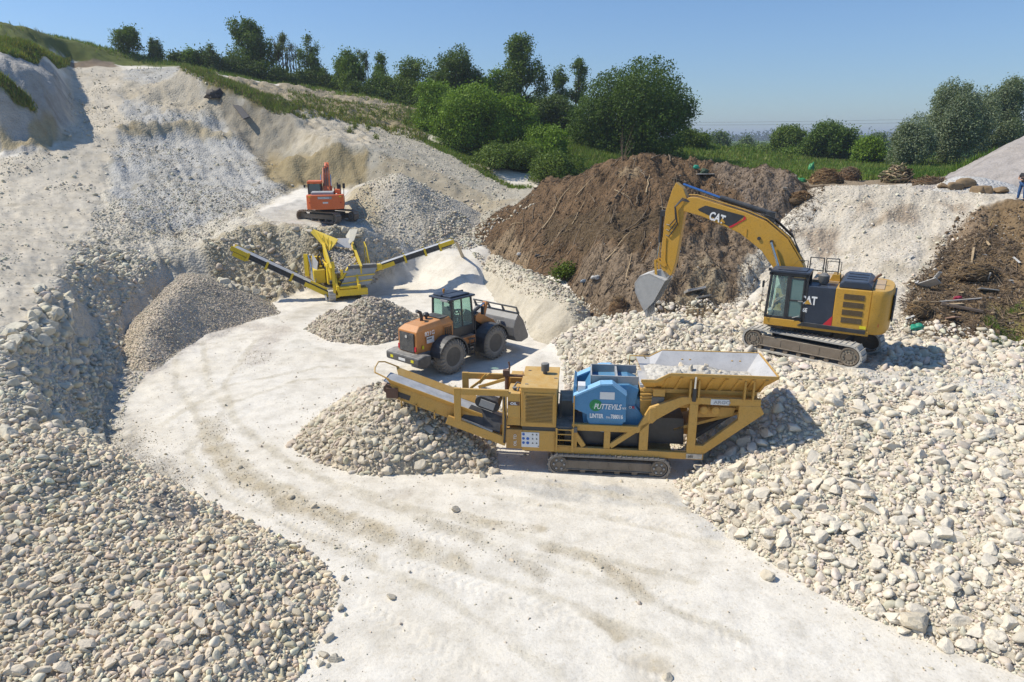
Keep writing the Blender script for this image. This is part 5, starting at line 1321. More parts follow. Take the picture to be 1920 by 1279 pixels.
    for z in (z0, z1 - .1): cab.box(x0, x0 + .1, y0, y1, z, z + .1); cab.box(x1 - .16, x1 - .04, y0, y1, z, z + .1)
    cab.box(x0, x0 + .04, y0, y1, z0, 2.3); cab.box(x0 + .1, x1 - .1, y0, y1, z0 - .05, z0 + .02); co = cab.build('cab', BLACK, root, .012)
    rf = MB(); rf.box(x0 - .04, x1 - .04, y0 - .04, y1 + .05, z1, z1 + .09); rf.box(x0 + .1, x1 - .3, y0 + .1, y1 - .1, z1 + .09, z1 + .13); rf.build('cab_roof', DARKN, co, .03)
    dr = MB(); dr.box(x0 + .09, .92, y1 - .01, y1 + .03, z0 + .1, z0 + .16); dr.box(x0 + .09, .92, y1 - .01, y1 + .03, z1 - .2, z1 - .14); dr.box(x0 + .09, x0 + .15, y1 - .01, y1 + .03, z0 + .1, z1 - .14); dr.box(.86, .92, y1 - .01, y1 + .03, z0 + .1, z1 - .14); dr.box(x0 + .1, .9, y1 - .01, y1 + .03, 2.28, 2.34); do = dr.build('cab_door', BLACK, root, .01)
    MB().box(x0 + .15, .86, y1 + .0, y1 + .012, z0 + .16, 2.28).build('pane', GLASSD, do); MB().box(x0 + .15, .86, y1 + .0, y1 + .012, 2.34, z1 - .2).build('pane', GLASSD, do); MB().box(.38, .56, y1 + .03, y1 + .06, 2.28, 2.31).build('handle', STEEL, do)
    MB().tube([(.45, y1 + .05, 1.72), (.7, y1 + .05, 1.62)], .015, 6).build('hand_rail', STEEL, do)
    for nm, q in (('side_window', (1.03, x1 - .1, y1 - .03, y1 - .02, z0 + .12, z1 - .12)), ('far_window', (x0 + .1, x1 - .1, y0 + .03, y0 + .04, z0 + .12, z1 - .12))): MB().box(*q).build(nm, GLASSC, co)
    wv = MB(); wv.add([(x1 - .0, y0 + .08, z0 + .1), (x1 - .0, y1 - .08, z0 + .1), (x1 - .10, y1 - .08, z1 - .1), (x1 - .10, y0 + .08, z1 - .1)], [(0, 1, 2, 3)]); wv.build('windscreen', GLASSC, co)
    st = MB(); st.box(.80, 1.22, .72, 1.18, 1.85, 2.02); st.box(.74, .86, .72, 1.18, 2.0, 2.75); st.box(.85, 1.2, .8, 1.1, 1.55, 1.85); st.build('seat', RUBBER, root, .04)
    cn = MB(); cn.box(.75, 1.1, .58, .70, 1.9, 2.1); cn.box(.75, 1.1, 1.2, 1.32, 1.9, 2.1); cn.tube([(1.05, .64, 2.1), (1.08, .66, 2.3)], .02); cn.tube([(1.05, 1.26, 2.1), (1.08, 1.24, 2.3)], .02); cn.box(1.4, 1.5, .55, .7, 1.9, 2.35); cn.build('console', RUBBER, root, .01)
    mr = MB(); mr.tube([(1.72, 1.45, 1.7), (1.9, 1.62, 1.8), (1.86, 1.62, 2.9), (1.74, 1.5, 3.0)], .014, 6); mr.box(1.84, 1.9, 1.52, 1.7, 2.75, 3.0); mr.build('mirror', BLACK, root)
    lt = MB(); lt.box(1.66, 1.76, 1.36, 1.5, 3.38, 3.5); lt.build('work_light', BLACK, root, .01)
    # boom
    top = [(.2, 1.6), (.05, 2.2), (.67, 3.5), (1.33, 4.46), (2.22, 5.13), (3.09, 5.45), (5.1, 5.97), (5.45, 5.97), (5.66, 5.75)]
    bot = [(5.63, 5.38), (4.82, 5.2), (3.22, 4.6), (2.31, 3.96), (1.71, 3.2), (1.15, 2.2), (.9, 1.55)]
    bm_ = MB(); bm_.prism(top + bot, -.27, .27); boom = bm_.build('boom', YEL2, root, .02)
    pl = MB(); pl.prism([(t[0], t[1]) for t in ((3.10, 5.32), (4.72, 5.66), (5.02, 5.50), (4.98, 5.44), (4.32, 5.17), (3.62, 4.82))], .272, .28); pl.build('logo_panel', BLACK, boom)
    MB().prism([(3.10, 5.32), (3.16, 5.16), (3.70, 4.84), (3.62, 4.80), (3.54, 4.84), (3.02, 5.20)], .281, .285).build('red_stripe', INKR, boom)
    text_part('lettering', 'CAT', .46, (4.55, .29, 5.12), (math.pi / 2, R(14), math.pi), INKW, boom, 0, .016, .72)
    MB().prism([(4.06, 5.04), (3.84, 4.98), (3.99, 5.2)], .296, .30).build('logo_triangle', YEL2, boom)
    for q in ((1.95, 4.35), (2.45, 4.45)): MB().lathe([(-.32, .07), (.32, .07)], (q[0], 0, q[1]), 14).build('pin', BLACK, boom)
    MB().box(2.95, 2.98, .27, .29, 4.5, 4.8).build('weld_tab', YEL2, boom)
    hp = MB()
    for k, y_ in enumerate((-.2, -.1, .05, .15, .22)):
        pts = [(p[0] + .01, y_, p[1] + .06 + .012 * k) for p in top[2:8]]; hp.tube([(a_[0] - .25 * 0, a_[1], a_[2]) for a_ in pts], .022, 6)
    hp.build('hydraulic_line', YEL2, boom)
    hz = MB()
    for k in range(4):
        o_ = k * .05; hz.tube([(.9, -.18 + k * .1, 3.95), (1.2, -.18 + k * .1, 4.5 + o_), (1.9, -.18 + k * .1, 5.1 + o_), (2.5, -.18 + k * .1, 5.45)], .025, 6)
    hz.build('hose', BLACK, boom)
    for y_ in (-.42, .42):
        cy = MB(); cy.cyl((1.0, y_, 1.7), (1.55, y_, 3.35), .1, 14); cy.m = 1; cy.cyl((1.55, y_, 3.35), (1.95, y_, 4.35), .055, 12); cy.build('boom_ram', [BLACK, CHROME], root, 0, True)
    ac = MB(); ac.cyl((2.1, 0, 5.42), (4.2, 0, 5.98), .11, 14); ac.box(1.95, 2.3, -.12, .12, 5.1, 5.5); ac.m = 1; ac.cyl((4.2, 0, 5.98), (5.8, 0, 6.48), .055, 12); ac.build('stick_ram', [BLACK, BLUECHROME], root, 0, True)
    # stick
    s = MB(); s.prism([(6.06, 6.56), (6.22, 6.2), (6.44, 5.35), (6.46, 4.8), (6.52, 3.6), (6.5, 2.9), (6.22, 2.42), (5.98, 2.6), (5.84, 3.2), (5.62, 5.2), (5.5, 5.8), (5.72, 6.3)], -.2, .2); so = s.build('stick', YEL2, root, .02)
    sr = MB(); sr.cyl((6.64, 0, 5.25), (6.66, 0, 3.95), .085, 14); sr.m = 1; sr.cyl((6.66, 0, 3.95), (6.74, 0, 3.2), .045, 12); sr.m = 0; sr.box(6.4, 6.7, -.1, .1, 5.1, 5.35); sr.build('bucket_ram', [BLACK, CHROME], root)
    hs = MB()
    for k in range(3): hs.tube([(5.35 - .0, .24, 5.82 - k * .02), (5.72, .27 + k * .02, 5.92 - k * .05), (6.02 - .02 * k, .28 + k * .02, 5.55), (5.95 - k * .05, .28, 5.05 - k * .12), (6.2, .24, 4.75 - k * .24), (6.42, .16, 4.78 - k * .22)], .024, 6)
    hs.build('hose', BLACK, so)
    hl = MB(); hl.tube([(6.32, .22, 4.2), (6.3, .22, 3.2), (6.2, .22, 2.95), (6.1, .22, 2.85)], .02, 6); hl.build('hydraulic_line', YEL2, so)
    lk = MB()
    for y_ in (-.24, .2): lk.beam((6.74, 3.2), (6.28, 2.95), .1, y_, y_ + .04); lk.beam((6.74, 3.2), (6.66, 2.5), .1, y_ + .05, y_ + .09)
    lk.build('bucket_linkage', YEL2, root); 
    # bucket: curled, teeth down
    bk = MB(); inner = [(6.15, 2.35), (6.9, 2.6), (7.3, 2.45), (7.52, 2.1), (7.46, 1.7), (7.22, 1.25), (7.0, .9)]
    outer = inner
    hw = .54
    for y_ in (-hw, hw - .04): bk.prism(inner + [(6.62, 1.35)], y_, y_ + .04)
    for i in range(1, len(inner) - 1): bk.beam(inner[i], inner[i + 1], .06, -hw, hw)
    bk.beam(inner[0], inner[1], .06, -hw, hw)
    for y_ in (-.2, .14): bk.prism([(6.05, 2.55), (6.3, 2.75), (6.75, 2.72), (6.9, 2.58), (6.2, 2.3)], y_, y_ + .06)
    bo = bk.build('bucket', paint('bare_bucket_steel', (.36, .355, .34), 1.0, .5, .0, dustcol=(.62, .60, .56), scale=5), root, .008)
    for k in range(5):
        y_ = -hw + .06 + k * (2 * hw - .12) / 4; t = MB(); t.prism([(7.06, 1.0), (6.9, 1.02), (6.86, .62), (6.92, .6)], y_ - .045, y_ + .045); t.build('tooth', STEEL, bo)
    a = R(150); 
    wp = Matrix.Translation(root.location) @ Matrix.Rotation(a, 4, 'Z') @ Vector((1.0, .95, 2.13))
    po = seated(reach=.42, hz=.1)
    person('driver of the big yellow excavator in a dark shirt and shorts behind the cab glass', wp, a, po, plain('black_shirt', (.03, .03, .035), .8), plain('grey_shorts', (.12, .12, .13), .8), plain('white_shoes', (.5, .5, .5), .7), shorts=True)
    return root
build_cat()
# ---------------------------------------------------------------- mobile jaw crusher
def build_crusher():
    q = G(1035, 885)
    root = empty('jaw_crusher', (1.3, 20.3, float(hq(3, 20.6)) - .02), R(-6), 'long yellow and blue tracked jaw crusher with a wide feed hopper at its right end', 'crusher')
    Wd = 2.15
    for y0, y1, sd in ((-.08, .40, -1), (1.75, 2.23, 1)): make_track(root, -.11, 3.8, .0, .70, y0, y1, [TRACKM, TFRAME, STEEL], pitch=.17, rollers=6, out_side=sd, spokes=False)
    # chassis: two side girders of welded box beams
    for y0, y1 in ((0.02, .16), (1.99, 2.13)):
        f = MB()
        f.prism([(.10, .72), (4.82, .70), (4.82, .93), (.10, .95)], y0, y1)
        f.prism([(.62, 1.54), (2.74, 1.54), (3.0, 1.80), (3.16, 1.94), (4.03, 2.52), (4.25, 2.60), (6.42, 2.60), (6.42, 2.82), (4.03, 2.82), (3.05, 2.42), (2.72, 1.76), (.62, 1.76)], y0, y1)
        f.prism([(3.04, 1.90), (3.04, 2.40), (3.25, 2.46), (3.25, 2.0)], y0 - .015, y1)
        f.prism([(2.78, .95), (3.06, .95), (3.06, 1.95), (2.78, 1.78)], y0, y1)
        f.prism([(1.66, .95), (1.86, .95), (1.86, 1.54), (1.66, 1.54)], y0, y1)
        f.beam((2.64, 1.62), (1.86, 1.02), .17, y0 + .01, y1 - .01)
        f.beam((.64, 1.54), (1.02, .98), .16, y0 + .01, y1 - .01)
        f.prism([(.62, .95), (.80, .95), (.80, 1.54), (.62, 1.54)], y0, y1)
        f.prism([(4.28, .93), (4.54, .93), (4.54, 2.60), (4.28, 2.60)], y0, y1)
        f.prism([(4.54, .93), (4.86, .93), (6.55, 2.36), (6.42, 2.60), (5.78, 2.60), (5.78, 2.12), (4.78, 1.20), (4.54, 1.20)], y0, y1)
        f.beam((3.08, 1.94), (3.6, 2.5), .2, y0 + .01, y1 - .01)
        f.build('chassis_girder', YEL, root, .012)
    cr = MB()
    for x, z in ((.3, .8), (2.9, .8), (4.7, .8), (6.3, 2.7), (4.4, 2.7), (2.9, 1.6)): cr.box(x - .08, x + .08, .16, 1.99, z - .08, z + .08)
    cr.box(.2, 3.9, .4, 1.75, .55, .72); cr.beam((3.9, 1.5), (6.0, 2.2), .1, .5, 1.6); cr.build('crossmember', YEL, root, .01)
    # plates on the girders
    pl = MB(); pl.box(4.90, 5.46, -.004, .018, 2.61, 2.79); o = pl.build('name_plate', WHITE, root)
    text_part('lettering', 'ARGO', .15, (4.99, -.01, 2.645), FACE_NEAR, plain('pale_grey_ink', (.42, .42, .42), .6), o, 0, .004, 1.2)
    pl = MB(); pl.box(4.28, 4.78, -.004, .018, .735, .9); o = pl.build('dirty_label', plain('stained_white', (.55, .5, .42), .7, 0, .4), root); text_part('lettering', '202', .11, (4.33, -.01, .78), FACE_NEAR, INKB, o)
    # engine house
    e = MB(); e.box(-1.02, .12, -.02, 2.05, 1.62, 2.93); eo = e.build('engine_house', YEL, root, .02, False)
    MB().box(-1.05, .15, -.05, 2.08, 2.93, 2.975).build('roof_panel', YEL, eo, .01)
    fr = MB()
    for a in ((-.90, .02, 2.72, 2.78), (-.90, .02, 1.72, 1.78), (-.95, -.88, 1.72, 2.78), (.0, .07, 1.72, 2.78)): fr.box(a[0], a[1], -.045, -.0, a[2], a[3])
    fr.build('grille_frame', YEL, eo)
    gb = MB(); gb.box(-.88, .0, -.025, -.005, 1.78, 2.72); gb.m = 1
    for k in range(20): z = 1.80 + k * .047; gb.box(-.88, .0, -.05, -.024, z, z + .018, Matrix.Rotation(R(25), 3, 'X'))
    gb.build('radiator_grille', [GRILLE, YEL], eo)
    hg = MB()
    for x, y in ((-.86, .25), (-.86, 1.6), (0.05, .9)): hg.box(x - .05, x + .05, y - .02, y + .02, 2.975, 2.995)
    hg.build('hinge', DGREY, eo)
    a = MB(); a.cyl((-.33, 1.35, 2.97), (-.33, 1.35, 3.06), .07, 16); a.lathe([(3.06, .10), (3.08, .135), (3.32, .135), (3.34, .12)], (-.33, 1.35, 0), 20, 'z'); a.build('air_filter', DGREY, root, 0, True)
    hr_ = MB(); hr_.tube([(.16, .1, 1.9), (.26, .1, 1.95), (.26, .1, 2.75), (.16, .1, 2.8)], .018, 6); hr_.build('grab_rail', BLACK, eo)
    # oil tank
    t = MB(); t.box(-1.45, -1.04, -.0, .95, 1.9, 2.74); to = t.build('oil_tank', YEL, root, .02)
    MB().box(-1.43, -1.06, -.012, .0, 2.33, 2.46).build('label_band', RUSTY, to); text_part('lettering', 'OIL', .11, (-1.36, -.016, 2.355), FACE_NEAR, INKW, to, 0, .004, 1.25)
    fc = MB(); fc.lathe([(2.74, .05), (2.80, .05), (2.80, .075), (2.84, .075)], (-1.25, .3, 0), 14, 'z'); fc.tube([(-1.3, .55, 2.76), (-1.2, .6, 2.9), (-1.05, .62, 2.85)], .03); fc.tube([(-1.15, .2, 2.74), (-1.1, .25, 2.86), (-1.02, .3, 2.86)], .025); fc.build('filler_cap', DGREY, to)
    vb = MB(); vb.box(-1.5, -1.1, 1.2, 1.9, 2.5, 2.85); vb.build('valve_box', YEL, root, .015)
    ex = MB(); ex.tube([(-1.6, 1.1, 2.2), (-1.6, 1.1, 3.0)], .07); ex.tube([(-1.6, 1.1, 2.95), (-1.0, 1.1, 2.95)], .05); ex.tube([(-1.58, 1.1, 2.95), (-1.5, 1.1, 3.25), (-1.54, 1.15, 3.42)], .035); ex.box(-1.72, -1.5, 1.0, 1.2, 2.95, 3.15); ex.build('exhaust_stub', RUSTY, root, .01)
    # lower cabinets
    c = MB(); c.box(-1.5, -.98, -.02, 1.9, .82, 1.50); co = c.build('cabinet', paint('grubby_yellow', (.42, .22, .045), .4, dustcol=(.5, .38, .2)), root, .015)
    text_part('lettering', 'OIL TD', .13, (-1.16, -.03, .92), (math.pi / 2, R(-90), 0), INKW, co)
    c = MB(); c.box(-.98, .10, -.0, 1.9, .76, 1.48); co = c.build('cabinet', YEL, root, .015)
    MB().box(-.98, .14, .03, 1.9, 1.48, 1.62).build('gap_shade_block', BLACK, co)  # black block stands in for the shade between cabinet and engine house
    MB().box(-.995, -.42, -.022, -.004, .90, 1.42).build('safety_sign', WHITE, co)
    so = co
    pic = MB()
    for i in range(3): pic.lathe([(-.03, .045), (-.022, .045)], (-.93, 0, 1.35 - i * .15), 14)
    for i in (1, 2): pic.lathe([(-.03, .05), (-.022, .05)], (-.79, 0, 1.35 - i * .15), 14)
    pic.build('pictograms', INKBL, so)
    pic = MB()
    for i in range(3):
        for j in (0, 1): pic.prism([(-.66 + j * .13, 1.33 - i * .15), (-.60 + j * .13, 1.33 - i * .15), (-.63 + j * .13, 1.385 - i * .15)], -.03, -.022)
    pic.box(-.46, -.43, -.03, -.022, .93, .96); pic.build('warning_marks', INKB, so)
    MB().prism([(-1.5, 1.62), (-1.04, 1.62), (-1.04, 1.9), (-1.45, 1.88)], .05, 1.9).build('bracket', YEL, root)
    rod = MB(); rod.tube([(-1.56, .0, 2.6), (-1.52, -.02, 1.8), (-1.56, 0, 1.0)], .035, 6); rod.build('hose', BLACK, root)
    # ladder and walkway
    l = MB()
    for x in (.14, .66): l.box(x - .03, x + .03, -.08, -.02, .82, 1.62)
    for z in (1.0, 1.2, 1.4, 1.56): l.box(.16, .64, -.07, -.03, z, z + .03)
    l.build('ladder', YEL, root)
    wk = MB(); wk.box(.12, .66, .0, 2.0, 1.58, 1.66); wk.box(.18, .62, .9, 1.9, 1.0, 2.2); wk.build('walkway', DGREY, root)
    MB().tube([(.68, -.05, 1.6), (.68, -.05, 2.75)], .02, 6).build('handrail', YEL, root); MB().box(.66, .8, -.07, .03, 1.5, 1.66).build('lock_box', DGREY, root)
    # jaw: guard panels, flywheel guards, body
    prof = [(.66, 2.30), (.66, 2.72), (1.50, 3.14), (1.86, 3.16), (2.31, 2.82), (2.32, 1.90), (1.44, 1.97)]
    for y0, y1 in ((-.02, .34), (1.76, 2.12)):
        g = MB(); g.prism(prof, y0 + .02, y1); go = g.build('flywheel_guard', BLUE, root, .015)
        rim = MB()
        for i in (1, 2, 3): a, b = prof[i], prof[i + 1]; rim.beam(a, b, .05, y0 - .01, y1 + .02)
        rim.build('guard_rim', paint('pale_blue', (.22, .48, .72), .2, dustcol=(.6, .65, .7)), go)
        if y0 < 0:
            MB().box(1.48, 1.94, -.014, .002, 2.66, 2.90).build('blank_plate', WHITE, go)
            em = MB(); em.lathe([(-.006, .0), (-.006, .20), (.002, .20)], (1.36, 0, 2.44), 28); em.build('green_emblem', INKG, go)
            em = MB()
            for k in range(20):
                t0 = 2 * math.pi * k / 20 + .1; t1 = t0 + .2; c0, r0, r1 = (1.36, 2.44), .165, .175
                em.prism([(c0[0] + r0 * math.cos(t0), c0[1] + r0 * math.sin(t0)), (c0[0] + r1 * math.cos(t0), c0[1] + r1 * math.sin(t0)), (c0[0] + r1 * math.cos(t1), c0[1] + r1 * math.sin(t1)), (c0[0] + r0 * math.cos(t1), c0[1] + r0 * math.sin(t1))], -.012, -.006)
            em.prism([(1.25, 2.36), (1.42, 2.34), (1.48, 2.5), (1.34, 2.56)], -.012, -.006); em.build('emblem_detail', plain('leaf_green', (.05, .35, .12), .6), go)
            text_part('lettering', 'PUTTEVILS', .25, (1.30, -.016, 2.33), FACE_NEAR, INKW, go, .28, .005, .72)
            text_part('lettering', 'N.V.', .10, (2.19, -.012, 2.345), FACE_NEAR, INKW, go, .25, .003, .7)
            text_part('lettering', 'LINTER', .20, (1.18, -.012, 2.02), FACE_NEAR, INKW, go, 0, .007, .66)
            text_part('lettering', '016/', .10, (1.70, -.012, 2.02), FACE_NEAR, INKW, go, 0, .002, .7); text_part('lettering', '788016', .19, (1.84, -.012, 2.02), FACE_NEAR, INKW, go, 0, .007, .68)
    j = MB(); j.prism([(1.0, 1.5), (2.6, 1.4), (2.95, 1.9), (2.62, 2.35), (2.72, 2.9), (2.4, 3.05), (1.2, 3.0), (.9, 2.4)], .36, 1.74)
    j.lathe([(.5 - 1.05, .5), (.56 - 1.05, .56), (1.55 - 1.05, .56)], (2.45, 1.05, 2.1), 24); jo = j.build('jaw_body', BLUE, root, .03)
    fw = MB(); fw.lathe([(.10, .62), (.34, .62)], (1.7, 0, 2.1), 32); fw.lathe([(1.78, .62), (2.0, .62)], (1.7, 0, 2.1), 32); fw.build('flywheel', BLUE, root)
    text_part('lettering', 'O', .12, (2.42, .32, 2.25), FACE_NEAR, INKW, jo, 0, .004); text_part('lettering', 'K', .12, (2.53, .32, 2.25), FACE_NEAR, INKR, jo, 0, .004)
    md = MB(); md.box(1.2, 2.7, .45, .5, 3.0, 3.28); md.box(1.2, 2.7, 1.6, 1.65, 3.0, 3.28); md.box(1.18, 1.22, .45, 1.65, 3.0, 3.28); md.box(1.98, 2.04, .45, 1.65, 3.0, 3.24); md.build('crusher_mouth', STEEL, root)
    MB().prism([(.62, 2.4), (.70, 2.4), (.74, 2.95), (.66, 3.0)], .25, 1.7).build('inlet_shield', BLUE, root)
    ctl = MB(); ctl.box(.78, 1.02, .10, .5, 2.78, 3.05); ctl.build('control_box', WHITE, root, .01)
    ft = MB(); ft.box(.4, 2.8, .3, 1.85, .95, 1.45); ft.prism([(1.2, 1.5), (2.9, 1.5), (2.5, .95), (1.5, .95)], .35, 1.7); ft.build('crusher_underframe', BLACK, root)  # underframe coloured black to stand in for shaded gaps between the girders
    # hopper
    rim0, rim1 = -.10, 2.3
    def wall(pts_out, pts_in, name, rib=None):
        pass
    top = [(2.72, 3.36), (3.18, 3.36), (3.60, 3.60), (6.80, 3.60)]
    base = [(2.9, 3.02), (3.2, 3.02), (3.6, 3.02), (6.30, 3.02)]
    hop = MB(); th = .04
    def quad(a, b, c, d, nrm):
        n = Vector(nrm) * th; V = [Vector(q_) for q_ in (a, b, c, d)]; V += [v_ + n for v_ in V]
        hop.add(V, [(0, 1, 2, 3), (7, 6, 5, 4), (0, 4, 5, 1), (1, 5, 6, 2), (2, 6, 7, 3), (3, 7, 4, 0)])
    for side, yo_, yi_ in ((0, rim0, .38), (1, rim1, 1.77)):
        for i in range(3):
            a = (top[i][0], yo_ if i else yo_, top[i][1]); b = (top[i + 1][0], yo_, top[i + 1][1]); c = (base[i + 1][0], yi_, base[i + 1][1]); d = (base[i][0], yi_, base[i][1])
            quad(a, b, c, d, (0, (.7 if side == 0 else -.7), .7))
    quad((6.80, rim0, 3.60), (6.80, rim1, 3.60), (6.30, 1.77, 3.02), (6.30, .38, 3.02), (-.7, 0, .7))
    hop.box(2.75, 6.3, .36, 1.79, 2.96, 3.05)
    ho = hop.build('hopper', HOPI, root)
    out = MB()
    for yo_, yi_, s_ in ((rim0, .38, -1), (rim1, 1.77, 1)):
        for i in range(3):
            a, b = top[i], top[i + 1]; out.bar((a[0], yo_ + s_ * .02, a[1]), (b[0], yo_ + s_ * .02, b[1]), .05, .09)
            A = [(top[i][0], yo_, top[i][1] - .03), (top[i + 1][0], yo_, top[i + 1][1] - .03), (base[i + 1][0], yi_ + s_ * .02, base[i + 1][1] - .03), (base[i][0], yi_ + s_ * .02, base[i][1] - .03)]
            out.add(A + [(p_[0], p_[1] + s_ * .015, p_[2] - .015) for p_ in A], [(0, 1, 2, 3), (7, 6, 5, 4), (0, 4, 5, 1), (2, 6, 7, 3), (1, 5, 6, 2), (3, 7, 4, 0)])
    out.bar((6.82, rim0, 3.6), (6.82, rim1, 3.6), .05, .09)
    A = [(6.82, rim0, 3.57), (6.82, rim1, 3.57), (6.33, 1.78, 3.0), (6.33, .37, 3.0)]; out.add(A + [(p_[0] + .02, p_[1], p_[2] - .015) for p_ in A], [(0, 1, 2, 3), (7, 6, 5, 4), (0, 4, 5, 1), (2, 6, 7, 3), (1, 5, 6, 2), (3, 7, 4, 0)])
    out.build('hopper_shell', YEL, ho, .006)
    for s_, yo_, yi_ in ((-1, rim0, .34), (1, rim1, 1.81)):
        for x in (3.55, 3.95, 4.9, 5.3, 5.7, 6.1, 6.5):
            rb = MB(); A = Vector((x, yo_ - s_ * .02, 3.52)); B = Vector((x - .12, yi_, 2.98)); rb.bar(A, B, .10, .09); rb.build('rib', YEL, ho)
    bd = MB(); bd.box(2.84, 6.34, .28, 1.86, 2.84, 2.98); bd.box(3.2, 6.3, .42, 1.72, 2.30, 2.84); bd.prism([(2.80, 1.95), (3.3, 1.95), (3.9, 2.84), (2.76, 2.84)], .42, 1.72)
    bd.prism([(4.6, 2.02), (5.7, 2.1), (5.75, 2.4), (4.6, 2.4)], .35, 1.75); bd.build('feeder_body', YEL, root, .015)
    for x in (4.75, 5.12): MB().lathe([(.18, .08), (.2, .13), (.3, .15), (.36, .15)], (x, 0, 2.33), 18).build('feeder_motor', YEL, root)
    md = MB(); md.box(3.12, 3.5, .18, .36, 2.46, 2.72); md.build('junction_box', DGREY, root); MB().box(3.14, 3.52, .18, .36, 2.74, 3.0).build('pipe_cover', YEL, root, .02)
    pp = MB()
    for z in (2.6, 2.7, 2.8): pp.tube([(2.75, .2, z), (3.12, .2, z + .02)], .025, 6)
    pp.build('pipe', YEL, root)
    for x in (4.38, 6.02):
        for y_ in (-.0, 2.1):
            s_ = -1 if y_ < 1 else 1
            h = MB(); h.box(x - .16, x - .10, y_ - .05, y_ + .1, 2.80, 3.42); h.box(x + .10, x + .16, y_ - .05, y_ + .1, 2.80, 3.42); h.build('hopper_bracket', YEL, root, .008)
    rm = MB(); rm.cyl((4.38, -.04, 2.72), (4.38, -.04, 3.12), .065, 12); rm.m = 1; rm.cyl((4.38, -.04, 3.12), (4.38, -.08, 3.56), .035, 10); rm.build('hydraulic_ram', [BLACK, CHROME], root)
    gr = MB(); gr.tube([(2.5, 2.0, 3.0), (2.5, 2.0, 3.5), (2.95, 2.0, 3.5), (3.05, 2.0, 3.4)], .02, 6); gr.build('guard_rail', YEL, root)
    ch = MB(); ch.prism([(3.1, 1.0), (4.25, 1.0), (4.2, 1.9), (3.1, 1.9)], .5, 1.5); ch.build('discharge_chute', BLACK, root)
    sh = MB(); sh.beam((4.6, 1.25), (5.7, 2.1), .12, .55, 1.5); sh.build('side_belt', BLACK, root)
    # discharge conveyor, climbing to the left
    def cz(x): return 1.42 + (-1.5 - x) * .353
    a, b = -1.55, -5.60
    y0, y1 = .30, 1.20
    be = MB(); be.prism([(a, cz(a)), (b, cz(b)), (b, cz(b) + .03), (a, cz(a) + .03)], y0 + .02, y1 - .02); be.build('belt', BELTM, root)
    sk = MB()
    for yA, s_ in ((y0, -1), (y1, 1)):
        sk.prism([(-1.6, cz(-1.6) - .42), (-5.2, cz(-5.2) - .42), (-5.35, cz(-5.35) - .1), (-5.35, cz(-5.35) + .04), (-1.6, cz(-1.6) + .04)], *sorted((yA, yA + s_ * .05)))
        V = [(-2.3, yA, cz(-2.3) + .03), (-5.35, yA, cz(-5.35) + .03), (-5.45, yA + s_ * .16, cz(-5.45) + .24), (-2.3, yA + s_ * .16, cz(-2.3) + .24)]
        sk.add(V + [(v_[0], v_[1] + s_ * .02, v_[2] - .02) for v_ in V], [(0, 1, 2, 3), (7, 6, 5, 4), (0, 4, 5, 1), (1, 5, 6, 2), (2, 6, 7, 3), (3, 7, 4, 0)])
    sk.build('conveyor_side', YEL, root, .006)
    rl = MB(); rl.tube([(-5.35, y0 - .17, cz(-5.35) + .24), (-5.85, y0 - .05, cz(-5.85) + .24), (-5.92, .5, cz(-5.9) + .3), (-5.95, 1.0, cz(-5.9) + .34), (-5.8, y1 + .05, cz(-5.8) + .30), (-5.35, y1 + .17, cz(-5.35) + .24)], .025, 6); rl.build('tip_hoop', YEL, root)
    hdm = MB(); hdm.cyl((-5.45, y0 - .06, cz(-5.45) - .18), (-5.45, y1 + .06, cz(-5.45) - .18), .15, 16); hdm.box(-5.5, -5.1, y0 - .12, y0 - .04, cz(-5.3) - .42, cz(-5.3) - .08); hdm.build('head_drum', RUSTY, root)
    dk = MB(); dk.box(-5.2, -4.7, y0 - .06, y0 - .045, cz(-4.9) - .30, cz(-4.9) - .12, Matrix.Rotation(R(19), 3, 'Y')); dk.build('scraper', BLACK, root)
    for i, x in enumerate((-5.0, -4.5, -3.9)): MB().box(x - .02, x + .02, y0 - .12, y0 - .05, cz(x) - .6, cz(x) - .34).build('idler_bracket', YEL, root)
    for y_ in (0.02, 1.5): MB().beam((-3.45, 1.72), (-1.5, 1.02), .30, y_, y_ + .12).build('conveyor_carrier', YEL, root, .01)
    MB().lathe([(-.02, .05), (.0, .07), (.02, .05)], (-2.05, 0, 1.0), 12).build('lifting_eye', STEEL, root)
    # rectangular guard frames round the tail of the belt
    for y_ in (.0, 1.55):
        f = MB(); f.box(-3.2, -2.98, y_, y_ + .1, 1.72, 2.84); f.box(-2.98, -1.42, y_, y_ + .1, 2.62, 2.83); f.box(-1.62, -1.48, y_, y_ + .1, 1.1, 2.62); f.build('guard_frame', YEL, root, .01)
    f = MB(); f.beam((-2.6, 2.5), (-2.35, 2.8), .1, 1.45, 1.55); f.bar((-2.6, 1.5, 2.35), (-1.6, 1.2, 2.8), .1); f.bar((-2.9, 1.5, 2.3), (-2.2, 1.5, 2.85), .08); f.build('brace', YEL, root)
    mg = MB(); Mx = Matrix.Rotation(R(19), 4, 'Y')
    lp = stadium(-.42, .42, -.2, .2, 8)
    mg.prism([(p_[0], p_[1]) for p_ in lp], -.45, .45); mg.xf(Matrix.Translation((-2.15, .72, 2.22)) @ Mx); mg.build('overband_magnet', RUBBER, root, .01)
    mg = MB(); mg.box(-.25, .25, -.5, -.46, -.12, .12); mg.box(-.2, .3, -.2, .3, .2, .26); mg.xf(Matrix.Translation((-2.15, .72, 2.22)) @ Mx); mg.build('magnet_core', STEEL, root)
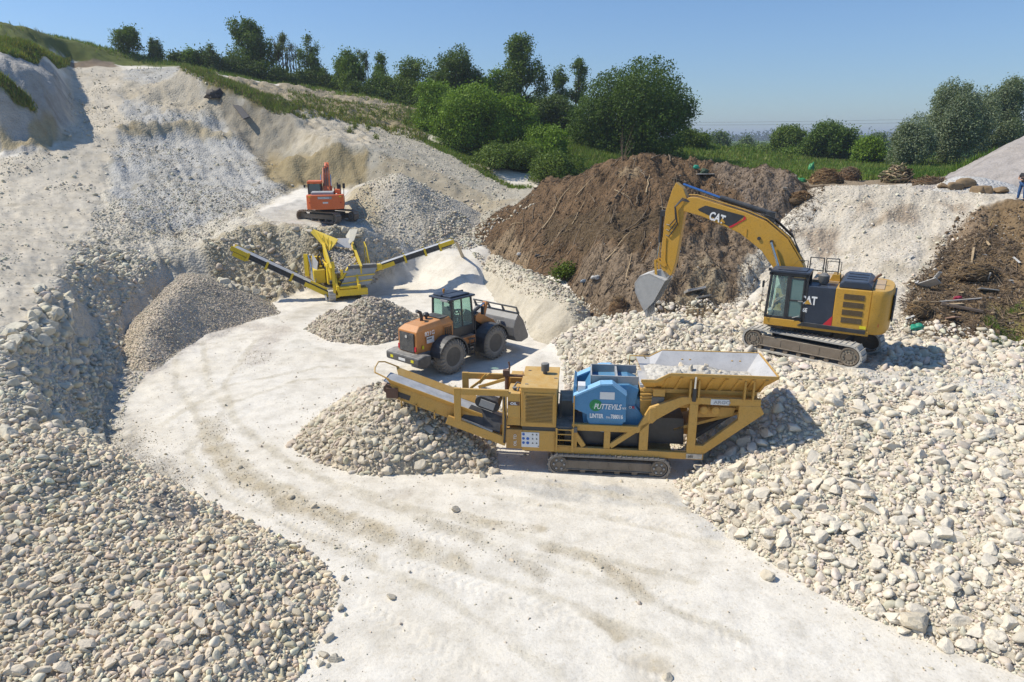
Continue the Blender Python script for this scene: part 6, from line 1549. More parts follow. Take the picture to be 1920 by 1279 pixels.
    rp = MB(); V = [(-3.0, .18, 1.75), (-1.72, .05, 1.32), (-1.68, .32, 1.80), (-2.7, .45, 2.12)]; rp.add(V + [(v_[0], v_[1] + .02, v_[2] - .02) for v_ in V], [(0, 1, 2, 3), (7, 6, 5, 4), (0, 4, 5, 1), (1, 5, 6, 2), (2, 6, 7, 3), (3, 7, 4, 0)]); rp.build('rubber_skirt', RUBBER, root)
    MB().bar((-3.0, .14, 1.74), (-1.95, .04, 1.38), .05).build('skirt_clamp', STEEL, root)
    gx_, gy_ = np.meshgrid(np.linspace(2.95, 6.4, 60), np.linspace(.36, 1.8, 26)); hz_ = 3.14 + .36 * np.exp(-((gx_ - 4.5) / 1.2) ** 2 - ((gy_ - 1.1) / .55) ** 2) + .12 * np.exp(-((gx_ - 3.3) / .5) ** 2) + .05 * fbm(gx_, gy_, .25, 3, 3)
    ii = np.arange(gx_.size).reshape(gx_.shape); Fh = np.stack([ii[:-1, :-1], ii[:-1, 1:], ii[1:, 1:], ii[1:, :-1]], -1).reshape(-1, 4)
    tn_ = np.ones((gx_.size, 4)) * np.array([.66, .62, .55, 1]); link_mesh('stone_dust_load', np_mesh('stone_dust_load', np.stack([gx_, gy_, hz_], -1).reshape(-1, 3), Fh, True, [GROUND_M], attr=tn_), root)
    return root
crusher = build_crusher()
cm = crusher.matrix_basis if False else Matrix.Translation(crusher.location) @ Matrix.Rotation(R(-6), 4, 'Z')
for i, (u, v_, w_, s) in enumerate([(4.0, .75, 3.1, .13), (4.35, .9, 3.12, .11), (4.6, .62, 3.1, .15), (4.45, .5, 3.12, .07), (3.7, .9, 3.1, .08), (4.15, .5, 3.1, .08), (5.3, 1.0, 3.08, .05), (4.9, 1.2, 3.2, .09), (4.1, 1.25, 3.2, .1), (4.75, .95, 3.3, .08), (3.4, 1.2, 3.15, .07), (5.0, .7, 3.12, .06)]):
    o = bpy.data.objects.new('stone', boulder_meshes.get((4, i)) or list(boulder_meshes.values())[i * 3]); COL.objects.link(o)
    o.location = cm @ Vector((u, v_, max(w_, 3.15 + .36 * math.exp(-((u - 4.5) / 1.2) ** 2 - ((v_ - 1.1) / .55) ** 2)) + s * .3)); o.scale = (s,) * 3; o.rotation_euler = (i, i * 2, i)
    tag(o, 'stone lying in the feed hopper of the yellow and blue crusher', 'stone', 'stones in the crusher hopper')
# ---------------------------------------------------------------- wheel loader
def build_loader():
    c, s = math.cos(R(50)), math.sin(R(50))
    root = empty('wheel_loader', (-2.78 - 1.2 * s, 30.1 + 1.2 * c, .03), R(50), 'orange and black wheel loader with its grey bucket half raised, parked behind the crusher belt', 'loader')
    TC = paint('tyre_tread', (.20, .185, .16), .9, .9, dustcol=(.42, .39, .34))
    def wheel(x, y, sg):
        w = MB(); rr, hw = .82, .31
        w.lathe([(-hw * .8, .44), (-hw, .52), (-hw, .66), (-hw * .85, .76), (-hw * .55, .80), (hw * .55, .80), (hw * .85, .76), (hw, .66), (hw, .52), (hw * .8, .44)], (x, y, rr), 40, 'y', False)
        for k in range(26):
            t = 2 * math.pi * k / 26
            for q, o_ in ((-1, 0), (1, math.pi / 26)):
                tt = t + o_; a = Vector((x + math.cos(tt) * .79, y + q * hw * .92, rr + math.sin(tt) * .79)); b = Vector((x + math.cos(tt + .07) * .80, y + q * hw * .08, rr + math.sin(tt + .07) * .80))
                w.bar(a, b, .085, .07)
                w.bar(Vector((x + math.cos(tt) * .60, y + q * (hw + .008), rr + math.sin(tt) * .60)), Vector((x + math.cos(tt) * .78, y + q * hw * .93, rr + math.sin(tt) * .78)), .07, .05)
        wo = w.build('wheel', TC, root)
        r = MB(); o = sg * hw
        r.lathe([(o * .86, .46), (o * .80, .44), (o * .45, .40), (o * .40, .22), (o * .72, .2), (o * .78, .12), (o * .78, .0)], (x, y, rr), 28)
        for k in range(10):
            t = 2 * math.pi * k / 10; r.lathe([(o * .70, .022), (o * .85, .022)], (x + math.cos(t) * .17, y, rr + math.sin(t) * .17), 6)
        r.build('rim', paint('dark_rim', (.05, .048, .045), .35, .6), wo, 0, False)
    for x in (0, 2.95):
        for sg in (-1, 1): wheel(x, sg * 1.04, sg)
    f = MB(); f.box(-1.5, 1.3, -.5, .5, .62, 1.3); f.box(1.3, 3.6, -.42, .42, .62, 1.25); f.box(1.1, 1.7, -.25, .25, .7, 1.5); f.cyl((0, -.8, .82), (0, .8, .82), .2); f.cyl((2.95, -.8, .82), (2.95, .8, .82), .2); f.build('frame', BLACK, root, .03)
    # engine hood: tapered block with a grille at the back
    V = []; hz0, hz1 = 1.15, 2.42
    lo = [(-1.62, -.62), (-1.62, .62), (.62, .72), (.62, -.72)]; hi = [(-1.45, -.55), (-1.45, .55), (.55, .62), (.55, -.62)]
    V = [(p[0], p[1], hz0) for p in lo] + [(p[0] * .99, p[1] * .99, 2.18 if p[0] < 0 else 2.28) for p in lo] + [(p[0] + (.14 if p[0] < 0 else 0), p[1] * .86, 2.38 if p[0] < 0 else 2.52) for p in hi]
    F = [(0, 3, 2, 1), (8, 9, 10, 11)]
    for l in (0, 4):
        for k in range(4): F.append((l + k, l + (k + 1) % 4, l + 4 + (k + 1) % 4, l + 4 + k))
    h = MB(); h.add(V, F); ho = h.build('engine_hood', ORG, root, .035)
    g = MB(); g.box(-1.66, -1.61, -.48, .48, 1.22, 2.1); g.m = 1
    for k in range(16): g.box(-1.675, -1.655, -.46, .46, 1.26 + k * .052, 1.275 + k * .052)
    go = g.build('radiator_grille', [BLACK, DGREY], root)
    MB().lathe([(-1.69, .075), (-1.66, .075)], (0, 0, 1.92), 16, 'x').build('round_badge', CHROME, go)
    for sg in (-1, 1):
        v = MB(); v.box(-.02, .52, *sorted((sg * .71, sg * .74)), 1.62, 2.15); v.m = 1
        for k in range(4): v.box(.02 + k * .125, .10 + k * .125, *sorted((sg * .735, sg * .75)), 1.66, 2.11)
        v.build('side_vent', [ORG, GRILLE], ho)
        l = MB(); l.box(-1.66, -1.62, *sorted((sg * .50, sg * .6)), 1.28, 1.5); l.build('tail_light', INKR, root)
    text_part('lettering', '821G', .27, (-1.22, -.742, 1.95), (math.pi / 2, 0, R(2)), INKW, ho, .0, .004, 1.05)
    MB().box(-1.10, -.65, -.735, -.72, 1.58, 1.88).build('white_decal', WHITE, ho); text_part('lettering', 'CRANE', .09, (-1.08, -.74, 1.76), (math.pi / 2, 0, 0), INKB, ho, 0, .002)
    MB().box(-1.35, -1.24, -.69, -.67, 1.36, 1.52).build('yellow_sticker', INKY, ho)
    tp = MB(); tp.box(-.05, .52, -.5, .5, 2.5, 2.535); tp.build('hood_screen', BLACK, ho, .01)
    ex = MB(); ex.tube([(-.62, .1, 2.4), (-.62, .1, 2.62), (-.68, .1, 2.82), (-.9, .1, 2.93)], [.085, .085, .08, .08], 12); ex.build('exhaust_pipe', BLACK, root, 0, True)
    pc = MB(); pc.lathe([(2.45, .06), (2.56, .06), (2.58, .14), (2.68, .15), (2.76, .09)], (-.32, .1, 0), 18, 'z'); pc.build('air_cleaner', BLACK, root, 0, True)
    b = MB(); b.prism([(-1.98, .78), (-1.98, 1.12), (-1.5, 1.2), (-1.2, 1.15), (-1.2, .7), (-1.6, .6)], -1.12, 1.12); b.box(-1.5, -.85, -.75, .75, .7, 1.2); bo = b.build('counterweight', paint('scuffed_black', (.035, .036, .04), .55, .5), root, .07)
    for sg in (-1, 1): MB().box(-1.995, -1.975, *sorted((sg * .6, sg * .78)), .88, 1.0).build('yellow_marker', INKY, bo)
    MB().box(-1.995, -1.975, -.22, .22, .86, .98).build('number_plate', WHITE, bo)
    # mudguards
    for x, nm in ((0, 'rear'), (2.95, 'front')):
        for sg in (-1, 1):
            m = MB(); r0, r1 = .90, .96; a0, a1 = (R(-5), R(172)) if x == 0 else (R(20), R(200))
            pr = []
            for k in range(13): t = a0 + (a1 - a0) * k / 12; pr.append((x + r1 * math.cos(t), .82 + r1 * math.sin(t)))
            for k in range(12, -1, -1): t = a0 + (a1 - a0) * k / 12; pr.append((x + r0 * math.cos(t), .82 + r0 * math.sin(t)))
            for i in range(12):
                j_ = len(pr) - 1 - i; m.prism([pr[i], pr[i + 1], pr[j_ - 1], pr[j_]], *sorted((sg * .70, sg * 1.38)))
            m.prism([(x - .9, .82), (x - .7, 1.5), (x, 1.75), (x + .7, 1.5), (x + .85, .9)], *sorted((sg * .66, sg * .70))); m.build('mudguard', BLACK, root)
    # cab
    x0, x1, hy, z0, z1 = .62, 2.05, .70, 1.55, 3.28
    q = MB()
    for x, dx in ((x0, .0), (x1, -.12)):
        for sg in (-1, 1): q.bar((x, sg * (hy - .03), z0), (x + dx, sg * (hy - .09), z1), .09, .09)
    for sg in (-1, 1): q.bar((1.30, sg * (hy - .03), z0), (1.28, sg * (hy - .09), z1), .07, .07)
    q.box(x0, x1, -hy, hy, z0 - .4, z0 + .35); co = q.build('cab', BLACK, root, .015)
    rf = MB(); rf.box(x0 - .16, x1 + .08, -hy - .05, hy + .05, z1 - .03, z1 + .07); rf.box(x0 - .02, x1 - .15, -hy + .1, hy - .1, z1 + .07, z1 + .16); rf.box(x0 - .1, x1, -.05, .05, z1 + .08, z1 + .19); rf.build('cab_roof', DARKN, co, .04)
    for sg in (-1, 1):
        for a, b_ in ((x0 + .05, 1.26), (1.33, x1 - .1)):
            w = MB(); w.add([(a, sg * (hy - .03), z0 + .35), (b_, sg * (hy - .03), z0 + .35), (b_ - .02, sg * (hy - .085), z1 - .03), (a + .02, sg * (hy - .085), z1 - .03)], [(0, 1, 2, 3)]); w.build('side_window', GLASS, co)
    for x in (x0, x1 - .06):
        w = MB(); w.add([(x, -hy + .08, z0 + .35), (x, hy - .08, z0 + .35), (x, hy - .1, z1 - .03), (x, -hy + .1, z1 - .03)], [(0, 1, 2, 3)]); w.build('rear_window' if x == x0 else 'windscreen', GLASS, co)
    lb = MB(); lb.box(x0 - .2, x0 - .12, -.55, -.1, z1 - .1, z1 + .0); lb.build('light_bar', STEEL, co, .01)
    bn = MB(); bn.lathe([(z1 + .16, .035), (z1 + .24, .035), (z1 + .24, .06), (z1 + .36, .05)], (1.0, .25, 0), 14, 'z'); bn.build('beacon', AMBER, co, 0, True)
    st = MB(); st.box(.95, 1.35, -.24, .24, 2.0, 2.15); st.box(.88, 1.0, -.24, .24, 2.1, 2.8); st.build('seat', RUBBER, root, .04)
    sw = MB(); sw.tube([(1.85, 0, 2.1), (1.7, 0, 2.5)], .03); sw.lathe([(-.01, .19), (.01, .19)], (1.68, 0, 2.52), 16, 'z'); sw.build('steering_wheel', RUBBER, root)
    hk = MB(); hk.box(.75, 1.9, -.95, -.66, 1.05, 1.42); hk.build('side_tank', paint('orange_tank', (.5, .18, .03), .4), root, .03)
    ld = MB()
    for x in (1.30, 1.62): ld.box(x - .02, x + .02, -1.14, -1.1, .5, 1.35)
    for z in (.52, .78, 1.04, 1.3): ld.box(1.3, 1.62, -1.16, -1.0, z, z + .03)
    ld.tube([(1.72, -1.12, 1.0), (1.72, -1.1, 2.3)], .018, 6); ld.build('ladder', BLACK, root)
    mr = MB(); mr.tube([(2.05, -.7, 2.9), (2.3, -1.05, 2.95), (2.3, -1.05, 2.6)], .015, 6); mr.box(2.27, 2.32, -1.15, -.95, 2.35, 2.75); mr.tube([(2.05, .7, 2.9), (2.3, 1.05, 2.95), (2.3, 1.05, 2.6)], .015, 6); mr.box(2.27, 2.32, .95, 1.15, 2.35, 2.75); mr.build('mirror', BLACK, root)
    # lift arms, linkage, bucket
    tw = MB(); tw.prism([(2.2, 1.0), (2.2, 1.9), (2.55, 2.35), (2.85, 2.2), (3.3, 1.4), (3.5, .8)], -.42, -.30); tw.prism([(2.2, 1.0), (2.2, 1.9), (2.55, 2.35), (2.85, 2.2), (3.3, 1.4), (3.5, .8)], .30, .42); tw.build('loader_tower', BLACK, root, .02)
    for sg in (-1, 1): 
        a = MB(); a.prism([(2.35, 2.2), (2.6, 2.3), (3.6, 1.75), (4.35, 1.05), (4.3, .8), (4.05, .78), (3.3, 1.35), (2.35, 1.95)], *sorted((sg * .44, sg * .56))); a.build('lift_arm', ORG, root, .015)
        a = MB(); a.cyl((2.4, sg * .6, 1.1), (3.2, sg * .6, 1.35), .075, 12); a.m = 1; a.cyl((3.2, sg * .6, 1.35), (3.7, sg * .6, 1.5), .04, 10); a.build('lift_ram', [BLACK, CHROME], root)
    a = MB(); a.prism([(3.25, 1.6), (3.4, 1.55), (3.75, 2.55), (3.6, 2.62)], -.12, .12); a.build('tilt_lever', ORG, root, .015)
    a = MB(); a.cyl((2.6, 0, 2.15), (3.2, 0, 2.4), .09, 12); a.m = 1; a.cyl((3.2, 0, 2.4), (3.65, 0, 2.55), .045, 10); a.build('tilt_ram', [BLACK, CHROME], root)
    a = MB(); a.bar((3.35, 0, 1.65), (4.2, 0, 1.5), .12); a.build('tilt_link', ORG, root)
    hw = 1.48; prof = [(5.28, .62), (4.75, .52), (4.38, .62), (4.18, .92), (4.15, 1.35), (4.28, 1.72), (4.52, 2.02)]
    bk = MB()
    for i in range(len(prof) - 1): bk.beam(prof[i], prof[i + 1], .05, -hw, hw)
    for sg in (-1, 1): bk.prism(prof + [(4.9, 1.6), (5.3, .75)], *sorted((sg * hw, sg * (hw - .04))))
    bo = bk.build('bucket', paint('grey_bucket', (.12, .12, .125), .6, .45, .2, dustcol=(.45, .44, .42)), root, .01)
    sp = MB(); sp.bar((4.36, -hw, 2.36), (4.36, hw, 2.36), .07); 
    for k in range(4):
        y = -hw + .04 + k * (2 * hw - .08) / 3; sp.prism([(4.32, 2.36), (4.40, 2.38), (4.62, 2.02), (4.48, 1.96)], y - .02, y + .02)
    sp.box(4.46, 4.56, -hw, hw, 1.93, 2.06); sp.build('spill_guard', DGREY, bo)
    rb = MB()
    for y in (-.5, -.38, .38, .5): rb.prism([(4.12, .8), (4.2, .7), (4.3, 1.6), (4.16, 1.55), (3.98, 1.1)], y - .02, y + .02)
    rb.build('bucket_bracket', STEEL, bo)
    po = seated(reach=.55, hz=.32); wp = Matrix.Translation(root.location) @ Matrix.Rotation(R(50), 4, 'Z') @ Vector((1.14, 0, 2.24))
    person('driver of the orange wheel loader, a dark figure seated behind the cab glass', wp, R(50), po, plain('dark_jacket', (.03, .035, .04), .8), plain('dark_trousers', (.03, .03, .04), .8), RUBBER)
build_loader()
# ---------------------------------------------------------------- yellow screener with two side conveyors
def build_screener():
    root = empty('screening_plant', (-11.65, 46.6, .05), R(-68), 'bright yellow tracked screener with conveyors spread to both sides like wings', 'screener')
    for y0, y1, sd in ((-1.3, -.85, -1), (.85, 1.3, 1)): make_track(root, -2.2, 1.7, .0, .72, y0, y1, [TRACKL, DGREY, STEEL], pitch=.24, rollers=4, out_side=sd, spokes=False)
    f = MB()
    for y in (-.8, .62): f.box(-3.2, 2.0, y, y + .18, .75, 1.05); f.beam((-2.9, 1.0), (-1.9, 2.9), .16, y, y + .14); f.beam((1.7, 1.0), (.8, 2.3), .16, y, y + .14); f.beam((-.6, 1.0), (-.3, 2.6), .14, y, y + .14)
    f.box(-3.0, 1.8, -.62, .62, .8, .95); f.build('chassis', SYEL, root, .02)
    # screen box sloping down to the front
    def dz(x): return 3.25 - (x + 2.2) * .38
    for y in (-1.05, .95):
        w = MB(); w.prism([(-2.4, dz(-2.4) - .55), (-2.4, dz(-2.4) + .28), (1.35, dz(1.35) + .28), (1.35, dz(1.35) - .55)], y, y + .10); w.build('screen_side', SYEL, root, .02)
        r = MB(); r.bar((-2.4, y + .05, dz(-2.4) + .30), (1.4, y + .05, dz(1.4) + .30), .16, .06); r.build('side_rail', SYEL, root)
    d = MB(); d.prism([(-2.4, dz(-2.4) - .12), (1.3, dz(1.3) - .12), (1.3, dz(1.3) - .04), (-2.4, dz(-2.4) - .04)], -.95, .95); d.build('screen_deck', HOPI, root)
    # stones on the deck
    Vn = []; Fn = []; off = 0; sr = np.random.default_rng(8)
    for k in range(420):
        Vv, Ff = SHAPES[1][k % 14]; x = sr.uniform(-2.3, 1.2); y = sr.uniform(-.88, .88); q = sr.uniform(.05, .12); M = rand_rot(1, sr)[0]
        Vn.append(Vv @ M.T * q + [x, y, dz(x) + q * .4]); Fn.append(Ff + off); off += len(Vv)
    me = np_mesh('deck_load', np.concatenate(Vn), np.concatenate(Fn), False, [SOLID[4]]); o = link_mesh('deck_load', me, root); o['kind'] = 'stuff'
    # hopper wings at the back
    def sheet(name, pts, mat, th=.05, bev=.01):
        m = MB(); n = (Vector(pts[1]) - Vector(pts[0])).cross(Vector(pts[2]) - Vector(pts[0])).normalized() * th; k = len(pts)
        m.add(list(pts) + [tuple(Vector(p) + n) for p in pts], [tuple(range(k)), tuple(range(2 * k - 1, k - 1, -1))] + [(i, i + k, (i + 1) % k + k, (i + 1) % k) for i in range(k)]); return m.build(name, mat, root, bev)
    inv = (Matrix.Translation(root.location) @ Matrix.Rotation(R(-68), 4, 'Z')).inverted(); LP = lambda a, b_, c_: tuple(inv @ Vector(P(a, b_, c_)))
    sheet('hopper_wing', [LP(582, 436, 48.4), LP(588, 430, 48.6), LP(634, 449, 47.6), LP(628, 458, 47.5), LP(612, 478, 47.4), LP(604, 460, 47.9)], SYEL)
    sheet('hopper_wing', [LP(648, 443, 48.4), LP(656, 430, 48.6), LP(671, 430, 48.5), LP(664, 451, 47.8), LP(655, 458, 47.6)], paint('dusty_cream_steel', (.5, .45, .32), .9))
    sheet('inner_panel', [LP(628, 462, 47.6), LP(632, 447, 48.0), LP(662, 447, 48.0), LP(656, 466, 47.5)], HOPI)
    sheet('hopper_back', [(-3.75, -1.1, 3.3), (-3.75, 1.1, 3.3), (-3.85, 1.4, 4.05), (-3.85, -2.0, 4.05)], SYEL)
    for k in range(3):
        MB().bar(LP(596 + 10 * k, 438 + 4 * k, 48.1 - .2 * k), LP(606 + 5 * k, 455 + 7 * k, 47.65 - .12 * k), .05).build('wing_rib', SYEL, root)
    b = MB(); b.prism([(-3.8, 1.6), (-2.2, 1.6), (-2.2, 3.0), (-3.75, 3.35)], -1.0, 1.0); b.build('feed_box', SYEL, root, .03)
    for y in (-1.2, 1.15): m = MB(); m.lathe([(-.14, .2), (.14, .2)], (-2.1, y, 3.0), 16); m.lathe([(-.18, .1), (.18, .1)], (-2.1, y, 3.0), 10); m.build('screen_motor', BLACK, root)
    # power pack on the left side with a grey guard
    p = MB(); p.box(-1.7, .9, -1.2, -1.0, 1.0, 2.3); p.box(-1.6, .2, -2.0, -1.25, 1.0, 1.9); p.box(-2.6, -1.75, -1.85, -1.25, 1.0, 2.5); p.build('power_pack', SYEL, root, .03)
    sheet('side_panel', [(-1.5, -2.05, 1.1), (.35, -1.95, .95), (-.2, -1.6, 2.35), (-1.5, -1.8, 2.75)], STEEL)
    sheet('tall_panel', [(-1.75, -2.35, 1.2), (-1.55, -2.1, 1.2), (-1.6, -2.1, 2.75), (-1.85, -2.35, 2.75)], SYEL, .12)
    t = MB(); t.tube([(-1.4, -2.12, 2.7), (-.9, -2.05, 2.1), (.2, -2.0, 1.0)], .04, 6); t.build('pipe', CHROME, root)
    e = MB(); e.tube([(-1.2, -1.5, 1.9), (-1.2, -1.5, 2.6), (-1.0, -1.4, 2.8)], .06); e.box(-1.0, -.5, -1.3, -1.1, 1.9, 2.2); e.lathe([(-1.28, .14), (-1.1, .14)], (.2, 0, 2.0), 12); e.build('engine', BLACK, root, .01)
    hy = MB(); hy.tube([(-2.3, -1.2, 2.6), (-1.9, -1.35, 2.4), (-1.3, -1.25, 2.3), (-.6, -1.2, 1.9)], .05, 6); hy.tube([(-2.0, -1.3, 2.9), (-1.2, -1.3, 2.6), (-.2, -1.15, 2.4)], .035, 6); hy.build('hose', BLACK, root)
    # front apron and folding masts
    sheet('front_apron', [(1.45, -.6, .75), (1.5, 1.5, .95), (1.2, 2.1, 2.0), (1.2, .2, 2.0)], paint('dusty_grey_apron', (.36, .36, .33), .8))
    for t_ in (.28, .62): A = Vector((1.5, -.6, .75)).lerp(Vector((1.28, .2, 2.0)), t_); B = Vector((1.56, 1.5, .95)).lerp(Vector((1.28, 2.1, 2.0)), t_); MB().bar(A, B, .06, .08).build('apron_stripe', SYEL, root)
    tb = MB(); tb.box(.75, 1.25, .15, 2.1, 1.85, 2.25); tb.build('cross_belt', DGREY, root, .03)
    MB().box(.8, 1.2, 2.1, 2.45, 1.8, 2.2).build('belt_motor', SYEL, root, .04)
    MB().box(1.3, 1.75, -.7, 1.3, .3, .75).build('front_beam', SYEL, root, .02)
    for a_, b_ in (((1.6, -.9, .3), (1.35, -.85, 2.6)), ((1.35, -.85, 1.1), (.8, -1.1, 2.4)), ((1.3, -.55, 1.2), (1.1, .35, 2.25)), ((1.55, -1.0, .3), (1.55, -.6, .3)), ((1.2, -.3, 1.3), (1.25, -.3, 2.0))):
        MB().bar(a_, b_, .18).build('folding_mast', SYEL, root, .015)
    kn = MB(); kn.lathe([(-1.15, .13), (-.75, .13)], (1.4, 0, 1.25), 14); kn.lathe([(-.5, .1), (-.2, .1)], (1.3, 0, 1.3), 12); kn.build('pivot', BLACK, root)
    gr = MB()
    for x in (-.9, -.1): gr.tube([(x, 1.7, 1.6), (x, 1.7, 3.2 + (x < -.5) * .3)], .035, 6)
    gr.tube([(-.9, 1.7, 3.5), (-.1, 1.7, 3.2), (.5, 1.75, 2.2)], .035, 6); gr.build('guard_rail', SYEL, root)
    lg = MB(); lg.beam((.9, .4), (1.5, .05), .1, -1.5, -1.4); lg.build('support_leg', STEEL, root)
    # the two side conveyors (children of the plant), as sloping trusses
    def conveyor(p, q, w, name, side):
        p, q = Vector(p), Vector(q); d = (q - p); L = d.length; ex = d.normalized(); ey = ex.cross(Vector((0, 0, 1))).normalized(); ez = ey.cross(ex)
        if ez.z < 0: ez = -ez
        Mx = Matrix((ex, ey, ez)).transposed().to_4x4(); Mx.translation = p
        c = MB()
        for y in (-w / 2, w / 2 - .05): c.box(0, L, y, y + .05, -.28, -.02)
        for k in range(9): c.box(L * k / 9, L * k / 9 + .06, -w / 2, w / 2, -.26, -.2)
        c.xf(Mx); co = c.build(name, BLACK, root)
        b = MB(); b.box(.05, L - .05, -w / 2 + .04, w / 2 - .04, .0, .04); b.box(.05, L - .05, -w / 2 + .04, w / 2 - .04, -.34, -.31); b.xf(Mx); b.build('belt', BELTM, co)
        b = MB()
        for y in (-w / 2 - .05, w / 2): b.box(.1, L - .1, y, y + .05, -.02, .05)
        b.xf(Mx); b.build('edge_rail', BLACK, co)
        for y in (-w / 2 - .07, w / 2 + .01):
            for e_ in ((L * .02, L * .30, -.34, -.04), (L * .86, L + .15, -.22, .06)): MB().box(e_[0], e_[1], y, y + .06, e_[2], e_[3]).xf(Mx).build('yellow_side', SYEL, co)
        for k in (.42, .66, .84):
            b = MB(); b.box(L * k, L * k + .14, -w / 2 - .12, -w / 2 - .05, -.42, .12); b.box(L * k, L * k + .14, w / 2 + .05, w / 2 + .12, -.42, .12); b.box(L * k, L * k + .14, -w / 2 - .1, w / 2 + .1, -.44, -.38); b.xf(Mx); b.build('return_bracket', SYEL, co)
        b = MB(); b.cyl((L, -w / 2 - .05, -.12), (L, w / 2 + .05, -.12), .15, 14); b.box(L * .86, L - .1, -w / 2, -w / 2 + .1, -.55, -.25); b.xf(Mx); b.build('head_drum', SYEL if side < 0 else STEEL, co)
        return co
    inv = (Matrix.Translation(root.location) @ Matrix.Rotation(R(-68), 4, 'Z')).inverted()
    L0, L1 = inv @ Vector(P(632, 552, 45.6)), inv @ Vector(P(441, 463, 45.2))
    R0, R1 = inv @ Vector(P(690, 503, 47.2)), inv @ Vector(P(845, 451, 48.6))
    conveyor(L0, L1, .75, 'left_conveyor', -1); conveyor(R0, R1, .75, 'right_conveyor', 1)
    yl = MB(); A = L0 + Vector((.0, 0, 0)); yl.bar(L0 + Vector((.35, 0, -.1)), L0.lerp(L1, .28) + Vector((.38, 0, -.1)), .1, .45); yl.build('side_guard', SYEL, root)
    return root
scr = build_screener()
p0 = P(846, 452, 48.7)
st = MB(); q1 = hit(868, 482); st.tube([p0, ((p0[0] * .6 + q1[0] * .4), (p0[1] + q1[1]) / 2, p0[2] - .25), (q1[0], q1[1], q1[2] - .05)], [.10, .09, .13], 8)
o = st.build('falling_sand', plain('falling_sand', (.5, .44, .34), .95), None, 0, True); tag(o, 'thin stream of sand falling off the end of the right hand conveyor', 'sand', kind='stuff')

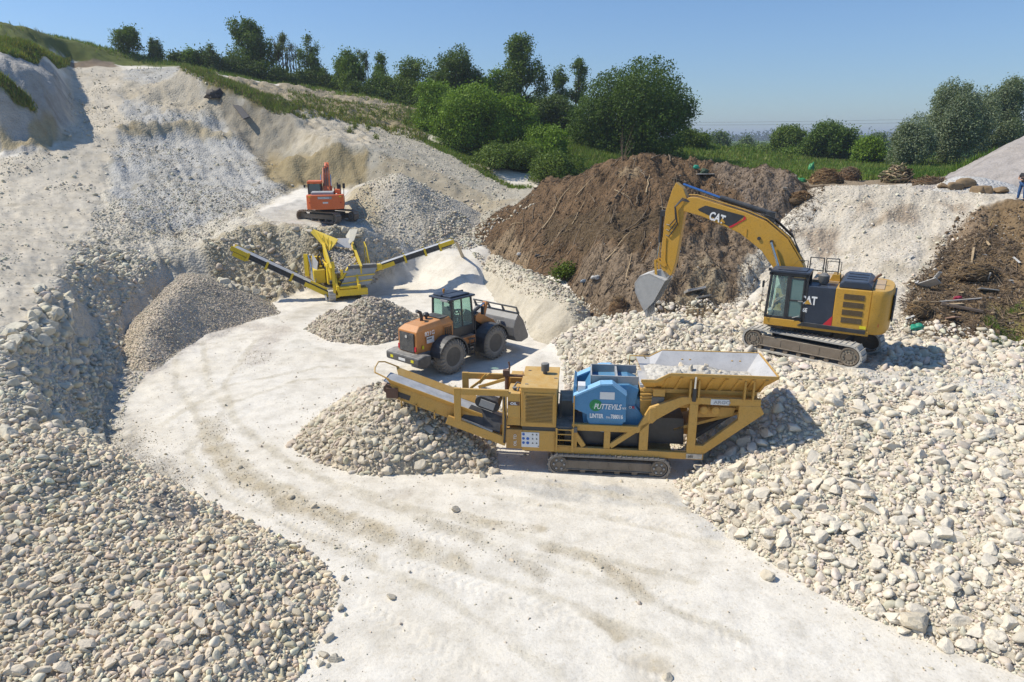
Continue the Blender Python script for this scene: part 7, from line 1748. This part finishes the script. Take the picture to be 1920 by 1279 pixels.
# ---------------------------------------------------------------- orange excavator on the shelf
def build_orange():
    x, y = -14.15, 53.0; z = float(hq(x, y))
    root = empty('excavator', (x, y, z - .05), R(102), 'orange excavator seen from behind on the chalk shelf above the yellow screener', 'excavator')
    root.scale = (.94,) * 3; M = Matrix.Rotation(R(-132), 4, 'Z')
    for y0, y1, sd in ((.75, 1.3, 1), (-1.3, -.75, -1)): make_track(root, -2.2, 2.2, .0, .85, y0, y1, [paint('brown_track', (.2, .15, .11), .7, .7, dustcol=(.45, .38, .3)), TFRAME, STEEL], M, pitch=.22, rollers=5, out_side=-sd)
    u = MB(); u.box(-1.2, 1.2, -.8, .8, .4, .75); u.lathe([(.75, .6), (1.08, .6)], (0, 0, 0), 20, 'z'); u.xf(M); u.build('undercarriage', BLACK, root, .02)
    h = MB(); h.box(-1.9, 1.9, -1.4, 1.4, 1.08, 1.28); h.build('deck', BLACK, root, .02)
    n = 10; pr = [(-1.95 - .35 * math.cos(-math.pi / 2 + math.pi * k / n) ** .5 if 0 < k < n else -1.95, -1.42 + 2.84 * k / n) for k in range(n + 1)]
    w = MB(); V = [(p[0], p[1], zz) for zz in (1.12, 2.22) for p in pr + [(-1.2, 1.42), (-1.2, -1.42)]]; m_ = n + 3
    w.add(V, [tuple(range(m_))[::-1], tuple(range(m_, 2 * m_))] + [(k, (k + 1) % m_, (k + 1) % m_ + m_, k + m_) for k in range(m_)]); wo = w.build('counterweight', RED_O, root, .05)
    MB().box(-2.325, -2.30, -.52, .55, 1.92, 2.1).build('name_band', STEEL, wo)
    text_part('lettering', 'DOOSAN', .165, (-2.335, .49, 1.955), (math.pi / 2, 0, -math.pi / 2), INKW, wo, 0, .006, 1.1)
    MB().box(-2.325, -2.30, -.22, .18, 1.58, 1.7).build('white_sticker', WHITE, wo)
    for s_ in (-1, 1): MB().box(-2.14, -2.10, *sorted((s_ * 1.12, s_ * 1.22)), 1.6, 1.68).build('reflector', INKR, wo); MB().box(-2.16, -2.12, *sorted((s_ * .95, s_ * 1.25)), 2.06, 2.14).build('yellow_sticker', INKY, wo)
    b = MB(); b.box(-1.3, .5, -1.4, 1.38, 1.28, 2.1); b.prism([(.5, 1.28), (1.9, 1.28), (1.9, 1.8), (.5, 2.1)], -1.4, -.5); b.build('body', RED_O, root, .03)
    e = MB(); e.prism([(-1.85, 2.2), (-1.8, 2.42), (-.4, 2.42), (-.35, 2.2)], -.65, 1.05); e.build('engine_cover', STEEL, root, .05)
    bt = MB(); bt.tube([(-1.2, -1.05, 2.2), (-1.2, -1.05, 2.45), (-1.2, -.75, 2.45)], .2, 10); bt.build('hood_bulge', RED_O, root, .03)
    ex = MB(); ex.cyl((-.2, -.95, 2.0), (-.2, -.95, 3.05), .06); ex.box(-.15, .0, -1.2, -1.0, 2.2, 2.9); ex.build('exhaust_pipe', BLACK, root); ex = MB(); ex.tube([(1.2, -1.35, 1.7), (1.2, -1.4, 2.8)], .03, 6); ex.box(1.15, 1.25, -1.5, -1.3, 2.5, 2.9); ex.build('mirror', BLACK, root); MB().cyl((-.5, -.7, 2.05), (-.5, -.7, 2.7), .05).build('intake_pipe', BLACK, root)
    c = MB()
    for xx in (.35, 1.75):
        for yy in (.42, 1.38): c.box(xx - .05, xx + .05, yy - .05, yy + .05, 1.3, 2.95)
    c.box(.32, 1.8, .38, 1.42, 1.25, 2.0); co = c.build('cab', BLACK, root, .01)
    MB().box(.25, 1.85, .32, 1.46, 2.95, 3.15).build('cab_roof', RED_O, co, .05); MB().box(.34, .36, .48, 1.33, 2.0, 2.92).build('rear_window', GLASSD, co)
    for yy in (.43, 1.38): MB().box(.42, 1.7, yy - .01, yy + .01, 2.0, 2.92).build('side_window', GLASS, co)
    MB().box(1.74, 1.76, .48, 1.33, 1.6, 2.92).build('windscreen', GLASS, co)
    st = MB(); st.box(.6, 1.0, .68, 1.12, 1.75, 1.95); st.box(.5, .64, .68, 1.12, 1.9, 2.55); st.build('seat', RUBBER, root, .03)
    mr = MB(); mr.tube([(1.7, 1.4, 2.7), (1.75, 1.75, 2.75)], .02, 6); mr.box(1.7, 1.78, 1.7, 1.85, 2.55, 2.8); mr.build('mirror', BLACK, root)
    bm_ = MB(); bm_.prism([(.3, 1.6), (.1, 2.1), (1.4, 3.65), (2.0, 4.1), (2.6, 4.15), (4.2, 3.7), (4.2, 3.3), (2.4, 3.5), (1.9, 3.2), (.9, 1.8)], -.24, .24); bm_.build('boom', RED_O, root, .03)
    for s_ in (-1, 1): a = MB(); a.cyl((.9, s_ * .38, 1.5), (1.2, s_ * .38, 2.7), .09, 10); a.m = 1; a.cyl((1.2, s_ * .38, 2.7), (1.5, s_ * .38, 3.6), .05, 10); a.build('boom_ram', [RED_O, CHROME], root)
    a = MB(); a.cyl((1.9, 0, 4.2), (3.2, 0, 4.4), .09, 10); a.m = 1; a.cyl((3.2, 0, 4.4), (4.3, 0, 4.35), .05, 10); a.build('stick_ram', [RED_O, CHROME], root)
    a = MB(); a.prism([(4.0, 4.15), (4.4, 4.5), (4.5, 3.9), (5.2, 2.0), (5.0, 1.9), (4.1, 3.5)], -.18, .18); a.build('stick', RED_O, root, .02)
    a = MB()
    for k in range(3): a.tube([(.6, -.15 + k * .15, 2.75), (1.4, -.15 + k * .15, 3.75), (2.1, -.15 + k * .15, 4.22)], .03, 6)
    a.build('hose', BLACK, root)
    bk = MB(); bp = [(5.05, 2.0), (5.4, 1.9), (5.7, 1.4), (5.5, .9), (5.1, .7)]
    for i in range(4): bk.beam(bp[i], bp[i + 1], .05, -.55, .55)
    for s_ in (-1, 1): bk.prism(bp + [(4.9, 1.5)], *sorted((s_ * .55, s_ * .51)))
    bk.build('bucket', DGREY, root)
    wp = Matrix.Translation(root.location) @ Matrix.Rotation(R(102), 4, 'Z') @ Vector((.70, .85, 1.91))
    person('driver of the orange excavator in dark blue, seen from behind through the cab window', wp, R(102), seated(reach=.42, hz=.12), plain('navy_shirt', (.02, .04, .09), .8), plain('navy_trousers', (.02, .03, .06), .8), RUBBER)
build_orange()
# ---------------------------------------------------------------- the man at the right edge
q = P(1916, 364, 38.3)
fz = float(hq(q[0], q[1]))
pose = dict(pelvis=(0, 0, .93), belly=(.0, 0, 1.06), chest=(.0, 0, 1.28), neckb=(.0, 0, 1.45), neck=(.015, 0, 1.51), head=(.04, 0, 1.63))
for s, q_ in (('l', 1), ('r', -1)):
    pose['sh' + s] = (0, q_ * .20, 1.40); pose['el' + s] = (.05, q_ * .29, 1.14); pose['wr' + s] = (.24, q_ * .08, 1.17 + .05 * q_)
    pose['hi' + s] = (0, q_ * .10, .88); pose['kn' + s] = (.04, q_ * .13, .49); pose['an' + s] = (.0, q_ * .16, .08); pose['to' + s] = (.15, q_ * .18, .035)
person('man in a black t-shirt and blue jeans standing at the right edge of the picture', (q[0], q[1], fz - .01), R(-150), pose, plain('black_tshirt', (.02, .02, .025), .8), plain('blue_jeans', (.03, .09, .22), .8), plain('dark_shoes', (.03, .025, .02), .7))

# ---------------------------------------------------------------- branches, roots and rubbish
br = random.Random(12)
def branch(name, label, cat, px, py, ang, L, r, mat, group=None, lift=.15, forks=2, crook=.08, kids=True):
    p = Vector(hit(px, py)); d = Vector((math.cos(ang), math.sin(ang), 0)); pts = []
    for k in range(6):
        t = k / 5 - .5; q = p + d * L * t; zz = float(hq(q.x, q.y)); q.z = zz + r + lift * (1 - abs(t) * 1.2) + .04
        q += Vector((br.uniform(-1, 1), br.uniform(-1, 1), br.uniform(-.5, .5))) * L * crook * .5; pts.append(q)
    # keep it fairly straight in height
    z0, z1 = pts[0].z, pts[-1].z
    for k in range(6): pts[k].z = max(pts[k].z * .35 + (z0 + (z1 - z0) * k / 5) * .65, float(hq(pts[k].x, pts[k].y)) + .02)
    parts = [tube_np(pts, [r, r * .9, r * .8, r * .65, r * .5, r * .25], 6)]
    for _ in range(forks):
        i = br.randint(1, 4); a = pts[i]; e = a + Vector((d.x * .5 + br.uniform(-.7, .7), d.y * .5 + br.uniform(-.7, .7), br.uniform(0, .5))) * L * br.uniform(.2, .35)
        m_ = a.lerp(e, .5) + Vector((0, 0, .05 * L)); parts.append(tube_np([a, m_, e], [r * .5, r * .35, r * .12], 5))
    V, F = join_quads(parts); o = link_mesh(name, np_mesh(name, [v - p for v in V], F, True, [mat])); o.location = p
    return tag(o, label, cat, group)
specB = [ # hand placed from the photo: x, y, heading, length, radius
 (1045, 395, .7, 4.5, .07), (1110, 375, 1.2, 1.6, .06), (1145, 385, .5, 3.2, .04), (1172, 345, 1.3, 4.0, .06), (1200, 330, 1.35, 3.0, .05), (1160, 300, 1.4, 2.6, .05), (1215, 345, 1.9, 2.2, .07),
 (1190, 315, 1.1, 1.6, .05), (1060, 430, .6, 3.4, .06), (1020, 425, .5, 3.0, .05), (1085, 440, .4, 3.6, .05), (1130, 430, .35, 4.2, .06), (1165, 455, .8, 3.8, .06), (1195, 420, .7, 3.4, .05),
 (1230, 300, 1.2, 1.5, .09), (1255, 298, 1.1, 1.2, .08), (1130, 470, .9, 2.4, .05), (1095, 500, .8, 2.2, .04), (1180, 500, .9, 2.6, .05), (1215, 470, 1.1, 2.0, .05), (1150, 530, .8, 2.0, .05),
 (1105, 520, .85, 1.8, .06), (1040, 480, .5, 2.0, .04), (980, 465, .5, 1.6, .05), (960, 440, .6, 1.8, .04), (1000, 400, .8, 2.0, .05), (1240, 380, 1.5, 2.0, .05), (1255, 420, 1.2, 1.6, .04), (1300, 410, -.9, 1.4, .07),
 (1210, 405, .6, 1.5, .06), (1100, 345, .3, 2.4, .05), (1070, 335, .5, 1.8, .05), (1045, 340, .9, 1.6, .04), (1275, 345, .2, 1.8, .05), (1150, 405, 1.0, 2.4, .05), (1195, 375, 1.3, 1.6, .06), (1085, 400, .8, 2.6, .05),
 (1320, 470, 1.2, 2.4, .04), (1340, 500, 1.1, 2.0, .04), (1290, 500, .9, 1.5, .04), (1245, 545, .9, 1.5, .04)]
for i, (a, b, an, L, r) in enumerate(specB):
    branch('branch', 'bare dead branch lying on the brown soil heap', 'branch', a, b, an + br.uniform(-.7, .7), L * .62, r * .85, DEAD_M if i % 6 else PALEWOOD_M, 'dead branches on the brown soil heap', forks=br.randint(1, 3))
for i in range(45):
    a = br.uniform(960, 1290); b = br.uniform(300 + abs(a - 1180) * .35 + 10, 560 - max(0, 1080 - a) * .6)
    branch('branch', 'bare dead branch lying on the brown soil heap', 'branch', a, b, br.uniform(-1.5, 1.6), br.uniform(.5, 1.7), br.uniform(.02, .045), DEAD_M if i % 9 else PALEWOOD_M, 'dead branches on the brown soil heap', forks=br.randint(0, 2))
# upright dead sapling on the ridge of the heap
p = Vector(hit(1168, 303)); parts = []
for k in range(9): e = p + Vector((br.uniform(-.5, .7), br.uniform(-.3, .3), br.uniform(1.2, 2.5))); parts.append(tube_np([p, p.lerp(e, .5) + Vector((br.uniform(-.1, .1), 0, 0)), e], [.022, .014, .005], 5))
V, F = join_quads(parts); o = link_mesh('dead_sapling', np_mesh('dead_sapling', [v - p for v in V], F, True, [DEAD_M])); o.location = p; tag(o, 'leafless sapling standing up from the top of the brown soil heap', 'sapling')
# fine roots and twigs all over the heap (nobody could count them)
def twigs(poly, n, L, r, col, seed, zl=.12, name='root_litter', label='fine roots and twigs strewn over the brown soil', ang=(.1, 1.5), dens=None):
    g_ = np.random.default_rng(seed); xs = [p[0] for p in poly]; ys = [p[1] for p in poly]
    x = g_.uniform(min(xs), max(xs), n * 4); y = g_.uniform(min(ys), max(ys), n * 4); m = inpoly(x, y, poly)
    if dens is not None: m &= g_.random(len(x)) < dens(x, y)
    x, y = x[m][:n], y[m][:n]; k = len(x); a = g_.uniform(*ang, k); ln = L * g_.uniform(.3, 1.3, k)
    dx, dy = np.cos(a) * ln / 2, np.sin(a) * ln / 2; rr = r * g_.uniform(.5, 1.6, k)
    z0 = hq(x - dx, y - dy) + g_.uniform(-.02, zl, k); z1 = hq(x + dx, y + dy) + g_.uniform(-.02, zl, k)
    P0 = np.stack([x - dx, y - dy, z0], -1); P1 = np.stack([x + dx, y + dy, z1], -1); d = P1 - P0; d /= np.linalg.norm(d, axis=1)[:, None]
    s = np.stack([-d[:, 1], d[:, 0], 0 * d[:, 0]], -1); s /= np.linalg.norm(s, axis=1)[:, None] + 1e-9; u = np.cross(d, s); R_ = rr[:, None]
    V = np.stack([P0 + s * R_, P0 - s * R_ * .5 + u * R_, P0 - s * R_ * .5 - u * R_, P1 + s * R_ * .4, P1 - s * R_ * .2 + u * R_ * .4, P1 - s * R_ * .2 - u * R_ * .4], 1).reshape(-1, 3)
    F = (np.array([(0, 1, 4, 3), (1, 2, 5, 4), (2, 0, 3, 5)])[None] + (np.arange(k) * 6)[:, None, None]).reshape(-1, 4)
    c = np.array(col)[g_.integers(len(col), size=k)] * g_.uniform(.7, 1.3, (k, 1))
    o = link_mesh(name, np_mesh(name, V, F, True, [LITTER_M], fattr=np.repeat(c, 3, 0))); return tag(o, label, 'litter', kind='stuff')
m_, nt_, b_ = new_mat('litter'); at_ = nt_.nodes.new('ShaderNodeAttribute'); at_.attribute_name = 'tint'; nt_.links.new(at_.outputs['Color'], b_.inputs['Base Color']); b_.inputs['Roughness'].default_value = .9; LITTER_M = m_
soilp = heap_poly('soil')
WC = [(.20, .14, .09), (.12, .085, .055), (.26, .19, .12), (.16, .12, .08), (.09, .06, .035)]
twigs(soilp, 16000, .42, .011, WC, 31, ang=(-.9, 2.2))
dumpA = W([(1690, 560), (1760, 470), (1830, 430), (1900, 450), (1925, 560), (1900, 640), (1740, 640), (1690, 600)])
twigs(dumpA, 2600, .5, .014, WC, 32, ang=(0, 6.28), name='dump_litter', label='twigs and splinters strewn over the brown bank on the right')
# clods and chalk bits in the soil
sc = scatter(soilp, 6500, .02, .16, 2.3, .8, 41); scd = scatter([(a[0], a[1]) for a in W([(1690, 640), (1700, 540), (1800, 400), (1925, 380), (1925, 655)])], 4200, .02, .14, 2.4, .8, 42)
Vs, Fs, Cs, off = [], [], [], 0
for arr, chalk in ((sc, .26), (scd, .22)):
    zz = hq(arr[:, 0], arr[:, 1])
    isch = srng.random(len(arr)) < chalk * (.3 + 1.6 * vnoise(arr[:, 0] / 2.2, arr[:, 1] / 2.2, 51))
    for s in range(8):
        ii = np.arange(len(arr))[s::8]; V, F = SHAPES[1][s]; M = rand_rot(len(ii), srng)
        sz = arr[ii, 2] * np.where(isch[ii], .62, 1.25)
        T_ = np.einsum('nij,kj->nki', M, V) * sz[:, None, None] + np.stack([arr[ii, 0], arr[ii, 1], zz[ii] + .02], -1)[:, None]
        Vs.append(T_.reshape(-1, 3)); Fs.append((F[None] + (off + np.arange(len(ii)) * len(V))[:, None, None]).reshape(-1, 3)); off += len(ii) * len(V)
        c = np.where(isch[ii][:, None], np.array([(.5, .46, .4)]), np.array([(.15, .105, .065)])) * srng.uniform(.6, 1.25, (len(ii), 1)); Cs.append(np.repeat(c, len(F), 0))
o = link_mesh('soil_clods', np_mesh('soil_clods', np.concatenate(Vs), np.concatenate(Fs), False, [STONE_M], fattr=np.concatenate(Cs))); tag(o, 'soil clods and chalk bits mixed into the brown heaps', 'clods', kind='stuff')

def lump_pile(name, label, cat, px, py, w, h, d, nst, mats, L, r, seed, lumpmat=None, flat=False, up=.0):
    """a bundle of tangled sticks over a lumpy core: one thing"""
    p = Vector(hit(px, py)); g_ = random.Random(seed); root = empty(name, p, 0, label, cat)
    V, F = ICO[3]; V = V.copy(); n_ = fbm(V[:, 0] * 2 + seed, V[:, 1] * 2 + V[:, 2] * 1.7, 1, 4, seed); V = V * (1 + .35 * n_[:, None]) * np.array([w / 2, d / 2, h]); V[:, 2] = np.maximum(V[:, 2], -.2)
    me = np_mesh('core', V * .86, F, True, [lumpmat or SOILM]); link_mesh('core', me, root)
    for mi_, mat in enumerate(mats):
        parts = []
        for k in range(nst // len(mats)):
            th = g_.uniform(0, 6.283); ph = g_.uniform(.05, 1.5); c = Vector((math.cos(th) * math.cos(ph) * w / 2, math.sin(th) * math.cos(ph) * d / 2, math.sin(ph) * h)) * g_.uniform(.8, 1.02)
            tn = Vector((-math.sin(th), math.cos(th), g_.uniform(-.6, .6))).normalized(); e = Vector((g_.uniform(-1, 1), g_.uniform(-1, 1), g_.uniform(-.3, .8))) * .35
            dd = (tn + e).normalized() * L * g_.uniform(.3, 1); rr = r * g_.uniform(.4, 1.2); parts.append(tube_np([c - dd / 2, c + Vector((0, 0, .04 + g_.uniform(0, .08))), c + dd / 2], [rr, rr * .8, rr * .4], 5))
        Vq, Fq = join_quads(parts); link_mesh('sticks' if not flat else 'timbers', np_mesh('sticks', Vq, Fq, True, [mat]), root)['kind'] = 'stuff'
    return root
SOILM = solid_stone('soil_lump', (.13, .09, .055)); HAYM = plain('straw_brown', (.26, .17, .08), .95, vary=.35); TWIG2 = plain('orange_brown_root', (.20, .11, .05), .9, vary=.4); MOSSY = plain('mossy_wood', (.14, .13, .06), .9, vary=.4)
lump_pile('root_heap', 'straw coloured heap of roots and dry plants beside the green sheet', 'heap', 1548, 345, 2.6, 1.0, 2.0, 420, [HAYM, TWIG2], 1.1, .03, 1, HAYM)
lump_pile('root_heap', 'reddish tangle of roots between the straw heap and the log heap', 'heap', 1592, 338, 1.9, .95, 1.6, 320, [TWIG2, DEAD_M], .8, .028, 2, TWIG2)
lump_pile('log_heap', 'heap of old logs and stumps on the chalk plateau in front of the willows', 'heap', 1680, 343, 2.5, 1.15, 1.8, 150, [MOSSY, PALEWOOD_M, DEAD_M], 1.3, .075, 3, solid_stone('bark_core', (.09, .065, .035)), True)
lump_pile('brush_pile', 'low brown brushwood right of the log heap', 'heap', 1745, 345, 2.8, .35, 1.4, 160, [DEAD_M, TWIG2], .9, .025, 4)
lump_pile('root_ball', 'tangled dark root ball at the left foot of the soil heap', 'root ball', 1052, 330, 2.4, .8, 1.5, 260, [DEAD_M, TWIG2], 1.3, .028, 5)
lump_pile('root_ball', 'brown tuft of matted roots between the excavator bucket and the sandy slope', 'root ball', 1160, 580, 1.15, .7, .9, 260, [HAYM, DEAD_M], .5, .012, 6, TWIG2)
lump_pile('root_ball', 'root ball with straw hanging over the left edge of the chalk hill', 'root ball', 1500, 375, 1.5, .5, 1.0, 170, [HAYM, TWIG2], .8, .02, 7)
lump_pile('brush_pile', 'dark brushwood tangle on the brown bank, below the broken white boards', 'heap', 1830, 520, 2.0, .6, 1.2, 260, [DEAD_M, HAYM], 1.2, .022, 8)
lump_pile('brush_pile', 'brushwood mixed with rubble low on the right bank beside the green cloth', 'heap', 1722, 590, 1.1, .5, .9, 160, [DEAD_M, HAYM], .8, .018, 9)
def slab(name, label, cat, px, py, L, Wd, T_, ang, tilt, mat, group=None, dz=.1, roll=0.):
    p = Vector(hit(px, py)); m = MB(); m.box(-L / 2, L / 2, -Wd / 2, Wd / 2, -T_ / 2, T_ / 2)
    g_ = random.Random(px * 3 + py); m.V = [(v[0] * (1 + g_.uniform(-.06, .06)), v[1] * (1 + g_.uniform(-.1, .1)), v[2]) for v in m.V]
    o = m.build(name, mat, None, min(.01, T_ * .2)); o.location = p + Vector((0, 0, dz)); o.rotation_euler = (roll, tilt, ang); return tag(o, label, cat, group)
CONC = solid_stone('concrete', (.42, .40, .37)); DIRTYW = paint('dirty_white_board', (.5, .48, .44), .4)
slab('concrete_slab', 'pale concrete slab lying on the brown slope right of the bucket', 'slab', 1302, 550, 1.1, .5, .12, .35, -.1, CONC, None, .15, -.5)
slab('concrete_slab', 'darker concrete slab just under the pale one', 'slab', 1318, 562, .9, .3, .1, .3, -.1, solid_stone('dark_concrete', (.28, .26, .23)), None, .08, -.5)
slab('board', 'large broken white board leaning on the brown bank, wide at its top', 'board', 1738, 545, 1.0, .5, .04, 2.2, .5, DIRTYW, None, .3, .7)
slab('board', 'second broken white board standing beside the large one', 'board', 1748, 540, 1.0, .22, .04, 1.9, 1.0, DIRTYW, None, .35, .2)
slab('plank', 'pale upright plank on the dark brushwood of the right bank', 'plank', 1796, 525, .75, .16, .05, 1.2, 1.4, PALEWOOD_M, None, .3)
slab('plank', 'long pale plank leaning right above the brushwood', 'plank', 1822, 488, 1.2, .09, .04, 1.0, -.6, PALEWOOD_M, None, .25)
slab('plank', 'short yellow stick upright near the top of the brown bank', 'plank', 1857, 427, .4, .06, .04, 1.4, 1.2, plain('yellow_wood', (.6, .42, .16), .8), None, .15)
slab('plank', 'upper one of the long planks crossing at the foot of the bank', 'plank', 1810, 570, 2.6, .12, .05, .12, -.05, plain('grey_wood', (.34, .31, .27), .9), None, .2)
slab('plank', 'dark beam crossing under the long planks', 'plank', 1802, 585, 1.6, .14, .12, -.6, .1, plain('dark_wood', (.13, .1, .08), .9), None, .2)
slab('plank', 'tan board with a broken end beside the red cloth', 'plank', 1788, 578, .9, .2, .04, .2, 0, PALEWOOD_M, None, .22)
slab('plank', 'thin bent lath left of the crossing planks', 'plank', 1755, 572, 1.2, .05, .03, .1, 0, PALEWOOD_M, None, .15)
slab('pink_board', 'flat pinkish board on the bank below the dark beam', 'board', 1786, 600, .6, .4, .05, .6, .2, plain('pinkish_board', (.42, .27, .2), .9), None, .1, -.4)
slab('chipboard', 'light upright piece of wood at the left edge of the dump', 'board', 1712, 585, .6, .22, .05, 1.4, 1.2, PALEWOOD_M, None, .25)
slab('grey_sheet', 'flat grey sheet lying on the bank under the white stake', 'sheet', 1852, 548, .8, .4, .04, -.2, .1, plain('grey_sheet', (.35, .35, .33), .7), None, .1, -.4)
slab('stake', 'white stake standing on the flat grey sheet', 'stake', 1852, 530, .5, .07, .05, 1.3, 1.1, DIRTYW, None, .3)
for i in range(34):
    a = br.uniform(1700, 1915); b = br.uniform(440 + abs(a - 1850) * .25, 635)
    slab('wood_scrap', 'small wood scrap on the brown rubbish bank', 'scrap', a, b, br.uniform(.15, .6), br.uniform(.05, .14), .03, br.uniform(0, 3), br.uniform(-.4, .4), [PALEWOOD_M, DIRTYW, DEAD_M][i % 3], 'wood scraps on the rubbish bank', .06, br.uniform(-.5, .2))
def cloth(name, label, cat, px, py, w, h, mat, seed, dz=.1):
    p = Vector(hit(px, py)); V, F = ICO[3]; V = V.copy(); n_ = fbm(V[:, 0] * 3 + seed, V[:, 1] * 3 + V[:, 2] * 2.3, 1, 4, seed); V = V * (1 + .9 * n_[:, None]) * np.array([w / 2, w * .3, h / 2]); V[:, 2] = np.maximum(V[:, 2], -.08)
    o = link_mesh(name, np_mesh(name, V, F, False, [mat])); o.location = p + Vector((0, 0, dz)); return tag(o, label, cat)
GRN = plain('green_plastic', (.05, .28, .10), .5, 0, .3); TEAL = plain('teal_plastic', (.02, .28, .17), .5, 0, .3)
cloth('plastic_sheet', 'bright green plastic sheet sticking up left of the straw coloured roots', 'sheet', 1520, 325, .55, 1.2, GRN, 1, .3)
cloth('plastic_sheet', 'bright green plastic scrap at the foot of the tall green sheet', 'sheet', 1502, 343, .6, .5, GRN, 2)
cloth('plastic_scrap', 'small teal plastic scrap on the crest of the soil heap', 'scrap', 1305, 317, .35, .3, TEAL, 3)
cloth('plastic_cloth', 'green cloth at the foot of the right rubbish bank', 'cloth', 1720, 620, .62, .4, TEAL, 4)
cloth('red_cloth', 'crumpled dark red cloth among the planks of the right bank', 'cloth', 1795, 566, .35, .3, plain('dark_red_cloth', (.28, .02, .05), .8), 5)
cloth('plastic_bag', 'white plastic bag at the foot of the soil heap, right of the uprooted shrub', 'bag', 1118, 522, .5, .3, DIRTYW, 6)
cloth('plastic_bag', 'grey blue plastic bag left of the white bag', 'bag', 1095, 532, .45, .25, plain('greyblue_plastic', (.16, .19, .22), .4), 7)
cloth('plastic_bag', 'small white bag on the edge of the sandy slope below the branches', 'bag', 974, 482, .35, .3, DIRTYW, 8)
cloth('plastic_bag', 'small black bag between the small white bag and the uprooted shrub', 'bag', 1008, 482, .35, .25, RUBBER, 9)
cloth('plastic_scrap', 'dark green rubbish lump on the crest beside the arm tip', 'scrap', 1322, 325, .6, .4, plain('dark_green', (.04, .07, .04), .7), 10)
cloth('tarpaulin', 'dark brown tarpaulin hanging over the upper edge of the left cut', 'tarpaulin', 404, 186, 1.6, 1.6, plain('dark_tarp', (.035, .028, .025), .7, 0, .4), 11)
slab('roofing_sheet', 'dark corrugated sheet sliding down the left cut below the tarpaulin', 'sheet', 450, 212, 4.6, .7, .12, -.9, .45, plain('dark_sheet', (.06, .055, .055), .6, 0, .3), None, .4, .3)
slab('rubbish_bag', 'flat grey panel on the soil crest left of the spoil cone', 'panel', 1320, 330, 1.2, .5, .05, .1, 0, DIRTYW, None, .15)
slab('metal_sheet', 'small bent silver sheet on the grey brown mound', 'sheet', 1472, 362, .5, .25, .03, 1.0, .6, STEEL, None, .15)
# a broken pallet in the soil below the slabs
p = Vector(hit(1302, 600)); root = empty('broken_pallet', p, R(10), 'broken wooden pallet standing at the edge of the rubble below the concrete slabs', 'pallet')
for k in range(4): m = MB(); m.box(-.4 + k * .26, -.32 + k * .26, 0, .06, 0, .5); m.build('post', PALEWOOD_M, root, .004)
for k in range(3): m = MB(); m.bar((-.45, .03 * k, .15 + k * .15), (.5, .1, .2 + k * .14), .05); m.build('slat', PALEWOOD_M, root)
# brown lumps on the plateau
for i, (a, b, r_) in enumerate([(1787, 355, .42), (1808, 352, .55), (1835, 360, .36), (1847, 360, .42), (1872, 362, .4), (1770, 352, .3)]):
    V, F = SHAPES[3][i]; o = link_mesh('soil_lump', np_mesh('soil_lump', V * r_, F, True, [solid_stone('brown_lump', (.27, .19, .11))] if i == 0 else [bpy.data.materials['brown_lump']])); q = hit(a, b); o.location = (q[0], q[1], q[2] + r_ * .3)
    tag(o, 'brown earth lump along the foot of the small white gravel heap', 'lump', 'earth lumps by the white gravel heap')
# power line far behind
for k in (0, 1):
    pts = []
    for i in range(25): t = i / 24; xw = -40 + 260 * t; pts.append((xw, 240 + 30 * k, 16.2 + 10 * k * .15 + 2.2 * (t - .2) - 3.0 * math.sin(math.pi * t) * .6))
    V, F = tube_np(pts, .035, 4); o = link_mesh('power_line', np_mesh('power_line', V, F, True, [DGREY])); tag(o, 'upper thin power line crossing the sky above the far fields' if k else 'lower thin power line crossing the sky above the far fields', 'cable')

# ---------------------------------------------------------------- air
hz = MB(); hz.box(-9500, 9500, -60, 9100, -4, 60)
ho_ = hz.build('haze', [], None); hm = bpy.data.materials.new('haze'); hm.use_nodes = True; hn = hm.node_tree
for n_ in list(hn.nodes):
    if n_.type != 'OUTPUT_MATERIAL': hn.nodes.remove(n_)
pv = hn.nodes.new('ShaderNodeVolumePrincipled'); pv.inputs['Color'].default_value = (.80, .88, 1.0, 1); pv.inputs['Density'].default_value = .00038; pv.inputs['Anisotropy'].default_value = .3
hn.links.new(pv.outputs[0], [n_ for n_ in hn.nodes if n_.type == 'OUTPUT_MATERIAL'][0].inputs['Volume'])
ho_.data.materials.append(hm); tag(ho_, 'faint summer haze in the air over the pit and fields', 'haze', kind='stuff')
